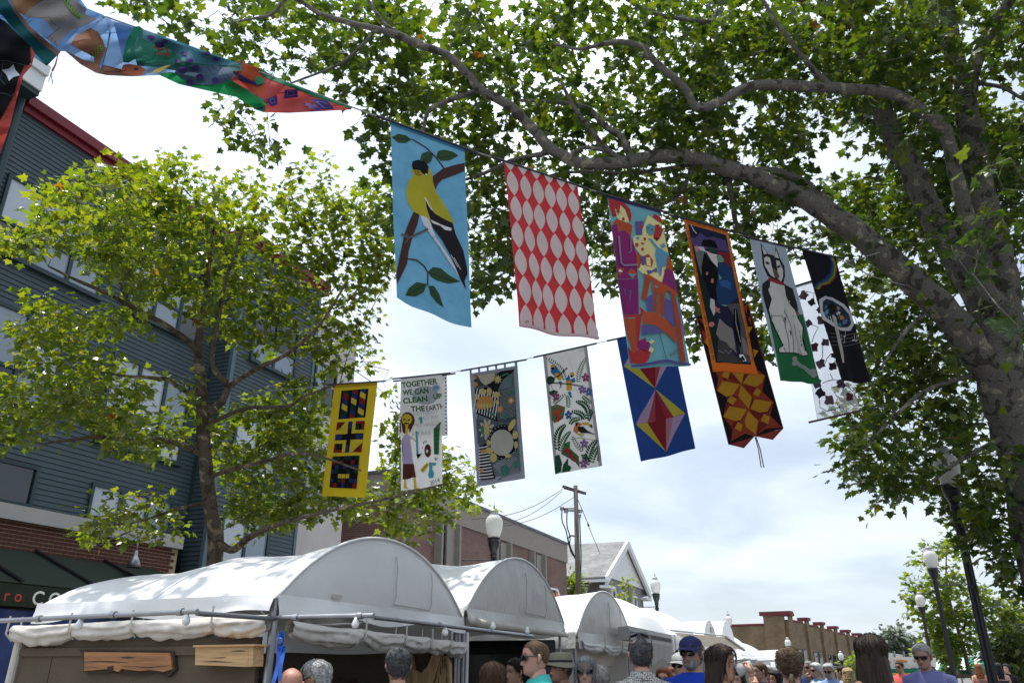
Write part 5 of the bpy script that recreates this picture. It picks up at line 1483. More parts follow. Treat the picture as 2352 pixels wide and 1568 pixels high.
for a, b in (((118, 178), (228, 185)), ((300, 350), (365, 285)), ((405, 310), (540, 288)), ((345, 1080), (545, 1128)), ((205, 1212), (320, 1152)), ((345, 1168), (445, 1272))):
    B1.add('leaf_vein', (40, 62, 42), stroke([a, b], 4))
BRN = (88, 58, 56)
B1.add('branch', BRN, stroke(P_('235,182 330,240 400,310 455,388'), 9))
B1.add('branch', BRN, P_('375,440 440,385 520,358 592,340 592,398 520,430 440,460 410,490 395,530 375,490'))
B1.add('branch', BRN, P_('245,690 285,700 270,770 240,850 215,940 205,1020 165,1100 137,1150 134,1080 150,1010 170,920 190,830 215,760'))
B1.add('branch', BRN, stroke(P_('205,990 260,1000 310,1040 335,1080 335,1160'), 9))
B1.add('bird', (205, 190, 40), P_('235,375 238,420 245,440 215,480 200,540 205,610 240,680 290,715 340,740 352,770 420,760 520,760 490,690 450,620 400,550 375,480 370,420 340,370 300,340'))
B1.add('bird', (200, 196, 204), P_('285,710 340,730 355,760 390,850 440,910 500,990 560,1080 600,1180 590,1160 530,1060 470,960 420,890 340,800 310,780'))
B1.add('bird_wing', (48, 42, 48), P_('325,600 345,650 390,695 450,725 510,755 530,830 580,940 605,1050 608,1090 570,1040 555,1050 590,1130 603,1190 560,1110 500,970 440,870 370,790 350,720 330,660'))
B1.add('bird_head', (30, 36, 48), P_('240,345 275,332 320,345 345,375 340,430 325,440 300,425 285,405 265,410 240,400 235,370'))
B1.add('beak', (176, 140, 40), P_('245,410 270,400 300,440 275,447 250,430'))
B1.add('eye', (220, 220, 220), ell(328, 432, 7, 6))
B1.add('wing_bar', (205, 205, 208), P_('340,705 360,740 420,760 440,785 480,800 505,790 500,806 460,800 430,775 370,760'))
B1.add('wing_bar', (205, 205, 208), P_('312,590 330,600 355,650 380,680 360,670 335,630'))
for a in (520, 540): B1.add('wing_bar', (190, 190, 195), stroke(P_('%d,%d %d,%d' % (a - 20, a + 440, a + 25, a + 520)), 4))
B1.add('bird_foot', (112, 98, 86), stroke(P_('170,830 215,858 260,840 338,803'), 15)); B1.add('bird_foot', (112, 98, 86), stroke(P_('195,890 215,858 200,830'), 11))
B1.done()

# ---- red and white ovals
B2 = Banner('oval_banner', 'red banner covered with rows of white pointed ovals', SA, P_('848,322 1338,485 1472,1500 947,1415'), STR1, (208, 52, 60), transl=.42, amp=.016)
for k in range(-1, 6):
    for i in range(6):
        cs, ct = (i + .5) / 6 + .01 * math.sin(k * 2 + i), .133 + .165 * k
        pts = []
        for a in range(9):
            f = -1 + a / 4; pts.append((cs + .074 * math.cos(f * math.pi / 2) ** .85, ct + f * .083))
        for a in range(1, 8):
            f = 1 - a / 4; pts.append((cs - .074 * math.cos(f * math.pi / 2) ** .85, ct + f * .083))
        if ct + .083 <= 0 or ct - .083 >= 1: continue
        B2.add('oval_patch', (205, 200, 196), pts, 'st', sep=True, transl=.42)
B2.text('lettering', (70, 60, 60), '45', (975, 1400), (1000, 1396), 14); B2.text('lettering', (70, 60, 60), '45', (1306, 505), (1322, 508), 14, mirror=True)
B2.add('hem', (190, 178, 176), [(0, .985), (1, .985), (1, 1), (0, 1)], 'st')
B2.done()

# ---- quilted figures
B3 = Banner('figure_quilt', 'quilted banner of angular magenta, orange and teal figures', SB, P_('58,66 490,192 747,1492 250,1500'), STR1, (98, 160, 172), amp=.014, transl=.25)
TEAL, MAG, ORG, YEL, PUR, RED = (98, 160, 172), (160, 44, 120), (206, 84, 48), (222, 208, 140), (104, 92, 160), (205, 54, 56)
for nm, c, s in (
    ('stripe', (70, 58, 120), '58,66 490,190 492,212 60,88'),
    ('figure_hair', RED, '65,90 200,130 245,180 262,240 250,310 230,260 180,150 175,200 195,270 150,240 120,180 105,260 80,180'),
    ('figure_face', YEL, '122,175 150,230 182,262 168,150 205,190 225,245 238,300 185,312 140,262'),
    ('figure_hair', (190, 50, 70), '180,262 200,262 204,290 182,292'),
    ('figure_face', (60, 60, 60), '132,210 146,206 150,240 138,246 146,240 142,214 134,220'),
    ('figure_body', MAG, '95,335 145,320 155,390 205,375 260,440 300,560 310,690 318,785 140,790 120,640 100,430'),
    ('figure_collar', ORG, '100,328 135,275 240,315 270,330 255,432 205,375 150,385 140,320'),
    ('belt', ORG, '130,700 215,700 175,770'), ('belt', (214, 220, 220), '158,732 198,732 178,705'), ('belt', ORG, '235,745 262,695 315,750 278,790'), ('belt', TEAL, '245,748 305,748 275,785'),
    ('figure_body', (150, 42, 118), '145,795 320,790 325,1080 200,1085 165,930'),
    ('figure_body', PUR, '210,870 228,870 225,1000'), ('figure_body', PUR, '250,880 268,880 262,1010'), ('figure_body', PUR, '135,795 165,930 185,1000 160,960'),
    ('figure_leg', ORG, '205,1110 300,1115 325,1360 280,1385 235,1270 205,1160'), ('figure_leg', RED, '300,1100 345,1090 330,1300 320,1350 305,1200'), ('figure_leg', RED, '200,1088 330,1082 370,1060 330,1020 345,1100 205,1108'),
    ('shoe', MAG, '330,1290 380,1270 380,1300 415,1310 400,1370 360,1380 320,1340'), ('shoe', RED, '230,1340 285,1385 340,1350 360,1390 415,1380 410,1430 380,1465 255,1465'),
    ('square', YEL, '420,1288 442,1305 420,1325 400,1308'), ('square', YEL, '415,1345 440,1365 425,1392 402,1372'),
    ('backdrop', PUR, '290,295 360,290 350,400 300,415'), ('backdrop', RED, '340,305 357,348 325,355'), ('backdrop', ORG, '300,560 350,600 340,690 305,700'),
    ('dancer', YEL, '390,240 510,320 535,420 565,560 560,640 505,830 400,790 315,715 335,690 400,690 430,720 450,690 430,640 450,560 420,500 395,400 350,370'),
    ('guitar', YEL, '270,440 300,420 350,418 385,440 392,500 360,600 330,580 300,540 280,500'), ('guitar', ORG, '288,492 310,482 322,500 312,526 292,518'), ('guitar', ORG, '340,535 355,522 370,540 358,556 342,552'), ('guitar', RED, '360,434 382,440 380,465 364,468'), ('guitar', TEAL, '296,438 312,428 328,442 320,458 300,456'), ('guitar', RED, '335,490 350,478 368,490 360,500'),
    ('hat', RED, '430,260 445,225 510,260 512,320'),
    ('mask', TEAL, '375,340 400,315 450,340 445,410 410,425 380,390'), ('mask', (60, 100, 130), '385,352 402,345 405,360 390,365'), ('mask', (60, 100, 130), '415,365 432,362 430,382 418,380'),
    ('mask', RED, '450,330 480,325 520,370 500,430 465,475 435,430 448,380'), ('mask', PUR, '478,388 495,385 492,402 480,402'), ('mask', (130, 30, 40), '435,440 490,445 465,475'),
    ('acrobat', (94, 160, 190), '395,445 420,450 470,520 520,560 575,585 570,602 500,590 490,630 585,660 585,685 505,700 530,660 480,640 500,770 485,775 460,640 450,590 460,540'),
    ('acrobat', (94, 160, 190), '490,510 525,490 540,520 510,540'),
    ('accordion', ORG, '360,600 400,580 440,640 430,690 380,680'), ('accordion', YEL, '382,615 415,612 420,685 388,682'), ('accordion', PUR, '340,600 378,600 370,680 340,672'),
    ('backdrop', PUR, '385,720 430,725 465,700 470,740 440,735 400,760'),
    ('panel', MAG, '525,720 600,745 635,930 510,840'), ('panel', ORG, '550,620 578,600 600,745 535,710'),
    ('backdrop', PUR, '375,960 430,920 425,1075 380,1060'), ('backdrop', PUR, '525,960 580,990 610,1200 525,1120'), ('backdrop', PUR, '340,1175 440,1190 520,1240 345,1250'), ('backdrop', (126, 118, 172), '640,950 665,1010 702,1265 668,1265 645,1100'),
    ('chair', ORG, '355,750 420,770 500,830 640,930 640,950 500,880 420,800 370,785'), ('chair', (196, 74, 44), '370,780 415,805 370,980 335,960'), ('chair', ORG, '430,820 540,880 525,945 425,890'),
    ('chair', (196, 74, 44), '435,890 460,895 455,1085 430,1070'), ('chair', ORG, '470,905 490,910 485,1100 462,1090'), ('chair', (196, 74, 44), '497,920 522,940 515,1120 490,1100'),
    ('chair', ORG, '350,1070 440,1080 540,1140 610,1210 625,1320 560,1260 440,1180 345,1165'), ('chair', (196, 74, 44), '565,905 605,935 650,1160 700,1465 660,1470 620,1220'), ('chair', TEAL, '448,852 470,862 466,880 446,870'),
    ('stripe', (92, 82, 150), '252,1484 540,1445 744,1478 747,1494 540,1470 254,1503')):
    B3.add(nm, c, P_(s), transl=.25, sep=nm in ('backdrop', 'stripe', 'belt', 'square', 'panel', 'mask', 'shoe'))
B3.add('figure_body', (142, 130, 170), stroke(P_('150,435 163,560 178,665 200,682 310,680'), 15)); B3.add('figure_body', (142, 130, 170), stroke(P_('248,435 252,565 232,578'), 8))
B3.add('panel', PUR, stroke(P_('555,810 580,775 560,830 610,830 590,860'), 6)); B3.add('backdrop', (40, 50, 80), stroke(P_('475,1240 530,1442'), 4))
B3.text('lettering', (110, 70, 70), 'dmg 93', (568, 1424), (640, 1382), 22)
B3.done()

# ---- couple with horse
B4 = Banner('couple_banner', 'orange-bordered dark banner of a couple in black and blue with lettering round its edge', SCc, P_('50,35 316,108 502,968 234,945'), STR1, (222, 112, 30), amp=.010)
DG = (26, 44, 40)
for nm, c, s in (
    ('picture', (34, 38, 70), '77,70 305,135 458,912 245,897'), ('picture', (86, 70, 128), '88,150 120,160 150,122 185,155 225,150 300,170 330,250 300,240 250,235 110,215'), ('picture', (140, 40, 44), '245,240 326,250 345,345 310,330 265,290'),
    ('picture', DG, '105,220 160,340 200,520 235,640 262,700 250,860 242,880'),
    ('animal', (110, 110, 112), '115,225 150,215 185,245 168,330 162,395 140,330'), ('animal', (180, 180, 182), '135,212 170,215 185,245 150,235'), ('animal', (200, 130, 130), '113,215 130,205 145,230 130,250'),
    ('man', (16, 16, 20), '175,245 200,290 240,330 258,420 246,545 215,525 210,420 170,400 158,350'), ('man', (14, 14, 18), '165,168 205,167 235,180 240,213 252,226 158,206 168,198'), ('man', (44, 76, 66), '195,214 240,224 238,252 200,246'), ('man', (196, 180, 180), '182,238 215,256 250,265 250,345 215,300'),
    ('woman', (104, 154, 132), '242,270 265,265 290,295 275,293 286,312 250,314'), ('woman', (30, 66, 110), '250,316 310,320 345,360 375,530 350,545 300,580 255,560 245,480 255,400'), ('woman', (44, 96, 160), '262,430 300,420 330,440 330,480 270,460'), ('woman', (104, 154, 132), '256,385 275,410 262,425'), ('woman', (104, 154, 132), '270,570 305,572 298,582'),
    ('hand', (180, 176, 172), '212,530 235,540 240,610 228,635 208,580'), ('hand', (190, 110, 90), '235,570 262,600 268,620 245,612'),
    ('horse', (84, 84, 88), '300,572 380,560 420,700 455,905 390,890 340,640'), ('horse', (10, 10, 12), '340,600 360,595 382,700 386,825 360,780 340,700'), ('horse', (132, 124, 118), '250,690 262,650 290,680 335,715 330,760 362,852 340,830 260,775 240,740'), ('horse', (72, 66, 68), '250,770 300,790 350,860 400,902 300,902 248,892'), ('horse', (128, 120, 114), '385,755 420,780 452,865 400,850'), ('horse', (235, 235, 240), '374,858 398,857 420,892 400,897 392,870 380,876'), ('horse', (12, 12, 14), '386,868 396,864 412,890 402,894'),
    ('hem', (240, 110, 20), '232,908 494,914 502,966 235,943')):
    B4.add(nm, c, P_(s))
for x, y, a, b in ((190, 380, 7, 11), (222, 425, 8, 15), (215, 685, 15, 15), (252, 597, 12, 9), (262, 690, 7, 9)): B4.add('flower', (196, 112, 112), ell(x, y, a, b))
B4.add('picture', (220, 220, 230), stroke(P_('90,75 108,112 126,132'), 3)); B4.add('horse', (170, 165, 165), stroke(P_('252,835 280,850 290,832 310,855 330,832'), 2)); B4.add('horse', (190, 190, 190), stroke(P_('350,605 352,680 380,790'), 2))
B4.text('lettering', (60, 28, 10), "SMILED, WE'VE GOT TO RIDE ON AND", (62, 62), (304, 122), 13)
B4.text('lettering', (60, 28, 10), "HE OFFERED MORE THAN YOU WANT TO HEAR... BUT I JUST COULDN'T! JOE", (236, 880), (80, 110), 12)
B4.text('lettering', (60, 28, 10), "WITH YOU ALWAYS, YOU SEE... BOTH UNAWARE OF THE LIGHTNING", (314, 150), (468, 900), 11)
B4.done()

# ---- dog
B5 = Banner('dog_banner', 'grey and green banner of a black and white dog with red collar', SD, P_('607,265 858,325 1107,1270 808,1262'), STR1, (150, 164, 176), amp=.016)
WH, BK = (188, 184, 178), (44, 44, 50)
for nm, c, s in (
    ('grass', (34, 116, 66), '745,830 960,812 980,815 1107,1270 808,1262'), ('dog_head', BK, '680,296 730,385 760,388 780,398 785,320 822,420 852,470 858,540 846,590 780,585 728,545 698,470 690,400'),
    ('dog_head', WH, '688,318 722,380 702,388'), ('dog_head', WH, '788,348 778,405 812,412'), ('dog_head', WH, '702,412 722,402 742,412 752,470 768,530 778,562 745,540 708,468'), ('dog_head', WH, '788,428 812,430 842,500 842,552 828,580 805,572 800,520'),
    ('dog_head', (112, 84, 70), '755,482 788,502 815,545 798,572 770,545'), ('dog_eye', (84, 66, 50), ell(724, 452, 15, 9, 35)), ('dog_eye', (84, 66, 50), ell(808, 474, 15, 9, -35)), ('dog_eye', (16, 16, 18), ell(728, 455, 6, 7)), ('dog_eye', (16, 16, 18), ell(806, 476, 6, 7)),
    ('dog_body', BK, '698,600 740,562 850,596 910,630 942,740 956,840 988,900 990,962 976,1012 1012,1046 1032,1084 1000,1092 798,1080 796,1050 826,1030 796,960 755,860 725,760 700,660'),
    ('dog_body', WH, '745,575 850,606 885,660 905,720 930,790 950,842 982,902 982,960 968,1014 1008,1052 1026,1080 1000,1086 804,1074 804,1052 834,1032 804,960 764,860 745,780 760,710 735,640 770,655 745,620'),
    ('dog_body', BK, '852,612 905,640 935,745 938,790 905,700 890,742 885,660 862,685'), ('dog_body', (120, 96, 82), '930,786 956,800 946,838'), ('dog_collar', (176, 42, 54), '733,558 780,576 850,588 856,612 790,604 732,580')):
    B5.add(nm, c, P_(s) if isinstance(s, str) else s)
for s in ('850,818 838,900 862,1000 868,1082', '850,818 880,900 895,1000 895,1085', '770,825 820,830 842,900', '920,880 925,960 960,1050', '835,1042 850,1078', '940,1050 945,1084', '965,1052 975,1082'): B5.add('dog_line', (66, 64, 66), stroke(P_(s), 4))
B5.add('bone', (132, 146, 136), stroke(P_('905,1135 950,1162 1000,1165 1062,1205'), 30))
for x, y in ((905, 1120), (905, 1150), (1062, 1190), (1068, 1215)): B5.add('bone', (132, 146, 136), ell(x, y, 18, 16))
B5.done()

# ---- black banner with palette and rainbow
B6 = Banner('palette_banner', 'black banner with a rainbow, a painted oval palette and music notes', SD, P_('970,345 1208,400 1447,1270 1240,1258'), STR1, (24, 24, 30), amp=.014)
base = P_('1190,405 1216,470 1205,540 1165,590 1105,608 1085,640')
for k, c in enumerate(((150, 70, 34), (150, 140, 40), (50, 110, 70), (36, 80, 130), (34, 50, 110), (26, 30, 64))):
    B6.add('rainbow', c, stroke([(x - k * 9, y - k * 7 + (k * 5 if i > 3 else 0)) for i, (x, y) in enumerate(base)], [12, 9]))
B6.add('palette', (176, 176, 182), P_('1090,710 1130,685 1190,690 1270,740 1320,800 1335,880 1310,925 1250,920 1180,900 1120,850 1095,790'))
B6.add('palette', (40, 56, 78), P_('1112,725 1140,705 1190,710 1255,755 1300,810 1315,875 1295,900 1250,898 1190,880 1138,840 1115,785'))
for x, y, a, b, c in ((1180, 770, 34, 44, (26, 22, 24)), (1140, 800, 12, 26, (96, 140, 176)), (1132, 765, 8, 14, (60, 110, 160)), (1250, 830, 20, 14, (190, 130, 70)), (1228, 765, 14, 12, (150, 120, 110)), (1275, 860, 14, 20, (96, 110, 140)), (1245, 880, 18, 10, (70, 130, 170)), (1205, 740, 14, 8, (60, 90, 60)), (1290, 825, 8, 18, (60, 60, 90)), (1232, 800, 12, 14, (200, 190, 180))):
    B6.add('palette_paint', c, ell(x, y, a, b, 30))
B6.add('baton', (170, 166, 160), P_('1176,822 1195,815 1216,832 1250,1100 1252,1146 1243,1146 1212,1020'))
for k in range(4): B6.add('music', (120, 120, 126), stroke([(1165 + k * 4, 948 + k * 26), (1230, 958 + k * 25), (1352 + k * 10, 944 + k * 22)], 2.5))
for x, y in ((1246, 985), (1272, 1000), (1276, 960), (1330, 990), (1346, 994)):
    B6.add('music', (165, 165, 170), ell(x, y, 8, 6, -20)); B6.add('music', (165, 165, 170), stroke([(x + 7, y), (x + 3, y - 40)], 3))
B6.done()

# ---- yellow quilt blocks
B7 = Banner('yellow_quilt', 'yellow banner with three dark quilt blocks, partly behind the leaves', S4, P_('197,420 583,395 465,1428 78,1415'), STR2, (224, 190, 24), amp=.010, transl=.4)
B7.add('hem', (200, 168, 20), [(0, 0), (1, 0), (1, .03), (0, .03)], 'st', transl=.4)
def blockspace(q):
    q = P_(q)
    return lambda a, b: ((q[0][0] * (1 - a) + q[1][0] * a) * (1 - b) + (q[3][0] * (1 - a) + q[2][0] * a) * b, (q[0][1] * (1 - a) + q[1][1] * a) * (1 - b) + (q[3][1] * (1 - a) + q[2][1] * a) * b)
NV, RD, BL, GR, YE = (22, 22, 28), (150, 30, 36), (40, 52, 120), (16, 66, 44), (226, 196, 40)
def rectp(f, a0, b0, a1, b1): return [f(a0, b0), f(a1, b0), f(a1, b1), f(a0, b1)]
f1 = blockspace('262,475 505,458 475,725 230,740')
B7.add('quilt_block', NV, rectp(f1, 0, 0, 1, 1), sep=True)
seq = [[GR, RD, BL, YE, GR, BL], [RD, BL, YE, GR, BL, RD], [BL, YE, RD, BL, YE, GR]]
for k, a0 in enumerate((.08, .41, .72)):
    for j, c in enumerate(seq[k]):
        b0 = -.12 + j * .19
        pts = [(a0, b0), (a0 + .21, b0 + .12), (a0 + .21, b0 + .31), (a0, b0 + .19)]
        B7.add('patch', c, [f1(a, min(1, max(0, b))) for a, b in pts], sep=True)
f2 = blockspace('222,768 473,757 445,1040 190,1042')
B7.add('quilt_block', NV, rectp(f2, 0, 0, 1, 1), sep=True)
for sx_ in (0, 1):
    for sy_ in (0, 1):
        g2 = lambda a, b, sx_=sx_, sy_=sy_: f2(a if not sx_ else 1 - a, b if not sy_ else 1 - b)
        B7.add('patch', RD, rectp(g2, 0, 0, .30, .29), sep=True); B7.add('patch', NV, rectp(g2, .09, .09, .30, .29), sep=True); B7.add('patch', GR, rectp(g2, .17, .15, .30, .29), sep=True)
        B7.add('patch', YE, [g2(.30, 0), g2(.42, 0), g2(.42, .40), g2(0, .40), g2(0, .29), g2(.30, .29)], sep=True)
for pts in ([(.42, 0), (.58, 0), (.58, .18), (.5, .27), (.42, .18)], [(.42, 1), (.58, 1), (.58, .82), (.5, .73), (.42, .82)], [(0, .42), (.2, .42), (.28, .5), (.2, .58), (0, .58)], [(1, .42), (.8, .42), (.72, .5), (.8, .58), (1, .58)]):
    B7.add('patch', BL, [f2(a, b) for a, b in pts], sep=True)
f3 = blockspace('185,1075 432,1070 400,1355 160,1345')
B7.add('quilt_block', NV, rectp(f3, 0, 0, 1, 1), sep=True)
for j, row in enumerate(([GR, GR, NV, GR, GR, NV, GR], [RD, NV, RD, NV, NV, RD, NV], [NV, BL, NV, BL, NV, BL, BL], [BL, GR, NV, NV, GR, NV, GR], [NV, NV, YE, YE, YE, NV, NV], [BL, NV, GR, RD, NV, BL, BL], [NV, RD, NV, BL, NV, NV, RD])):
    for i, c in enumerate(row):
        if c != NV: B7.add('patch', c, rectp(f3, (i + .05) / 7, j / 7, (i + .95) / 7, (j + .9) / 7), sep=True)
B7.done()

# ---- TOGETHER WE CAN CLEAN UP THE EARTH
B8b = Banner('lace_banner', 'white banner with black edge marks hanging behind the lettered one', S4, P_('778,372 1186,320 1198,868 752,872'), STR2, (200, 200, 198), amp=.012, push=-.06, transl=.45)
for k in range(16):
    B8b.add('edge_mark', (60, 60, 64), rectp(lambda a, b: (a, b), .955, .04 + k * .06, .985, .065 + k * .06), 'st'); B8b.add('edge_mark', (90, 90, 94), rectp(lambda a, b: (a, b), .012, .05 + k * .06, .03, .07 + k * .06), 'st')
B8b.add('edge_mark', (30, 30, 34), [(.03, .7), (.07, .66), (.07, .92), (.03, .95)], 'st')
B8b.done()
B8 = Banner('lettered_banner', 'white child-painted banner reading TOGETHER WE CAN CLEAN UP THE EARTH above a yellow-faced girl', S4, P_('790,364 1158,326 1166,1320 797,1368'), STR2, (206, 204, 202), amp=.012, transl=.45)
GN = (52, 108, 52)
B8.add('globe', (158, 168, 172), ell(1015, 520, 115, 88), transl=.4)
for k in range(8):
    a = math.pi * k / 8 + .2; B8.add('flower', (120, 150, 190), stroke([(1107 - 38 * math.cos(a), 450 - 36 * math.sin(a)), (1107 + 38 * math.cos(a), 450 + 36 * math.sin(a))], 6))
for txt, a, b, h, c in (('TOGETHER', (806, 452), (1122, 412), 52, GN), ('WE', (814, 524), (902, 514), 50, GN), ('CAN', (922, 512), (1044, 498), 50, GN), ('CLEAN', (818, 600), (1034, 574), 50, GN), ('UP', (1086, 556), (1160, 549), 46, GN), ('THE', (890, 672), (1008, 662), 48, GN), ('EARTH', (1024, 670), (1180, 640), 50, (84, 66, 74))):
    B8.text('lettering', c, txt, a, b, h, .03 if txt != 'EARTH' else .012)
for txt, a, b in (('TOGETHER', (905, 712), (1130, 684)), ('WE CAN', (950, 752), (1130, 734)), ('CLEAN UP', (925, 814), (1140, 792)), ('EARTH', (905, 892), (1058, 878))):
    B8.text('ghost_lettering', (176, 174, 174), txt, a, b, 36, 0, True)
HB, YG, LV = (96, 46, 36), (214, 184, 36), (166, 150, 186)
for nm, c, s in (('girl_hair', HB, ell(858, 755, 64, 78)), ('girl_hair', HB, P_('796,740 838,790 838,876 812,860')), ('girl_hair', HB, P_('870,790 920,760 900,820 878,870')), ('girl_face', YG, ell(852, 745, 48, 50)), ('girl_face', (30, 26, 24), ell(830, 743, 10, 9)), ('girl_face', (30, 26, 24), ell(872, 750, 12, 7, -15)), ('girl_face', (30, 26, 24), P_('824,772 876,778 870,788 830,786')), ('girl_face', (30, 26, 24), ell(850, 760, 4, 5)),
                 ('girl_body', YG, P_('838,790 866,790 864,890 842,890')), ('girl_dress', LV, P_('825,885 870,885 908,915 885,925 915,1142 815,1142 825,960 802,930')), ('girl_body', YG, stroke(P_('905,914 934,942'), 9)), ('girl_trousers', HB, P_('818,1140 918,1140 935,1255 905,1255 868,1170 860,1272 815,1272')), ('girl_body', YG, P_('830,1272 845,1272 848,1335 872,1345 825,1356')), ('girl_body', YG, P_('913,1258 932,1258 938,1340 972,1348 915,1353')),
                 ('broom', (76, 158, 178), stroke(P_('938,850 948,1060'), 16)), ('broom', (26, 26, 30), P_('938,1055 984,1045 950,1098')), ('bottle', HB, ell(1035, 1020, 31, 58)), ('bottle', (206, 204, 202), ell(1028, 1025, 10, 16)), ('drop', (76, 158, 178), P_('958,722 985,720 986,770 970,785')),
                 ('sack', (52, 120, 60), P_('1090,825 1146,800 1138,1055 1094,1056')), ('sack', (52, 120, 60), P_('1098,818 1150,766 1158,776 1142,802')), ('soda_box', YG, P_('968,1190 1025,1120 1045,1140 990,1213')), ('spill', (76, 158, 178), P_('1045,1120 1115,1130 1110,1150 1075,1150 1075,1180 1090,1215 1088,1250 1045,1260 1032,1230 1045,1180'))):
    B8.add(nm, c, s)
for y in (850, 890, 930, 970, 1010): B8.add('sack', (20, 50, 26), stroke([(1092, y), (1142, y - 8)], 3))
B8.add('sack', (20, 50, 26), stroke(P_('1116,815 1114,1055'), 3))
for a, b in (((1000, 962), (996, 945)), ((1012, 950), (1010, 935)), ((1024, 945), (1024, 932)), ((985, 1000), (992, 990))): B8.add('bottle', (40, 30, 30), stroke([a, b], 7))
for a in (-30, -10, 10, 30): B8.add('weed', (52, 108, 52), stroke([(1112, 1108), (1112 + a * .6, 1076 + abs(a) * .3)], 4))
B8.text('soda_box', (80, 60, 20), 'SODA', (990, 1196), (1032, 1146), 16); B8.text('lettering', (60, 84, 66), '2014', (1054, 1318), (1152, 1292), 38)
B8.done()

# ---- sunflower quilt
tabs = [(0, .035)]
B9 = Banner('sunflower_quilt', 'grey gingham-edged quilt of sunflowers hung by loops', S5, P_('175,398 603,325 675,1370 245,1440'), STR2, (92, 100, 108), amp=.012, basepoly=[(0, .035), (1, .035), (1, 1), (0, 1)], transl=.2)
for k in range(6):
    B9.add('loop', None, [(k * .18 + .0, -.004), (k * .18 + .045 + (.05 if k in (0, 5) else 0) * 0, -.004), (k * .18 + .045, .04), (k * .18, .04)] if k < 5 else [(.945, -.004), (1, -.004), (1, .04), (.945, .04)], 'st', sep=True, mat=M['gingham'], clip=False)
for pts in ([(0, .035), (1, .035), (1, .065), (0, .065)], [(0, .95), (1, .95), (1, 1), (0, 1)], [(0, .065), (.085, .065), (.085, .95), (0, .95)], [(.925, .065), (1, .065), (1, .95), (.925, .95)]): B9.add('border', None, pts, 'st', mat=M['gingham'])
CRM, SY, SO, ST2, DK = (176, 170, 148), (196, 176, 100), (204, 140, 66), (64, 128, 112), (28, 32, 42)
for nm, c, s in (('patch', (70, 84, 90), P_('445,580 590,570 600,870 500,890 435,880')), ('patch', (62, 78, 82), P_('215,450 250,450 330,550 220,560')), ('patch', DK, P_('335,545 400,470 450,415 580,398 572,420 470,500 430,595 380,580')), ('flower_disc', CRM, P_('250,450 405,430 400,490 370,520 320,545 280,510')), ('petal', SO, P_('212,460 248,452 246,480 218,490')), ('petal', SO, P_('214,510 250,520 255,545 220,565')),
                 ('patch', DK, P_('225,580 330,560 470,610 410,730 435,880 235,800'))): B9.add(nm, c, s, sep=True)
for k in range(9): B9.add('fabric_stripe', (190, 192, 196), stroke([(250 + k * 24, 575 + k * 4), (232 + k * 24 - 20, 780 + k * 9)], 9))
for x, y, a, b in ((240, 650, 18, 28), (295, 605, 22, 34), (355, 602, 24, 34), (420, 632, 34, 26), (428, 702, 16, 24)): B9.add('petal', SY, ell(x, y, a, b), sep=True)
B9.add('flower_disc', SO, P_('232,725 258,665 310,640 370,648 395,690 388,740 310,765 240,758'), sep=True)
for k in range(5): B9.add('petal', SY, leafp(255 + k * 28, 760, 262 + k * 26, 705, 11), sep=True)
B9.add('leaf', ST2, P_('300,765 400,800 420,860 360,800'), sep=True); B9.add('patch', (84, 92, 100), P_('235,850 430,885 500,895 470,960 340,1050 250,1080'), sep=True)
for k in range(22): B9.add('fabric_stripe', (150, 156, 160), stroke([(450, 600 + k * 12), (595, 575 + k * 12)], 3))
for x, y, r_ in ((432, 490, 40), (555, 690, 36), (452, 765, 34)):
    for k in range(9): a = k * .698; B9.add('small_flower', SY if r_ == 40 else SO, leafp(x, y, x + r_ * math.cos(a), y + r_ * math.sin(a) * 1.1, 7))
    B9.add('small_flower', (206, 190, 120), ell(x, y, 13, 18))
for k in range(9): a = k * .698 + .3; B9.add('petal', CRM, leafp(332 + 18 * math.cos(a), 945 + 30 * math.sin(a), 332 + 78 * math.cos(a), 945 + 100 * math.sin(a), 14), sep=True)
B9.add('flower_disc', SY, ell(332, 945, 25, 46), sep=True); B9.add('leaf', ST2, P_('275,940 300,900 310,960 300,1010'), sep=True); B9.add('leaf', ST2, P_('435,905 470,880 505,915 470,950 440,945'), sep=True); B9.add('leaf', ST2, P_('488,830 520,800 532,820 510,862 490,860'), sep=True)
B9.add('stem', ST2, stroke(P_('470,460 520,440 555,470 560,560'), 14)); B9.add('leaf', ST2, P_('540,590 580,580 582,630 555,640'), sep=True)
B9.add('patch', DK, ell(485, 1060, 140, 160), sep=True)
for k in range(26): a = k * .2417; B9.add('dot', (180, 180, 180), ell(485 + 126 * math.cos(a), 1060 + 145 * math.sin(a), 4, 4, n=6))
B9.add('patch', DK, P_('265,1100 335,1060 375,1240 412,1372 272,1386'), sep=True)
for k in range(11): B9.add('fabric_stripe', (190, 192, 196), stroke([(262, 1110 + k * 26), (345 + k * 5, 1096 + k * 26)], 10))
for k in range(12): B9.add('fabric_stripe', (150, 154, 158), stroke([(395 + k * 8, 1270 + k * 8), (600 + k * 3, 1140 + k * 16)], 5))
for x, y, a, b, r_ in ((566, 912, 24, 58, 30), (596, 1000, 26, 36, 0), (602, 1086, 18, 32, 0), (360, 1135, 36, 28, 30), (398, 1196, 34, 38, 0), (350, 1066, 18, 26, 0), (530, 1180, 30, 16, 0)): B9.add('petal', SY, ell(x, y, a, b, r_), sep=True)
B9.add('flower_disc', (168, 166, 152), ell(475, 1065, 108, 116), sep=True)
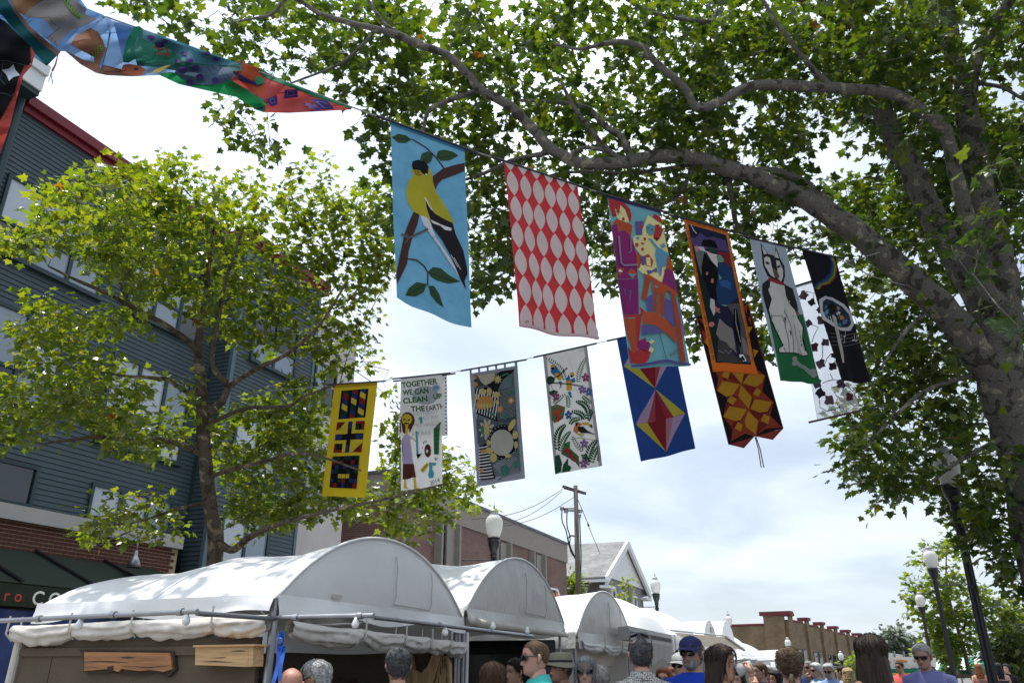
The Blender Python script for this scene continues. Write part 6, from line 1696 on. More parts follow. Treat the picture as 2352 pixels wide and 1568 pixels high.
B9.add('stem', ST2, stroke(P_('440,1390 540,1300 640,1180'), 8)); B9.add('leaf', ST2, ell(502, 1306, 40, 48), sep=True); B9.add('leaf', ST2, ell(604, 1256, 36, 32), sep=True); B9.add('leaf', ST2, P_('570,1180 630,1120 625,1150 590,1190'), sep=True); B9.add('petal', SO, ell(302, 1138, 26, 18), sep=True); B9.add('petal', SO, ell(284, 1306, 16, 20), sep=True)
B9.done()

# ---- rainforest stencil
B10 = Banner('rainforest_banner', 'white banner stencilled with parrots, ferns, a red frog and a toucan', S5, P_('833,272 1228,185 1360,1252 945,1335'), STR2, (202, 200, 196), amp=.012, transl=.45)
B10.add('hem', (160, 156, 152), [(0, 0), (.07, 0), (.07, 1), (0, 1)], 'st'); B10.add('hem', (160, 156, 152), [(.93, 0), (1, 0), (1, 1), (.93, 1)], 'st')
FG, FG2 = (38, 88, 56), (56, 110, 60)
def frond(p0, p1, p2, n, l0, c, w=5.5, nm='fern'):
    for k in range(1, n):
        f = k / n
        x = (1 - f) ** 2 * p0[0] + 2 * f * (1 - f) * p1[0] + f * f * p2[0]; y = (1 - f) ** 2 * p0[1] + 2 * f * (1 - f) * p1[1] + f * f * p2[1]
        dx = 2 * (1 - f) * (p1[0] - p0[0]) + 2 * f * (p2[0] - p1[0]); dy = 2 * (1 - f) * (p1[1] - p0[1]) + 2 * f * (p2[1] - p1[1]); q = math.hypot(dx, dy); dx, dy = dx / q, dy / q
        L_ = l0 * math.sin(math.pi * (.18 + .80 * f)) ** .7
        for sg in (1, -1):
            B10.add(nm, c, leafp(x, y, x + (dx * .65 - dy * sg * .8) * L_, y + (dy * .65 + dx * sg * .8) * L_, w, 3))
frond((1040, 520), (1020, 380), (850, 285), 15, 40, FG2); frond((1150, 540), (1150, 400), (1225, 290), 13, 34, FG2); frond((920, 720), (960, 690), (1050, 625), 9, 30, FG2); frond((1060, 770), (1080, 700), (1050, 640), 8, 30, FG2); frond((1180, 640), (1220, 680), (1275, 715), 9, 28, FG2)
frond((1245, 880), (1260, 700), (1125, 700), 13, 40, FG, 9); frond((1215, 870), (1200, 790), (1090, 790), 10, 34, FG, 8); frond((1085, 920), (1090, 850), (1200, 850), 9, 32, FG2, 8); frond((1290, 770), (1250, 790), (1245, 880), 7, 30, FG, 8)
frond((975, 1150), (930, 960), (1050, 905), 13, 44, FG, 10); frond((985, 1160), (1010, 1020), (1095, 965), 12, 36, FG2, 8); frond((1210, 1145), (1130, 1090), (1105, 1000), 9, 30, FG2); frond((1230, 1250), (1230, 1090), (1325, 1030), 12, 38, FG, 9); frond((1260, 1250), (1290, 1120), (1340, 1090), 10, 34, FG2, 9); frond((1170, 1190), (1230, 1150), (1240, 1260), 8, 30, FG, 9); frond((1320, 1230), (1340, 1170), (1345, 1120), 7, 26, FG, 8)
for nm, c, s in (('palm_leaf', FG, '942,1330 944,1180 985,1165 1010,1240 1000,1315'), ('palm_leaf', FG, '1005,1318 1020,1250 1065,1190 1062,1250 1092,1270 1078,1305'), ('blot', (92, 122, 70), '905,740 960,720 1040,750 1020,850 940,890 912,860'), ('blot', (70, 112, 60), '1000,1160 1030,1070 1085,1050 1080,1110 1160,1180 1165,1275 1120,1220'), ('vine_leaf', FG, '870,470 910,460 945,490 930,530 890,545 868,520'), ('vine_leaf', FG, '885,610 930,590 975,605 950,640 900,640'),
                 ('parrot', (226, 176, 40), '902,368 925,355 945,372 930,400 905,392'), ('parrot', (40, 116, 180), '905,410 950,370 985,420 992,470 960,440 935,460 905,430'), ('parrot', (226, 170, 30), '940,440 975,435 1008,480 1000,510 970,500'), ('parrot', (40, 116, 180), '975,515 1005,515 1005,560 985,585 995,550'), ('parrot', (30, 30, 34), '905,385 935,378 938,400 918,408'), ('parrot', (180, 40, 60), '903,390 912,386 914,402 905,402'),
                 ('parrot', (226, 176, 40), '1080,440 1100,426 1118,440 1108,462 1082,458'), ('parrot', (40, 116, 180), '1048,500 1070,450 1085,500 1120,480 1128,520 1090,530 1045,525'), ('parrot', (226, 170, 30), '1050,510 1095,505 1098,600 1052,600'), ('parrot', (40, 116, 180), '1060,612 1090,610 1102,668 1085,665'), ('parrot', (30, 30, 34), '1082,462 1100,455 1106,475 1090,480'), ('parrot', (180, 40, 60), '1104,455 1116,452 1114,468 1106,470'),
                 ('frog', (214, 70, 48), '960,790 985,740 1002,740 995,775 1012,770 985,815 1003,830 960,870 980,878 958,882 955,862 985,828 955,815 935,800 925,828 918,820 935,775'),
                 ('toucan', (226, 120, 60), '1135,900 1160,885 1190,895 1165,930 1150,985 1115,970 1120,930'), ('toucan', (226, 180, 50), '1185,885 1240,880 1265,905 1262,925 1230,905 1195,905'), ('toucan', (40, 40, 46), '1255,905 1275,900 1280,930 1262,925'), ('toucan', (48, 48, 54), '1152,925 1200,920 1235,955 1315,992 1240,975 1185,980 1155,960'), ('toucan', (44, 44, 48), '1134,890 1160,884 1150,915 1132,920'), ('toucan', (226, 180, 50), '1130,980 1210,988 1190,1005 1160,1000'),
                 ('lizard', (196, 44, 54), '1030,1120 1060,1110 1085,1135 1080,1150 1110,1190 1120,1215 1140,1200 1140,1180 1146,1205 1125,1230 1095,1215 1065,1165 1070,1150 1035,1140')):
    B10.add(nm, c, P_(s))
for s in ('868,500 980,465 1058,390', '870,520 960,530 1100,545 1185,560'): B10.add('branch', (60, 46, 46), stroke(P_(s), 10))
for s in ('905,540 920,580 935,600', '890,670 915,650', '1090,1035 1180,1020 1290,1035', '1150,1235 1165,1275'): B10.add('branch', (90, 90, 80), stroke(P_(s), 4))
for x, y, c in ((1218, 480, (160, 66, 120)), (952, 652, (160, 66, 120)), (1190, 590, (140, 104, 160)), (1246, 612, (74, 110, 178)), (1072, 822, (56, 92, 168)), (1208, 1070, (140, 104, 160)), (1200, 1240, (150, 90, 140))):
    for k in range(5): a = k * 1.257 - .4; B10.add('flower', c, ell(x + 20 * math.cos(a), y + 24 * math.sin(a), 13, 18, math.degrees(a) - 90, 9))
B10.text('lettering', (168, 166, 164), '139', (1160, 246), (1204, 236), 28); B10.add('lettering', (180, 186, 184), stroke(P_('1105,410 1075,330 1070,290'), 4))
B10.done()

# ---- blue diamonds
B11 = Banner('diamond_banner', 'bright blue banner with two tall red, pink and yellow diamonds', S5, P_('1495,125 1975,20 2200,1103 1712,1220'), STR2, (36, 72, 150), amp=.014, transl=.35)
PK, RDD, LVV, YL = (190, 120, 140), (162, 36, 48), (176, 148, 180), (206, 192, 56)
for c, s in ((PK, '1845,588 1675,905 1775,888 1845,640'), (LVV, '1845,588 1720,810 1675,905 1790,870'), ((186, 70, 84), '1845,600 1775,888 1843,872'), (RDD, '1845,588 1843,872 1775,888 1935,1128 1940,852 1880,700'), ((178, 52, 62), '1845,588 1940,852 2010,835 1900,680'), (YL, '1845,585 2112,802 2010,835'), (LVV, '2112,804 1935,1128 2005,840'), (PK, '2010,836 1940,852 1935,1128'), (YL, '1675,905 1775,888 1935,1128'),
             (YL, '1562,380 1660,340 1843,580'), (LVV, '1562,380 1640,240 1700,330'), (PK, '1640,240 1735,60 1740,330'), (RDD, '1735,60 1740,330 1660,342 1843,580 1850,300'), ((178, 52, 62), '1850,300 1735,60 1940,260'), ((186, 70, 84), '1850,300 1843,580 1915,285'), (LVV, '1915,285 1990,300 1843,580'), (YL, '1735,60 2000,280 1915,290')):
    B11.add('diamond_piece', c, P_(s), sep=True, transl=.35)
B11.done()

# ---- orange star quilt
B12 = Banner('star_quilt', 'black quilt with orange and yellow stars and pointed hem, behind the couple banner', SCc, P_('128,625 437,540 648,1285 318,1382'), STR2, (30, 28, 32), amp=.010, transl=.3)
RO, RO2, YO = (176, 66, 42), (140, 40, 40), (212, 150, 30)
for c, s in ((RO, '240,945 262,1000 250,1072 320,1115 290,1225 345,1290 335,1362 420,1320 475,1335 545,1290 640,1280 570,1215 592,1140 525,1080 545,985 500,955'),
             (RO2, '283,990 322,1005 300,1020'), (RO2, '420,968 455,970 410,1030'), (RO2, '320,1000 335,1010 395,1036 345,965'), (RO2, '405,1040 490,1060 465,1100'), (RO2, '310,1115 350,1102 385,1110 375,1130'), (RO2, '300,1220 315,1140 350,1160'), (RO2, '440,1185 490,1130 470,1115'), (RO2, '395,1245 360,1250 325,1290 370,1285'), (RO2, '445,1195 510,1200 590,1150 560,1200 500,1240'), (RO2, '500,1250 555,1265 490,1320'),
             (YO, '345,965 420,968 403,1033'), (YO, '410,1030 455,970 540,985 525,1030 490,1055'), (YO, '255,1072 290,1018 395,1038 350,1100 310,1110'), (YO, '400,1040 465,1115 445,1180 385,1110'), (YO, '455,1180 480,1125 585,1140 555,1195 510,1200'), (YO, '290,1225 330,1165 435,1185 395,1245 360,1250'), (YO, '443,1190 500,1250 485,1325 430,1285 420,1250'),
             (YO, '300,958 333,965 322,1005 283,990'), (YO, '495,1060 520,1080 505,1112 470,1095'), (YO, '340,1105 375,1125 350,1158 315,1135'), (YO, '535,1208 572,1225 560,1265 515,1245'), (YO, '380,1255 410,1275 395,1312 360,1290'),
             (RO, '140,632 190,690 182,640'), (YO, '178,780 205,735 206,815'), (RO, '160,700 178,780 200,740'), (YO, '215,905 230,885 236,935'), (YO, '432,690 466,690 442,742'), (RO, '410,560 436,545 430,605'), (YO, '470,830 504,838 478,882'), (RO, '440,640 452,620 462,690')):
    B12.add('star_piece', c, P_(s), sep=True)
B12.add('hem', RO2, stroke(P_('131,625 320,1380'), 6)); B12.add('hem', RO2, stroke(P_('434,541 645,1285'), 6))
b = MB()
sgn = []
for s in ('318,1380 478,1334 412,1401', '478,1334 648,1285 585,1352'):
    st = [B12.inv(x, y) for x, y in P_(s)]; b.add([B12.S(x, y, .004) for x, y in st], [(0, 1, 2)])
b.build('hem_flap', cloth((150, 56, 48)), B12.t)
for x0, y0, x1, y1 in ((480, 1338, 514, 1508), (486, 1338, 530, 1508), (120, 640, 136, 800), (124, 640, 142, 735)):
    p, q = B12.S(*B12.inv(x0, y0), .006), B12.S(*B12.inv(x1, y1), .03)
    b = MB(); b.tube([p, p.lerp(q, .4) + Vector((.01, 0, 0)), q], .006, 5); b.build('ribbon', cloth((30, 50, 44)), B12.t)
B12.done()

# ---- net with felt leaves
B13 = Banner('leaf_net_banner', 'see-through white net banner with purple felt leaves, behind the black one', SD, P_('925,602 1190,520 1370,1468 1080,1530'), STR2, (205, 205, 212), amp=.012, basepoly=[(0, 0), (1, 0), (1, .012), (0, .012)])
b = MB()
NU, NV_ = 44, 110
for i in range(NU + 1):
    a = i / NU; h = .0018 / B13.W * (1.6 if i in (0, NU) else 1)
    vs = []
    for k in range(21): vs += [B13.S(a - h, k / 20, 0), B13.S(a + h, k / 20, 0)]
    b.add(vs, [(2 * k, 2 * k + 1, 2 * k + 3, 2 * k + 2) for k in range(20)])
for j in range(NV_ + 1):
    c = j / NV_; h = .0011
    vs = []
    for k in range(9): vs += [B13.S(k / 8, c - h, 0), B13.S(k / 8, c + h, 0)]
    b.add(vs, [(2 * k, 2 * k + 1, 2 * k + 3, 2 * k + 2) for k in range(8)])
b.build('net', cloth((214, 214, 222), .4), B13.t)['kind'] = 'stuff'
for x, y, r_, c in ((985, 670, 42, 0), (1042, 722, 34, 1), (1095, 775, 26, 3), (1020, 872, 34, 2), (1110, 850, 40, 0), (1055, 1045, 44, 3), (1140, 1005, 36, 0), (1105, 1160, 42, 0), (1190, 1170, 36, 1), (1245, 1285, 40, 2), (1100, 1355, 42, 1), (1165, 1400, 44, 0), (1305, 1375, 34, 3), (1080, 1295, 40, 2), (1195, 1095, 24, 1)):
    col = ((112, 84, 98), (52, 48, 58), (92, 74, 96), (104, 46, 62))[c]
    B13.add('felt_leaf', col, [(x + r_ * q * math.cos(a + x), y + r_ * q * math.sin(a + x)) for a, q in ((0, 1), (.7, .62), (1.3, .95), (2.0, .6), (2.6, .9), (3.6, .7), (4.4, .95), (5.2, .6), (5.7, .9))], sep=True)
for s in ('1000,640 1060,655 1050,700', '945,700 985,690 1010,640', '1020,880 1090,900 1060,960 1045,1010', '1120,1010 1120,1100 1105,1160', '1180,1080 1150,1120 1130,1170', '1170,1220 1195,1265 1240,1260', '1120,1290 1190,1260', '1260,1280 1180,1320 1225,1380 1215,1400', '1095,1400 1100,1450 1150,1475 1200,1460', '1280,1300 1330,1340 1375,1410 1370,1450', '1215,1410 1240,1450 1270,1440 1255,1465'): B13.add('vine', (70, 66, 76), stroke(P_(s), 5))
p, q = B13.S(-.22, 1.005, 0), B13.S(1.05, 1.0, 0)
b = MB(); b.tube([p, q], .012, 8); b.build('bottom_rod', cloth((120, 90, 84)), B13.t)
B13.done()

# ---- blown banners at the near end of the first string
S1c, S2c = (0, 0, 2.296), (1024, 0, 2.296)


class Blown:
    """a banner twisted by the wind, close to the vertical plane of the first string"""
    def __init__(self, name, label, sheet, layer, dep=0.0):
        self.t = thing(name, label, 'banner', tuple(on_vplane((sheet[0] + 600 / sheet[2]) / 4, 20, *STR1)), 'hanging festival banners')
        self.sh, self.off, self.parts, self.dep = sheet, layer, {}, dep
        a, b = STR1; self.n = Vector((b[1] - a[1], a[0] - b[0], 0)).normalized()
    def S(self, x, y, off):
        u, v = (self.sh[0] + x / self.sh[2]) / 4, (self.sh[1] + y / self.sh[2]) / 4
        p = on_vplane(u, v, *STR1)
        d = ray(u, v).normalized()
        f = .05 * math.sin(u * .09 + v * .16) + .022 * math.sin(v * .26 - u * .05) + .05 * nz(u * .04, v * .05, 3.3)
        return p - d * (self.off + off + f + self.dep)
    def add(self, name, col, poly, transl=.3, sep=False, mat=None):
        V, Fc = tess([(float(x), float(y)) for x, y in poly], 24, 24)
        self.k = getattr(self, 'k', 0) + .0042
        key = name + (str(len(self.parts)) if sep else '')
        if key not in self.parts: self.parts[key] = (name, MB(), [])
        nm, b, ml = self.parts[key]; m = mat or cloth(col, transl)
        if m not in ml: ml.append(m)
        b.add([self.S(x, y, self.k) for x, y in V], Fc, ml.index(m))
    def done(self):
        for nm, b, ml in self.parts.values():
            o = b.build(nm, ml, self.t, smooth=True)
            if nm in ('ink_line', 'thread', 'dotted_strip', 'diamond_line'): o['kind'] = 'stuff'


W1 = Blown('star_banner', 'black and red banner with white star seen close at the frame edge', S1c, .25)
W1.add('cloth', (26, 28, 34), P_('-400,-60 40,190 285,430 300,560 230,640 150,830 145,960 90,1130 0,1180 -300,1200'))
W1.add('border', (206, 76, 66), P_('280,425 322,490 290,605 215,690 160,880 90,1160 0,1410 -200,1800 -300,1500 -300,1190 -20,1142 90,1130 140,960 132,860 170,720 225,605 284,590'))
W1.add('star', (196, 206, 220), P_('125,590 140,640 185,690 125,705 82,742 62,690 15,640 80,630'))
for s in ('0,555 60,555 160,580 235,600', '30,560 10,690 0,720 45,775', '0,850 60,862 100,880 140,848'): W1.add('thread', (110, 116, 124), stroke(P_(s), 4))
W1.done()
W2 = Blown('creature_banner', 'teal-edged banner with a tan creature on blue, billowing at the top corner', S1c, .12)
W2.add('cloth', (108, 158, 216), P_('-200,-400 640,-140 800,75 960,140 890,175 820,215 740,250 620,380 545,490 430,605 -300,120'))
W2.add('creature', (158, 150, 146), P_('30,-200 600,-80 795,82 780,130 890,172 740,245 680,265 585,330 530,415 430,355 500,290 380,165 230,150 130,60'))
W2.add('creature', (178, 128, 92), P_('100,-100 420,-60 400,0 290,60 215,140 170,110 130,40'))
W2.add('edge_band', (24, 104, 106), P_('-300,-300 40,-60 130,110 300,280 420,380 555,480 430,605 300,460 0,120 -300,-100'))
W2.add('edge_band', (150, 110, 100), P_('60,-60 95,-40 150,80 270,240 400,350 552,478 520,505 380,400 230,240 130,110'))
W2.add('dotted_strip', (128, 190, 66), P_('560,-70 610,-60 640,50 700,110 770,155 740,170 660,110 600,30'))
for k in range(16):
    x, y = 590 + k * 10 - (k % 2) * 14, -20 + k * 12; W2.add('dotted_strip', (40, 50, 40), ell(x, y, 6, 5, n=7))
W2.add('creature', (116, 158, 210), P_('380,170 440,210 495,290 430,355 330,270'))
for s in ('370,165 450,155 480,210 550,250 430,352', '230,190 275,150', '250,215 300,180', '465,380 490,340', '495,395 515,375', '290,60 400,0 470,-40'): W2.add('ink_line', (60, 60, 70), stroke(P_(s), 5))
for k in range(14): x, y = 545 + (k % 5) * 28, 60 + (k // 5) * 45 + (k % 2) * 12; W2.add('ink_line', (110, 96, 96), stroke([(x, y), (x + 12, y - 14), (x + 20, y)], 3))
W2.add('tassel', (206, 84, 60), stroke(P_('535,490 510,590 485,640 480,650'), [10, 26])); W2.add('tassel', (150, 110, 140), stroke(P_('480,650 470,690 485,770'), 9)); W2.add('tassel', (120, 90, 130), stroke(P_('470,670 445,750'), 7))
W2.done()
W3 = Blown('blue_brown_banner', 'pale blue banner with brown figure, folded back by the wind', S1c, .02)
W3.add('cloth', (134, 176, 226), P_('955,145 1040,190 1230,245 1180,430 1140,580 1190,600 1450,600 1700,600 1700,640 1480,688 1220,700 990,690 880,668 740,590 600,470 560,470 520,440 640,300 840,170'), .45)
W3.add('cloth', (118, 160, 212), P_('1040,190 1230,245 1330,290 1330,610 1150,610 1140,580'), .45)
W3.add('sky_gap', (240, 244, 250), P_('985,170 1035,190 1020,290'), .9)
W3.add('figure', (168, 110, 78), P_('690,330 830,255 900,290 945,370 965,430 985,440 930,630 870,580 860,520 750,465 650,405'))
W3.add('figure', (176, 116, 92), P_('600,460 760,545 900,640 1000,660 1290,680 1200,700 980,690 880,668 740,590'))
W3.add('dotted_strip', (150, 160, 70), P_('815,500 930,400 960,440 870,530'))
for k in range(14): W3.add('dotted_strip', (40, 46, 40), ell(840 + (k // 3) * 24, 495 - (k // 3) * 20 + (k % 3) * 18, 6, 5, n=7))
W3.add('rod_sleeve', (90, 140, 200), P_('965,165 1000,175 1020,300 990,440 925,640 910,600 985,430 1000,300'))
W3.add('face', (206, 110, 84), P_('1130,595 1180,585 1280,600 1340,640 1310,690 1200,690 1110,660 1165,640'))
W3.add('face', (60, 80, 70), ell(1250, 632, 22, 10)); W3.add('face', (226, 190, 90), P_('1420,640 1520,600 1570,595 1470,660 1390,668'))
for s in ('1105,655 1165,642 1150,612 1200,600', '750,565 760,590', '960,655 1040,660 1110,655', '1010,300 985,440 930,640'): W3.add('ink_line', (50, 56, 80), stroke(P_(s), 5))
W3.done()
W4 = Blown('fish_banner', 'green and teal banner with purple spots, rolled along the string', S1c, .08)
W4.add('cloth', (34, 170, 92), P_('1450,680 1560,660 2100,720 2200,780 2330,860 2450,960 2350,1000 2170,890 1900,830 1640,770'), .45)
W4.add('cloth', (50, 110, 110), P_('1250,560 1380,570 2220,570 2220,650 1900,660 1640,650 1380,612 1260,600'))
W4.add('roll', (30, 128, 96), P_('1230,245 1280,238 1320,270 1310,300 1260,350 1230,430 1240,540 1180,575 1130,570 1130,520 1160,380'))
W4.add('roll', (46, 128, 104), P_('1300,270 1340,280 1640,400 2200,580 2200,610 1900,590 1700,600 1640,600 1380,590 1260,590 1235,520 1240,420 1270,350'))
W4.add('fish', (74, 138, 160), P_('1320,275 1700,400 2200,585 2110,600 1880,590 1680,560 1560,450 1400,400 1300,350'))
W4.add('fish', (84, 112, 140), P_('1650,610 1900,600 2120,620 2160,700 2060,760 1940,780 1780,775 1660,720 1600,665'))
for x, y, a in ((1385, 340, 34), (1515, 378, 32), (1465, 412, 46), (1695, 490, 26), (1900, 492, 30), (1990, 545, 34), (1740, 555, 36), (1630, 560, 30)): W4.add('spot', (84, 58, 134), ell(x, y, a, a * .6, 10), sep=True)
for x, y, a in ((1680, 640, 40), (1800, 620, 36), (1835, 705, 36), (1745, 755, 38), (1980, 740, 40)): W4.add('spot', (70, 52, 120), ell(x, y, a, a * .8), sep=True)
for s in ('1410,425 1460,450 1440,495 1490,490 1530,500 1560,480', '1455,455 1500,450 1530,430 1540,520'): W4.add('squiggle', (200, 60, 50), stroke(P_(s), 14))
for k in range(4): W4.add('ink_line', (40, 60, 80), stroke([(1900 + k * 45, 610), (1940 + k * 45, 660), (2000 + k * 40, 740)], 5))
for s in ('1300,430 1360,440 1290,480 1370,500', '1290,520 1350,540', '1340,590 1460,565 1640,600', '1720,440 1900,530 1900,590'): W4.add('ink_line', (30, 70, 70), stroke(P_(s), 4))
W4.done()
W5 = Blown('red_twisted_banner', 'red and orange banner with purple diamonds, twisted to a point on the string', S2c, .03)
W5.add('cloth', (206, 80, 78), P_('-260,580 -160,560 20,620 200,720 500,850 880,995 870,1005 600,1020 300,1036 90,1030 -30,980 -120,900 -290,760'))
W5.add('cloth', (214, 96, 56), P_('-260,580 -150,565 30,625 90,680 70,900 -40,830 -200,700'))
W5.add('edge_band', (36, 142, 98), P_('20,625 60,640 200,715 500,840 885,990 870,998 480,865 180,745 60,700'))
W5.add('patch', (70, 58, 140), P_('-180,660 -60,730 60,770 20,790 -150,740'))
W5.add('patch', (46, 160, 106), P_('0,700 70,715 78,760 10,780 -10,740')); W5.add('patch', (46, 160, 106), P_('60,905 95,1000 70,1030 -20,1000 -60,920 -40,850 40,980')); W5.add('patch', (70, 58, 140), P_('-20,935 60,960 60,1000 10,1005'))
for s, t_ in (('265,820 380,820 385,890 255,905', '290,833 345,838 352,872 285,880'), ('90,910 190,872 200,955 140,978', '128,918 168,898 172,938 145,950'), ('495,905 650,920 720,1000 600,1000', '555,930 625,935 690,985 625,988')):
    W5.add('diamond', (76, 62, 150), P_(s), sep=True); W5.add('diamond_line', (150, 140, 190), stroke(P_(t_) + [P_(t_)[0]], 5))
W5.add('diamond', (76, 62, 150), P_('415,940 500,950 600,1000 560,1018'), sep=True); W5.add('ink_line', (150, 110, 120), stroke(P_('-240,760 -180,850 -120,800 -60,830'), 5))
W5.done()

# ---- the strings themselves
c1 = thing('banner_string', 'pale rope running from the top corner along the upper row of banners', 'rope', (-2, 6, 6))
pts = [on_vplane(u, v, *STR1) for u, v in ((-40, -40), (60, 12), (107, 17), (152, 33), (250, 68), (355, 108))] + [q for B in (B1, B2, B3, B4, B5, B6) for q in (B.tl + Vector((0, 0, .008)), B.tr + Vector((0, 0, .008)))] + [on_vplane(872, 276, *STR1), on_vplane(905, 285, *STR1)]
b = MB(); b.tube(pts, .006, 6); b.build('rope', M['rope'], c1)
c2 = thing('banner_string', 'thin rope carrying the lower row of banners across the street', 'rope', (-3, 9, 5.5))
pts = [on_vplane(255, 392, *STR2), on_vplane(300, 388, *STR2)] + [q for B in (B7, B8, B9, B10, B11, B12, B13) for q in (B.tl + Vector((0, 0, .008)), B.tr + Vector((0, 0, .008)))] + [on_vplane(845, 262, *STR2), on_vplane(880, 252, *STR2)]
b = MB(); b.tube(pts, .0045, 6); b.build('rope', M['rope'], c2)

# ================================================================ PEOPLE
def hairmat(c, var=.45):
    k = ('hair',) + tuple(c)
    if k not in CLOTHS: CLOTHS[k] = pm('hair', [x * .8 for x in c], .5, var, 9, .5, 30, spec=.22, stretch=(7, 7, .8))
    return CLOTHS[k]
def skinmat(c):
    k = ('skin',) + tuple(c)
    if k not in CLOTHS: CLOTHS[k] = pm('skin', c, .5, .10, 14, .08, 90, spec=.4)
    return CLOTHS[k]
def fabric(c, var=.10):
    k = ('fab',) + tuple(c)
    if k not in CLOTHS: CLOTHS[k] = pm('clothing_fabric', c, .85, var, 7, .35, 14, spec=.15)
    return CLOTHS[k]
def lattice_fabric():
    m, N, L = new_mat('white_lattice_shirt'); out = N.new('ShaderNodeOutputMaterial'); b = N.new('ShaderNodeBsdfPrincipled'); b.inputs['Roughness'].default_value = .85
    tc = N.new('ShaderNodeTexCoord'); v = N.new('ShaderNodeTexVoronoi'); v.feature = 'DISTANCE_TO_EDGE'; v.inputs['Scale'].default_value = 62; v.inputs['Randomness'].default_value = .35
    L.new(tc.outputs['Object'], v.inputs['Vector'])
    cr = N.new('ShaderNodeValToRGB'); cr.color_ramp.elements[0].position = .07; cr.color_ramp.elements[0].color = (.03, .03, .035, 1); cr.color_ramp.elements[1].position = .12; cr.color_ramp.elements[1].color = (.48, .47, .44, 1)
    L.new(v.outputs['Distance'], cr.inputs[0]); L.new(cr.outputs[0], b.inputs['Base Color']); L.new(b.outputs[0], out.inputs['Surface']); return m
def stripe_fabric(c1, c2, sc):
    m, N, L = new_mat('striped_shirt'); out = N.new('ShaderNodeOutputMaterial'); b = N.new('ShaderNodeBsdfPrincipled'); b.inputs['Roughness'].default_value = .85
    tc = N.new('ShaderNodeTexCoord'); w = N.new('ShaderNodeTexWave'); w.bands_direction = 'Z'; w.inputs['Scale'].default_value = sc; w.inputs['Distortion'].default_value = .8
    L.new(tc.outputs['Object'], w.inputs['Vector'])
    cr = N.new('ShaderNodeValToRGB'); cr.color_ramp.interpolation = 'CONSTANT'; cr.color_ramp.elements[0].color = (*c1, 1); cr.color_ramp.elements[1].position = .5; cr.color_ramp.elements[1].color = (*c2, 1)
    L.new(w.outputs['Fac'], cr.inputs[0]); L.new(cr.outputs[0], b.inputs['Base Color']); L.new(b.outputs[0], out.inputs['Surface']); return m


M['eye_dark'] = pm('eye', (.03, .02, .015), .2)
M['lip'] = pm('lip', (.30, .10, .08), .5)
M['lens'] = glass_mat('sunglass_lens', (.008, .008, .01), .06, .8)
M['denim'] = fabric((.045, .07, .14))
M['dark_cloth'] = fabric((.03, .03, .035))
M['shoe'] = pm('shoe_leather', (.03, .025, .02), .5)
M['plastic_cup'] = pm('clear_plastic_cup', (.72, .74, .76), .12, .05, spec=.7, transl=.5)
M['beer'] = pm('amber_drink', (.55, .30, .05), .2, transl=.4)

HZ = [-.125, -.115, -.10, -.08, -.055, -.03, 0, .03, .06, .085, .105, .117, .121]
HW = [.020, .034, .048, .058, .065, .070, .074, .077, .076, .067, .047, .022, .002]
HF = [.040, .070, .083, .088, .087, .086, .086, .090, .088, .074, .050, .022, .002]
HB = [.010, .018, .036, .058, .076, .090, .100, .104, .099, .084, .056, .024, .002]
def hp(th, z, grow=0.0):
    """a point of the head: th = 0 at the face"""
    w = float(np.interp(z, HZ, HW)); f = float(np.interp(z, HZ, HF)); b = float(np.interp(z, HZ, HB))
    s, c = math.sin(th), math.cos(th)
    y = -f * c if c > 0 else -b * c
    x = w * math.copysign(abs(s) ** .85, s)
    if grow == 0 and c > 0:
        a = abs(th)
        nose = math.exp(-(a / .17) ** 2) * max(0, min(1, (.012 - z) / .05)) * (1 if z > -.046 else max(0, 1 - (-.046 - z) / .008))
        y -= .024 * nose
        y += .011 * math.exp(-((a - .42) / .17) ** 2 - ((z - .006) / .013) ** 2)
        y -= .005 * math.exp(-(a / .8) ** 2 - ((z - .026) / .009) ** 2)
        y -= .005 * math.exp(-(a / .28) ** 2 - ((z + .066) / .010) ** 2)
        y += .004 * math.exp(-(a / .3) ** 2 - ((z + .068) / .003) ** 2)
        y -= .005 * math.exp(-(a / .3) ** 2 - ((z + .104) / .014) ** 2)
    r = math.hypot(x, y) or 1e-6
    if grow and z > .07: grow_r = grow * max(.1, 1 - ((z - .07) / .055) ** 2)
    else: grow_r = grow
    k = (r + grow_r) / r
    zz = z + grow * max(0, z) / .121 * 1.0
    return Vector((x * k, y * k, zz))


TORSO = [(.80, .155, .10, .0), (.86, .178, .122, 0), (.95, .170, .118, 0), (1.02, .158, .112, 0), (1.15, .170, .118, 0), (1.29, .188, .116, .008), (1.385, .194, .102, .014), (1.432, .172, .090, .018), (1.464, .125, .076, .02), (1.489, .078, .066, .02), (1.52, .058, .060, .016), (1.56, .053, .058, .008)]


def loft(b, rings, T, mi=0, n=22, cap=True, wob=0.0):
    vs = []
    for i, (z, rx, ry, cy) in enumerate(rings):
        for k in range(n):
            a = 2 * math.pi * k / n
            sx, sy = math.cos(a), math.sin(a)
            p = Vector((rx * math.copysign(abs(sx) ** .86, sx), cy + ry * math.copysign(abs(sy) ** .9, sy), z))
            if wob: p += Vector((sx, sy, 0)) * wob * nz(sx * 2.3 + rx * 9, sy * 2.3, z * 9)
            vs.append(T @ p)
    fs = [(i * n + k, i * n + (k + 1) % n, (i + 1) * n + (k + 1) % n, (i + 1) * n + k) for i in range(len(rings) - 1) for k in range(n)]
    if cap: fs += [tuple(range(n - 1, -1, -1)), tuple((len(rings) - 1) * n + k for k in range(n))]
    b.add(vs, fs, mi)


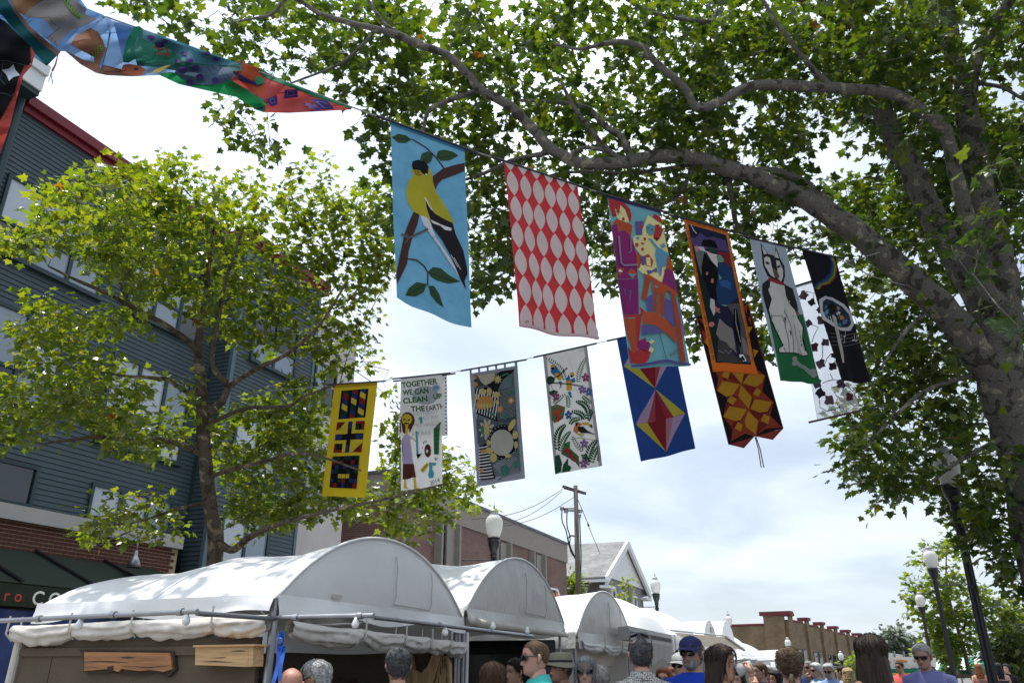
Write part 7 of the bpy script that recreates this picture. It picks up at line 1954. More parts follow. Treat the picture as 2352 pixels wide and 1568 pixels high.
def hand(b, T, wrist, d, nrm, mi=0, curl=.35, thumb=1):
    """palm, four unequal bent fingers and a thumb leaving the side of the palm"""
    d, nrm = d.normalized(), nrm.normalized(); s = d.cross(nrm).normalized()
    def tb(pts, rr): b.tube([T @ p for p in pts], [r for r in rr], 7, mi)
    for k in range(4):
        o = (k - 1.5) * .019
        tb([wrist + s * o * .5, wrist + d * .045 + s * o * .9, wrist + d * .092 + s * o], [.014, .015, .012])
        L_ = (.068, .078, .074, .056)[k]
        p = wrist + d * .088 + s * o; a = 0; pts = [p]; 
        for j, f in enumerate((.45, .32, .23)):
            a += curl * (.6 + .5 * j); p = p + (d * math.cos(a) + nrm * math.sin(a)) * L_ * f; pts.append(p)
        tb(pts, [.0092, .0088, .008, .006])
    p = wrist + d * .025 + s * .024 * thumb
    tb([p, p + s * .026 * thumb + d * .025 + nrm * .010, p + s * .030 * thumb + d * .058 + nrm * .026], [.013, .011, .007])


SUMMARY = []


def person(label, u, v, t, phi, skin=(.42, .24, .16), hair='short', hc=(.10, .07, .05), shirt=(.3, .3, .3), sleeves='short', shades=False, cap=None, turn=0, nod=0, width=1.0,
           arms=None, mat=None, trousers='denim', beard=None, smat=None, collar=False, hair_len=.30, lean=0, straps=False, group='people at the street fair', hair_w=1.0):
    P = at(u, v, t); gz = ground_z(P.y); s = (P.z - gz) / 1.63
    th = math.atan2(-P.x, P.y) - R(phi)
    Rt = Matrix.Rotation(th, 4, 'Z') @ Matrix.Rotation(R(lean), 4, 'X')
    ho = Rt @ Vector((0, 0, 1.63)) * s
    base = Vector((P.x - ho.x, P.y - ho.y, gz)); 
    if lean: s = (P.z - gz) / (Rt @ Vector((0, 0, 1.63))).z; ho = Rt @ Vector((0, 0, 1.63)) * s; base = Vector((P.x - ho.x, P.y - ho.y, gz))
    T = Matrix.Translation(base) @ Rt @ Matrix.Scale(s, 4)
    o = thing('person', label, 'person', tuple(base), group)
    sk = skinmat(skin); b = MB()
    loft(b, [(z, rx * (width if z < 1.47 else 1), ry * (width if z < 1.3 else 1), cy) for z, rx, ry, cy in TORSO], T)
    # head with a face
    Th = T @ Matrix.Translation((0, -.008, 1.63)) @ Matrix.Rotation(R(-turn), 4, 'Z') @ Matrix.Rotation(R(nod), 4, 'X')
    zs = [-.125, -.119, -.11, -.10, -.09, -.08, -.072, -.066, -.060, -.052, -.046, -.04, -.032, -.022, -.012, -.004, .004, .012, .02, .028, .036, .05, .065, .08, .092, .103, .111, .117, .121]
    n = 44; vs = [Th @ hp(2 * math.pi * k / n, z) for z in zs for k in range(n)]
    fs, mi = [], []
    for i in range(len(zs) - 1):
        for k in range(n):
            fs.append((i * n + k, i * n + (k + 1) % n, (i + 1) * n + (k + 1) % n, (i + 1) * n + k))
            a = min(k + .5, n - k - .5) * 2 * math.pi / n; z = (zs[i] + zs[i + 1]) / 2
            mi.append(2 if (a < .30 and -.075 < z < -.058) else (3 if (.25 < a < .62 and .024 < z < .034) else (1 if (.30 < a < .55 and .0 < z < .012 and not shades) else 0)))
    o0 = len(b.v); b.v.extend([tuple(p) for p in vs]); b.f.extend([tuple(q + o0 for q in f) for f in fs]); b.m.extend(mi)
    for sg in ((1, -1) if hair not in ('long', 'bob', 'curly') else ()):      # ears
        b.tube([Th @ Vector((sg * .070, .008, -.035)), Th @ Vector((sg * .079, .012, -.022)), Th @ Vector((sg * .086, .018, .006)), Th @ Vector((sg * .083, .014, .022)), Th @ Vector((sg * .072, .008, .024))], [.006 * s, .012 * s, .015 * s, .011 * s, .005 * s], 8)
    if arms is None: arms = {}
    J = {}
    for sg in (1, -1):
        w = .182 * width
        J[sg] = [Vector(q) for q in arms.get(sg, ((sg * w, .012, 1.400), (sg * (w + .055), .03, 1.10), (sg * (w + .05), -.07, .86)))]
        sh, el, wr = J[sg]
        b.tube([T @ (sh + Vector((-sg * .05, 0, .01))), T @ sh, T @ sh.lerp(el, .5), T @ el, T @ el.lerp(wr, .3), T @ wr], [.05 * s, .053 * s, .046 * s, .037 * s, .038 * s, .026 * s], 12)
        d = (wr - el).normalized(); nn = Vector((-sg, 0, 0)) if sg not in arms else Vector((0, 1, .2)) if d.z > .3 else Vector((-sg, 0, 0))
        nn = (nn - d * nn.dot(d)).normalized()
        hb = MB(); hand(hb, Matrix(), wr, d, nn, 0, .95 if sg in arms else .4, 1 if sg == -1 else -1)
        b.add([T @ Vector(q) for q in hb.v], hb.f)
        # legs
        b.tube([T @ Vector((sg * .085, 0, .90)), T @ Vector((sg * .092, 0, .70)), T @ Vector((sg * .095, -.012, .48)), T @ Vector((sg * .098, .01, .30)), T @ Vector((sg * .10, .02, .08)), T @ Vector((sg * .10, .015, .02))], [.088 * s, .08 * s, .056 * s, .054 * s, .036 * s, .04 * s], 12)
        ft = MB(); ft.tube([T @ Vector((sg * .10, .06, .045)), T @ Vector((sg * .10, -.04, .05)), T @ Vector((sg * .108, -.16, .032))], [.042 * s, .045 * s, .032 * s], 10); ft.build('shoe', M['shoe'], o, smooth=True)
    b.build('body', [sk, M['eye_dark'], skinmat(tuple(c * q for c, q in zip(skin, (.85, .6, .6)))), hairmat(hc)], o, smooth=True)
    # clothes
    g_ = .013
    if shirt is not None:
        m = smat or fabric(shirt); c = MB()
        top = [(z, rx * (width if z < 1.47 else 1) + g_, ry * (width if z < 1.3 else 1) + g_, cy) for z, rx, ry, cy in TORSO if .84 < z < 1.48] + [(1.490, .086, .076, .02)]
        if straps: top = [r for r in top if r[0] < 1.30] + [(1.31, .188 * width, .112, .012)]
        loft(c, [(.83, .185 * width + .01, .135, 0)] + top, T, cap=False, wob=.012)
        for sg in (1, -1):
            if straps: continue
            sh, el, wr = J[sg]
            pts = [sh + Vector((-sg * .06, 0, .008)), sh, sh.lerp(el, .45), sh.lerp(el, .72)] if sleeves == 'short' else [sh + Vector((-sg * .06, 0, .008)), sh, sh.lerp(el, .5), el, el.lerp(wr, .5), el.lerp(wr, .92)]
            rr = [.058, .066, .063, .066] if sleeves == 'short' else [.058, .066, .058, .05, .047, .038]
            c.tube([T @ q for q in pts], [r * s for r in rr], 14, cap=False)
        c.build('shirt', m, o, smooth=True)
        if collar:
            k = MB(); n2 = 24
            vs = []
            for j, (z, gx) in enumerate(((1.470, .092), (1.522, .076), (1.517, .084), (1.462, .106))):
                for i in range(n2 + 1):
                    a = -math.pi / 2 + .22 + (2 * math.pi - .44) * i / n2
                    fr = max(0, -math.sin(a))
                    vs.append(T @ Vector((gx * math.cos(a), .018 + gx * .95 * math.sin(a), z - .035 * fr - (.02 * fr if j == 3 else 0))))
            k.add(vs, [(j * (n2 + 1) + i, j * (n2 + 1) + i + 1, (j + 1) * (n2 + 1) + i + 1, (j + 1) * (n2 + 1) + i) for j in range(3) for i in range(n2)])
            k.build('collar', m, o, smooth=True)
    k = MB()
    loft(k, [(.80, .170 * width, .115, 0), (.86, .188 * width, .134, 0), (.97, .180 * width, .128, 0)], T, cap=False)
    for sg in (1, -1):
        k.tube([T @ Vector((sg * .085, 0, .90)), T @ Vector((sg * .092, 0, .70)), T @ Vector((sg * .096, -.01, .48)), T @ Vector((sg * .10, .015, .10))], [.10 * s, .095 * s, .075 * s, .062 * s], 12, cap=False)
    k.build('trousers', M[trousers], o, smooth=True)
    # hair
    if hair != 'bald':
        hm = hairmat(hc); h = MB()
        thick = {'short': .010, 'balding': .008, 'crop': .005, 'bob': .024, 'long': .022, 'pony': .014, 'curly': .034, 'white': .018}[hair]
        thick *= hair_w
        def zl(a):
            a = math.degrees(a)
            if hair in ('long', 'bob', 'curly'): pts = [(0, .070), (35, .066), (55, .03), (70, -.07), (180, -.115)]
            elif hair == 'pony': pts = [(0, .072), (50, .06), (75, .012), (100, .0), (125, -.05), (180, -.085)]
            elif hair == 'crop': pts = [(0, .076), (40, .070), (60, .045), (78, .012), (98, .012), (120, -.03), (180, -.055)]
            else: pts = [(0, .072), (40, .066), (60, .035), (78, .006), (98, .004), (120, -.055), (180, -.085)]
            return float(np.interp(a, [p[0] for p in pts], [p[1] for p in pts]))
        n3 = 56; zz = [-.118 + .239 * i / 34 for i in range(35)]
        vs, ok = [], []
        for z in zz:
            for k_ in range(n3):
                a = 2 * math.pi * k_ / n3; aa = min(a, 2 * math.pi - a)
                d = z - zl(aa)
                e = thick * min(1, max(.15, d / .02)) * (1 + .38 * nz(math.cos(a) * 4.2 + u, math.sin(a) * 4.2, z * 26 if hair in ('curly', 'white') else z * 9))
                if hair == 'curly': e += .012 * nz(math.cos(a) * 9 + u, math.sin(a) * 9, z * 50)
                vs.append(Th @ hp(a, z, max(.0025, e)))
                good = d > -.004
                if hair == 'balding' and z > .080 and aa < 2.5: good = False
                ok.append(good)
        fs = []
        for i in range(len(zz) - 1):
            for k_ in range(n3):
                q = (i * n3 + k_, i * n3 + (k_ + 1) % n3, (i + 1) * n3 + (k_ + 1) % n3, (i + 1) * n3 + k_)
                if all(ok[x] for x in q): fs.append(q)
        h.add(vs, fs); vs0 = vs
        if hair in ('long', 'curly'):
            nA, nQ = 40, 22; vs = []
            for j in range(nQ + 1):
                q = j / nQ
                for i in range(nA + 1):
                    a = R(72) + (2 * math.pi - R(144)) * i / nA
                    p = hp(a, max(-.118, .03 - .06 * q), thick)
                    z = .03 - q * hair_len
                    k_ = 1 + .42 * q * hair_w - .25 * max(0, q - .75)
                    wv = .007 * nz(i * .9 + u, q * (7 if hair == 'curly' else 2.0), 3) * (1 + 2 * q)
                    vs.append(Th @ Vector((p.x * k_ + wv, p.y * (1 - .15 * q) + .055 * q + wv, z + .018 * nz(i * 1.7, u, q) * q)))
            h.add(vs, [(j * (nA + 1) + i, j * (nA + 1) + i + 1, (j + 1) * (nA + 1) + i + 1, (j + 1) * (nA + 1) + i) for j in range(nQ) for i in range(nA)])
        if hair == 'pony':
            h.tube([Th @ Vector(q) for q in ((0, .095, -.045), (0, .125, -.055), (.004, .135, -.10), (.006, .125, -.18), (.004, .115, -.27), (0, .11, -.34))], [.022 * s, .016 * s, .026 * s, .028 * s, .02 * s, .006 * s], 10)
        if t < 9 and hair != 'crop':
            # loose strands over the cap of hair
            rs = random.Random(int(u * 10))
            good = [i for i, g1 in enumerate(ok) if g1]
            ctr = Th @ Vector((0, 0, 0))
            for _ in range(330 if hair in ('long', 'bob', 'curly', 'pony') else 260):
                gi = rs.choice(good); z0 = zz[gi // n3]; a0 = (gi % n3) * 2 * math.pi / n3
                if hair in ('long', 'bob', 'curly'): da, dz = rs.gauss(0, .05), rs.uniform(.02, .05)
                elif hair == 'pony': da, dz = (.16 if a0 < math.pi else -.16) + rs.gauss(0, .08), rs.uniform(-.004, .014)
                else: da, dz = rs.gauss(0, .16), rs.uniform(.004, .016)
                e0 = thick * rs.uniform(.9, 1.25)
                pts = [Th @ hp(a0 + da * q, max(-.12, min(.1205, z0 - dz * q)), e0 + (.0035, .004, .001)[q]) for q in range(3)]
                if (pts[2] - pts[0]).length < .004: continue
                h.tube(pts, [(.0018 if hair == 'long' else .0028) * s, (.0018 if hair == 'long' else .0028) * s, .0007 * s], 3, cap=False)
        h.build('hair', hm, o, smooth=True)
        if hair == 'pony':
            k = MB(); k.tube([Th @ Vector((0, .112, -.052)), Th @ Vector((0, .128, -.057))], .020 * s, 10); k.build('hair_tie', M['black'], o)
    if beard:
        h = MB(); vs, fs = [], []; zz = [-.122, -.112, -.10, -.088, -.076, -.062, -.05]
        for z in zz:
            for i in range(25):
                a = -1.25 + 2.5 * i / 24; vs.append(Th @ hp(a, z, .0055 if -.072 < z < -.06 and abs(a) < .3 else .007 + .003 * nz(a * 5, z * 60, u)))
        for j in range(6):
            for i in range(24):
                a = abs(-1.25 + 2.5 * (i + .5) / 24); z = (zz[j] + zz[j + 1]) / 2
                if (-.076 < z < -.058 and a < .30): continue
                fs.append((j * 25 + i, j * 25 + i + 1, (j + 1) * 25 + i + 1, (j + 1) * 25 + i))
        h.add(vs, fs); h.build('beard', hairmat(beard), o, smooth=True)
    if shades:
        up = shades == 'up'
        Ts = Th @ Matrix.Translation((0, .03, .085)) @ Matrix.Rotation(R(-38), 4, 'X') if up else Th
        k = MB()
        for sg in (1, -1):
            k.add([Ts @ Vector(q) for q in [(sg * .010, -.104, .022), (sg * .058, -.094, .022), (sg * .070, -.072, .018), (sg * .066, -.076, -.010), (sg * .040, -.102, -.020), (sg * .014, -.107, -.012), (sg * .010, -.098, .020), (sg * .058, -.088, .020), (sg * .068, -.068, .016), (sg * .064, -.072, -.009), (sg * .040, -.096, -.018), (sg * .014, -.101, -.011)]],
                  [(0, 1, 2, 3, 4, 5), (11, 10, 9, 8, 7, 6)] + [(i, (i + 1) % 6, (i + 1) % 6 + 6, i + 6) for i in range(6)])
            k.tube([Ts @ Vector((sg * .070, -.070, .014)), Ts @ Vector((sg * .080, -.02, .016)), Ts @ Vector((sg * .082, .02, .012))], .0035 * s, 5)
        k.tube([Ts @ Vector((-.012, -.106, .012)), Ts @ Vector((.012, -.106, .012))], .003 * s, 5)
        k.build('sunglasses', M['lens'], o)
    if cap:
        kind, cc = cap; cm = fabric(cc); k = MB(); n4 = 32
        if kind == 'cap':
            vs = [Th @ (hp(2 * math.pi * i / n4, z, .016) + Vector((0, 0, .006))) for z in (.045, .055, .07, .085, .098, .108, .116, .1205) for i in range(n4)]
            k.add(vs, [(j * n4 + i, j * n4 + (i + 1) % n4, (j + 1) * n4 + (i + 1) % n4, (j + 1) * n4 + i) for j in range(7) for i in range(n4)]); k.build('cap_crown', cm, o, smooth=True)
            k = MB(); vs = []
            for j, r_ in enumerate((0, .04, .085)):
                for i in range(13):
                    a = -1.15 + 2.3 * i / 12; p = hp(a, .05, .014); ext = r_ * math.cos(a * .75)
                    vs.append(Th @ Vector((p.x * (1 + r_ * .6), p.y - ext, .052 - r_ * .25 - .02 * (a / 1.15) ** 2 * (j > 0))))
            k.add(vs, [(j * 13 + i, j * 13 + i + 1, (j + 1) * 13 + i + 1, (j + 1) * 13 + i) for j in range(2) for i in range(12)]); k.build('cap_peak', cm, o, smooth=True)
        else:
            prof = [(.165, .022, .85), (.14, .038, .9), (.104, .055, 1.1), (.100, .085, 1.1), (.092, .125, 1.1), (.07, .138, 1.1), (.02, .142, 1.1)]
            vs = [Th @ Vector((r_ * math.cos(2 * math.pi * i / n4) * .92, r_ * e_ * math.sin(2 * math.pi * i / n4) * 1.02 + .004, z - .012 * math.cos(4 * math.pi * i / n4) * (r_ > .12))) for r_, z, e_ in prof for i in range(n4)]
            k.add(vs, [(j * n4 + i, j * n4 + (i + 1) % n4, (j + 1) * n4 + (i + 1) % n4, (j + 1) * n4 + i) for j in range(len(prof) - 1) for i in range(n4)] + [tuple((len(prof) - 1) * n4 + i for i in range(n4))]); k.build('hat', cm, o, smooth=True)
            k = MB(); vs = [Th @ Vector((.103 * math.cos(2 * math.pi * i / n4) * .93, .103 * 1.1 * math.sin(2 * math.pi * i / n4) * 1.03 + .004, z)) for z in (.055, .075) for i in range(n4)]
            k.add(vs, [(i, (i + 1) % n4, n4 + (i + 1) % n4, n4 + i) for i in range(n4)]); k.build('hat_band', M['dark_cloth'], o, smooth=True)
    return o, T, Th, s


GREY, WHITE, DKB, BRH, REDH, SALT = (.16, .16, .165), (.55, .55, .54), (.018, .013, .011), (.10, .055, .03), (.24, .075, .03), (.11, .11, .115)
person('bald man with reddish scalp in front of the first booth, only his crown showing', 291, 685, 5.4, 165, (.45, .21, .15), 'bald', GREY, (.25, .25, .27))
person('white-haired man with glasses turned away towards the blue ribbon post', 317, 678.5, 5.7, 118, (.48, .26, .18), 'white', WHITE, (.30, .32, .36), shades=True, nod=8)
person('man with thick dark grey hair seen from behind by the forked wood panel', 398, 666, 5.9, 172, (.45, .24, .16), 'short', (.10, .10, .105), (.20, .22, .26), hair_w=1.5)
person('brown-haired woman with sunlit parting, bent below the dark painting', 493, 680, 6.1, 160, (.45, .26, .18), 'bob', (.11, .06, .035), (.25, .2, .2))
person('dark-haired man in shade behind the aqua polo shirt', 516, 672, 7.6, 60, (.33, .19, .13), 'short', DKB, (.12, .12, .13), hair_w=1.6)
person('cropped-haired man in an aqua polo shirt and sunglasses looking sideways', 536, 657.5, 6.1, 78, (.50, .27, .20), 'crop', (.13, .075, .045), (.055, .42, .38), shades=True, collar=True, width=1.08)
person('man in an olive bucket hat behind the aqua polo shirt', 561, 668, 7.2, 62, (.38, .20, .14), 'short', (.15, .14, .13), (.06, .07, .10), cap=('hat', (.20, .19, .14)))
person('grey-haired woman in grey top and dark sunglasses facing the camera', 586, 671, 7.0, 8, (.48, .29, .22), 'bob', (.30, .30, .31), (.33, .33, .34), shades=True, hair_w=.6)
person('person in a bright red top half hidden behind the grey-haired woman', 600.5, 678, 8.2, 150, (.45, .27, .20), 'white', (.45, .42, .38), (.50, .03, .03))
person('man with thinning grey hair, sunglasses on his head and lattice patterned shirt', 641, 654.5, 6.3, 176, (.45, .25, .18), 'balding', SALT, (.4, .4, .4), smat=lattice_fabric(), shades='up', collar=True, hair_w=1.3)
person('woman with copper hair and round sunglasses, further from the blue cap', 664.5, 678, 9.4, 18, (.50, .28, .20), 'bob', REDH, (.20, .18, .2), shades=True)
person('second copper-haired woman in sunglasses, close to the blue shirt', 674, 676.5, 10.2, 30, (.50, .28, .20), 'bob', (.20, .075, .04), (.16, .12, .12), shades=True)
person('person in a white cap and dark glasses behind the blue shirt', 681, 665, 8.8, 30, (.45, .25, .19), 'short', (.2, .17, .15), (.30, .26, .2), cap=('cap', (.62, .60, .55)), shades=True)
person('bearded man in a navy cap, sunglasses and royal blue shirt', 691.5, 653, 7.0, 14, (.34, .19, .14), 'short', (.18, .18, .18), (.012, .045, .34), cap=('cap', (.025, .030, .10)), shades=True, beard=(.32, .30, .29), width=1.12, turn=10)
dr = person('dark-haired woman in a white top drinking from a clear plastic cup', 720.5, 663, 6.0, -82, (.42, .23, .16), 'long', (.035, .020, .016), (.62, .61, .62), hair_len=.34,
            arms={-1: ((-.17, 0, 1.36), (-.17, -.30, 1.30), (-.055, -.225, 1.535))}, hair_w=.8)
T_ = dr[1]
cup = thing('plastic_cup', 'clear plastic cup of amber drink raised to the woman\'s lips', 'cup', tuple(T_ @ Vector((0, -.16, 1.58))))
Tc = T_ @ Matrix.Translation((-.005, -.118, 1.582)) @ Matrix.Rotation(R(68), 4, 'X')
k = MB(); k.lathe([(.030, .115), (.032, .113), (.046, .0), (.045, .0), (.031, .110)], seg=20); k2 = MB(); k2.add([Tc @ Vector(q) for q in k.v], [f for f in k.f if len(f) == 4]); k2.add([Tc @ Vector((.03 * math.cos(a * .524), .03 * math.sin(a * .524), .114)) for a in range(12)], [tuple(range(12))]); k2.build('cup_wall', M['plastic_cup'], cup, smooth=True)
k = MB(); k.lathe([(.026, .112), (.033, .06), (.005, .055)], seg=16); k2 = MB(); k2.add([Tc @ Vector(q) for q in k.v], k.f); k2.build('drink', M['beer'], cup, smooth=True)
bw = MB(); Jw = T_ @ Vector((-.072, -.236, 1.50)); bw.tube([T_ @ Vector((-.080, -.237, 1.488)), T_ @ Vector((-.076, -.236, 1.497))], .031, 14); bw.build('bracelet', M['black'], dr[0])
person('dark curly-haired woman low behind the raised cup', 738, 680, 9.5, 25, (.42, .24, .17), 'curly', DKB, (.12, .12, .14), hair_len=.16, hair_w=.6)
person('boy in a blue shirt with headphones round his neck', 761, 671, 11.5, 70, (.42, .24, .17), 'short', BRH, (.02, .045, .26))
person('white-haired woman in a crimson top beyond the boy', 768, 672, 14, 30, (.48, .28, .21), 'white', WHITE, (.42, .02, .06), shades=True)
person('dark-haired woman with her head tilted, beside the ponytail', 776, 678.5, 12, 55, (.45, .25, .18), 'bob', DKB, (.2, .05, .06))
person('young woman with a light brown ponytail seen from behind', 790, 666, 6.1, 178, (.45, .26, .19), 'pony', (.13, .085, .05), (.04, .04, .045), hair_w=1.6, straps=True)
person('grey-haired man in a navy T-shirt raising one hand', 809, 667, 15.5, 40, (.46, .25, .19), 'short', (.25, .25, .25), (.02, .035, .10), shades=True,
       arms={1: ((.182, .012, 1.375), (.26, -.10, 1.20), (.20, -.25, 1.42))})
person('white-haired woman in a blue and white striped top', 816.5, 670, 14.5, 60, (.48, .29, .22), 'white', (.60, .60, .58), None or (.5, .6, .7), smat=stripe_fabric((.55, .62, .68), (.10, .30, .48), 4.0), hair_w=1.6, shades=True)
person('white-haired man with beard and light blue shirt looking down', 829, 670, 14, 20, (.48, .28, .21), 'white', (.52, .52, .50), (.22, .33, .56), collar=True, nod=14, beard=(.5, .49, .47), shades=True, sleeves='long')
person('dark-haired person in a pale vest between white-haired man and blonde', 842, 672, 15, 120, (.42, .24, .18), 'short', DKB, (.45, .30, .28), hair_w=1.8, straps=True)
person('woman with blonde curls and light blue top seen from behind', 848.5, 675, 13.5, 165, (.45, .27, .2), 'curly', (.42, .30, .16), (.10, .22, .46), hair_len=.15, hair_w=.7)
person('girl with very long straight brown hair seen from behind', 871.5, 655, 5.8, 180, (.40, .22, .15), 'long', (.034, .022, .015), (.03, .03, .035), hair_len=.62, hair_w=1.15, straps=True)
person('man in a coral T-shirt with a lanyard', 900, 666.5, 18.5, 38, (.36, .19, .13), 'short', DKB, (.68, .12, .10), shades=True)
person('stooping old man with grey hair, sunglasses and lavender shirt', 923, 656, 9.3, 18, (.36, .20, .15), 'white', (.34, .34, .35), (.16, .17, .36), shades=True, collar=True, sleeves='long', lean=9, width=1.15)
person('woman with curly red-brown hair and bare midriff seen from behind', 978.5, 668, 24, 170, (.48, .26, .18), 'curly', (.22, .075, .03), (.22, .10, .09), hair_len=.30, hair_w=.9, straps=True)
person('woman with long black hair and black top right behind the tall lamp post', 998, 667, 22, 160, (.36, .20, .15), 'long', (.010, .010, .014), (.02, .02, .025), hair_len=.32, hair_w=.8, straps=True)
person('woman in black with her dark hair back, at the frame edge', 1006.5, 668, 23, 20, (.48, .27, .2), 'bob', (.012, .012, .014), (.012, .012, .014), sleeves='long')

# ================================================================ STREET FURNITURE AND THE FAR END
M['globe'] = pm('frosted_glass_globe', (.78, .78, .76), .22, .05, 3, spec=.6, transl=.45)
M['globe_cap'] = pm('clear_glass_cap', (.50, .52, .53), .12, .1, 3, spec=.8, transl=.3)
M['post_black'] = pm('black_cast_iron', (.010, .011, .014), .38, .25, 5, .15, 40, spec=.5)
M['pole_wood'] = pm('weathered_pole_wood', (.10, .085, .072), .9, .35, 4, .6, 20, stretch=(6, 6, .5))
M['wire'] = pm('dark_wire', (.03, .03, .035), .6)


def lamp_post():
    o = thing('street_lamp', 'x', 'lamp', (0, 0, 0), 'black lamp posts with white globes')
    b = MB()
    b.lathe([(.20, 0), (.20, .25), (.16, .32), (.13, .55), (.10, .75), (.075, .85)], seg=20); b.build('base', M['post_black'], o, auto=40)
    b = MB(); n = 24; vs = []
    for z, r in ((.85, .068), (3.72, .056)):
        for k in range(n):
            a = 2 * math.pi * k / n; rr = r * (1 - .13 * (k % 2)); vs.append((rr * math.cos(a), rr * math.sin(a), z))
    b.add(vs, [(k, (k + 1) % n, n + (k + 1) % n, n + k) for k in range(n)]); b.build('shaft', M['post_black'], o)
    b = MB(); b.lathe([(.058, 3.70), (.072, 3.72), (.072, 3.76), (.062, 3.78), (.085, 3.84), (.112, 3.91), (.125, 3.99), (.118, 4.0), (.135, 4.02), (.135, 4.07), (.11, 4.08)], seg=24); b.build('capital', M['post_black'], o, auto=40)
    for z in (3.56, 3.40, 2.6):
        b = MB(); b.lathe([(.062, z), (.070, z + .005), (.070, z + .045), (.062, z + .05)], seg=18); b.build('collar', M['post_black'], o, auto=40)
    b = MB(); b.lathe([(.10, 4.08), (.125, 4.12), (.165, 4.24), (.178, 4.34), (.172, 4.42), (.150, 4.48), (.11, 4.52)], seg=28); b.build('globe', M['globe'], o, smooth=True)
    b = MB(); b.lathe([(.112, 4.515), (.105, 4.53), (.085, 4.56), (.085, 4.59), (.092, 4.595), (.07, 4.63), (.045, 4.66)], seg=24); b.build('globe_cap', M['globe_cap'], o, smooth=True)
    b = MB(); b.lathe([(.02, 4.655), (.022, 4.67), (.010, 4.69), (.018, 4.71), (.006, 4.73), (.003, 4.80)], seg=12); b.build('finial', M['post_black'], o, smooth=True)
    b = MB(); b.tube([(0, 0, 3.64), (.62, 0, 3.64)], .013, 8); b.tube([(.62, 0, 3.64), (.65, 0, 3.64)], .022, 8); b.build('banner_arm', M['post_black'], o)
    return o


L0 = lamp_post()
# (u of globe, v of globe bottom, depth, arm turn, label)
lamps = [(494, 537, 16.2, 200, 'lamp with white acorn globe rising behind the second tent'), (656, 592.8, 27.2, 190, 'lamp post standing before the grey gabled house, globe beside its wall'), (729, 625.2, 36.5, 190, 'lamp post with clear cap against the end of the buff brick wall'),
         (788.5, 647, 44, 190, 'lamp post below the corner pier of the buff building'), (841.5, 659.5, 53, 190, 'smallest lamp post, before the dark windows of the buff building'),
         (950.5, 484, 12.2, 20, 'tall near black lamp post with its globe among the sycamore leaves'), (932.5, 567.5, 21.8, 10, 'middle black lamp post in front of the slim street tree'), (921.5, 606.2, 29.6, 10, 'farthest of the black lamp posts beside the slim street tree')]
for i, (u, v, t, rz, lb) in enumerate(lamps):
    p = at(u, v, t); gz = ground_z(p.y)
    r = L0 if i == 0 else L0.copy()
    if i: COL.objects.link(r)
    s = (p.z - gz) / 4.08
    s = min(1.12, max(.9, s))
    r['label'] = lb
    r.location = (p.x, p.y, p.z - 4.08 * s); r.scale = (s, s, s); r.rotation_euler = (0, 0, R(rz))
    if i:
        for ch in list(L0.children):
            c = ch.copy(); COL.objects.link(c); c.parent = r

# ---- utility pole
up_ = thing('utility_pole', 'weathered wooden utility pole with crossarm, brackets and drooping cables', 'pole', (-11.1, 34.6, 0))
pb, ptop = Vector((-11.25, 35.2, 0)), at(575.5, 485, 36)
pb = Vector((ptop.x - .12, ptop.y + .25, -.2))
b = MB(); b.tube([pb, pb.lerp(ptop, .5), ptop], [.16, .125, .095], 12); b.build('pole_shaft', M['pole_wood'], up_, smooth=True)
def pu(u, v): return at(u, v, 35.9)
for (a, c, w) in (((562.5, 485.6), (586, 493), .10), ((564, 487.2), (584, 492.8), .08)):
    p, q = pu(*a), pu(*c); b = MB(); d = (q - p).normalized()
    b.tube([p, q], w * .75, 4); b.build('crossarm', M['pole_wood'], up_)
for u, v in ((562, 507.5), (566, 510), (580, 510), (579, 515)):
    b = MB(); b.tube([pu(577, v), pu(u, v)], .045, 6); b.tube([pu(u, v - 1.6), pu(u, v + 2.0)], .10, 8); b.build('bracket', M['galv'], up_)
for pts in (((562, 508), (562, 520), (566, 530), (568, 540), (571, 551), (575, 557)), ((567, 510), (567, 525), (570, 536), (570, 545), (576, 560)), ((572, 535), (568, 538), (571, 548), (575, 556)), ((579.5, 515), (580.5, 540), (581, 560), (580, 595))):
    b = MB(); b.tube([p for p, r in smooth_path([(pu(*q), 1) for q in pts])], .028, 5); b.build('cable', M['wire'], up_, smooth=True)
b = MB(); b.tube([pu(577, 535.5), pu(569, 534.5)], .05, 6); b.build('bracket', M['galv'], up_)
for i, (a, c, t1) in enumerate((((500, 509), (563, 488), 30), ((510, 515), (562, 490.5), 31), ((512, 517.5), (576, 495), 31))):
    w_ = thing('overhead_wire', ['topmost overhead wire running to the utility pole crossarm', 'middle overhead wire ending at the pole crossarm', 'lowest overhead wire reaching the pole below its crossarm'][i], 'wire', tuple(at(*a, t1)), 'overhead wires')
    p, q = at(*a, t1), pu(*c); p = p + (p - q) * .35
    b = MB(); b.tube([p.lerp(q, k / 8) - Vector((0, 0, .35 * math.sin(math.pi * k / 8))) for k in range(9)], .013, 5); b.build('wire', M['wire'], w_)
g_ = thing('guy_wire', 'guy wire slanting down from the pole to the house roof', 'wire', tuple(pu(590, 530)))
b = MB(); b.tube([pu(577, 497), pu(588, 523)], .016, 5); b.tube([pu(588, 523), pu(588.6, 525.5)], .05, 6); b.tube([pu(588.6, 525.5), at(600, 553, 47)], .016, 5); b.build('wire', M['wire'], g_)

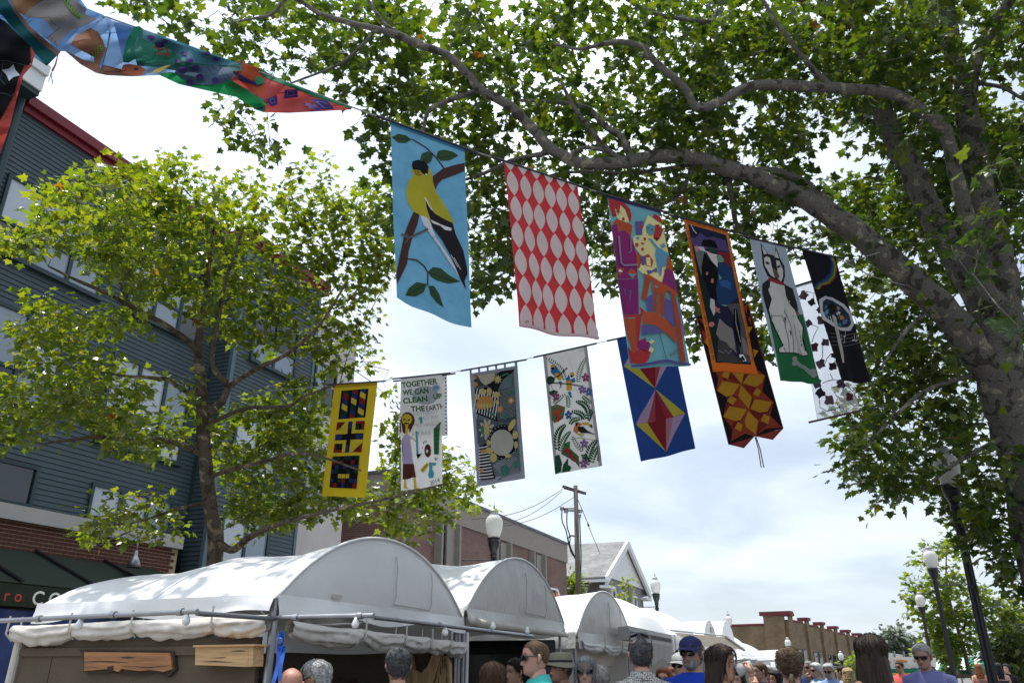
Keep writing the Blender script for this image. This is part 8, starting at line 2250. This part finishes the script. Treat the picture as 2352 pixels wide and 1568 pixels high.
# ---- food stalls at the far end
M['stall_white'] = pm('white_stall_sheet', (.80, .80, .78), .5, .03, 3, transl=.15)
M['stall_green'] = pm('green_stall_sheet', (.015, .22, .13), .55, .06, 3, transl=.1)
M['food_orange'] = pm('orange_food_picture', (.65, .26, .06), .6, .35, 9)
M['food_pink'] = pm('pinkish_food_picture', (.62, .35, .30), .6, .25, 9)
fs_ = thing('food_stall', 'white food stall with pictures, green valance and a red letter D', 'stall', tuple(at(905, 670, 27))[:2] + (0,))
t_ = 27.5
def fq(b, q, dz=0, m=0): b.prism([at(u, v, t_ + dz) for u, v in q], ray(900, 660).normalized() * .25 * (1 if dz >= 0 else .1))
for nm, q, m, dz in (('sign_board', ((862, 657.5), (917, 655.6), (936, 656.8), (936, 667), (862, 667.5)), 'stall_white', 0), ('valance', ((862, 668), (925, 667.2), (936, 667.5), (936, 672.2), (862, 672.5)), 'stall_green', -.1), ('counter_front', ((862, 674), (936, 674), (936, 690), (862, 690)), 'stall_white', .05), ('canopy_strip', ((862, 672.3), (936, 672), (936, 674.2), (862, 674.4)), 'food_orange', .2)):
    b = MB(); fq(b, q, dz); b.build(nm, M[m], fs_)
for q, m in ((ell(901.5, 660.5, 6.2, 1.6, 0, 12), 'food_orange'), (ell(888.5, 661.5, 2.6, 2.2, 0, 10), 'food_pink'), (ell(917, 660, 3, 2, 0, 10), 'food_pink')):
    b = MB(); b.prism([at(u, v, t_ - .06) for u, v in q], ray(900, 660) * .05); b.build('food_picture', M[m], fs_)
p = at(912.5, 679.5, t_ - .12); ex = (at(920, 679.5, t_ - .12) - p).normalized()
flat_text('lettering', 'D', .24, p, ex, (0, 0, 1), M['sign_red'], fs_, .012)
for i, (q, m) in enumerate(((((934, 668), (944, 661), (958, 659), (962, 668)), 'stall_white'), (((944, 664), (950, 658.5), (955, 658.5), (957, 668), (944, 668)), 'stall_white'))): pass
tt = thing('striped_marquee', 'green and white striped marquee roof under the street tree', 'tent', tuple(at(958, 670, 33))[:2] + (0,))
apex = [at(u, v, 34.5) for u, v in ((938, 659), (950, 656.5), (962, 656.5), (974, 657), (985, 659))]
eav = [at(u, v, 32.5) for u, v in ((930, 669), (945, 669.2), (960, 669), (975, 668.5), (990, 668))]
for k in range(4):
    for j in range(2):
        f0, f1 = j / 2, (j + 1) / 2
        q = [apex[k].lerp(apex[k + 1], f0), apex[k].lerp(apex[k + 1], f1), eav[k].lerp(eav[k + 1], f1), eav[k].lerp(eav[k + 1], f0)]
        b = MB(); b.prism(q, (0, .02, -.03)); b.build('roof_panel', M['stall_green' if j else 'stall_white'], tt)
        b = MB(); b.prism([q[3], q[2], q[2] + Vector((0, 0, -.25)), q[3] + Vector((0, 0, -.25))], (0, .03, 0)); b.build('valance', M['stall_white' if j else 'stall_green'], tt)
for e in (eav[0], eav[2], eav[4]):
    b = MB(); b.tube([e, Vector((e.x, e.y, 0))], .03, 6); b.build('leg', M['galv'], tt)
bn = thing('dark_canopy', 'dark low canopy below the striped marquee', 'tent', tuple(at(955, 676, 30))[:2] + (0,))
b = MB(); b.prism([at(u, v, 30.5) for u, v in ((932, 674), (972, 673), (976, 677), (934, 678))], ray(950, 675).normalized() * 2); b.build('roof', M['panel_brown'], bn)
for u in (935, 973):
    p = at(u, 676, 30.8); b = MB(); b.tube([p, Vector((p.x, p.y, 0))], .03, 6); b.build('leg', M['galv'], bn)
sc_ = thing('white_screen', 'two white screens on posts beneath the hazy trees', 'screen', tuple(at(890, 655, 60)))
for q in (((882.6, 651), (893.8, 652.5), (893.8, 658.5), (882.6, 658.5)), ((894.6, 652.8), (903, 654), (903, 658.5), (894.6, 658.5))):
    b = MB(); b.prism([at(u, v, 60) for u, v in q], ray(890, 655) * .004); b.build('sheet', M['stall_white'], sc_)
for u in (882, 894.2, 903.4):
    p = at(u, 650.5, 60); b = MB(); b.tube([p, Vector((p.x, p.y, ground_z(p.y)))], .06, 6); b.build('post', M['galv'], sc_)
hb = thing('hanging_shop_sign', 'small dark hanging sign with pale lettering before the buff building', 'sign', tuple(at(834, 665, 50)))
b = MB(); b.prism([at(u, v, 50) for u, v in ((829.5, 663.6), (840.5, 664.6), (840.5, 668), (829.5, 667.4))], ray(834, 665) * .003); b.build('board', M['panel_black'], hb)
for v0 in (664.7, 666.4):
    for k in range(8 if v0 < 665 else 5):
        u0 = 830.3 + k * 1.2 + (0 if v0 < 665 else 1.6); b = MB(); b.prism([at(a, c + (a - 830) * .09, 49.9) for a, c in ((u0, v0), (u0 + .8, v0), (u0 + .8, v0 + .8), (u0, v0 + .8))], ray(834, 665) * .001); b.build('lettering', M['sign_white'], hb)
b = MB(); b.tube([at(829, 663, 50), at(842, 664, 50)], .04, 6); b.build('bracket', M['post_black'], hb)
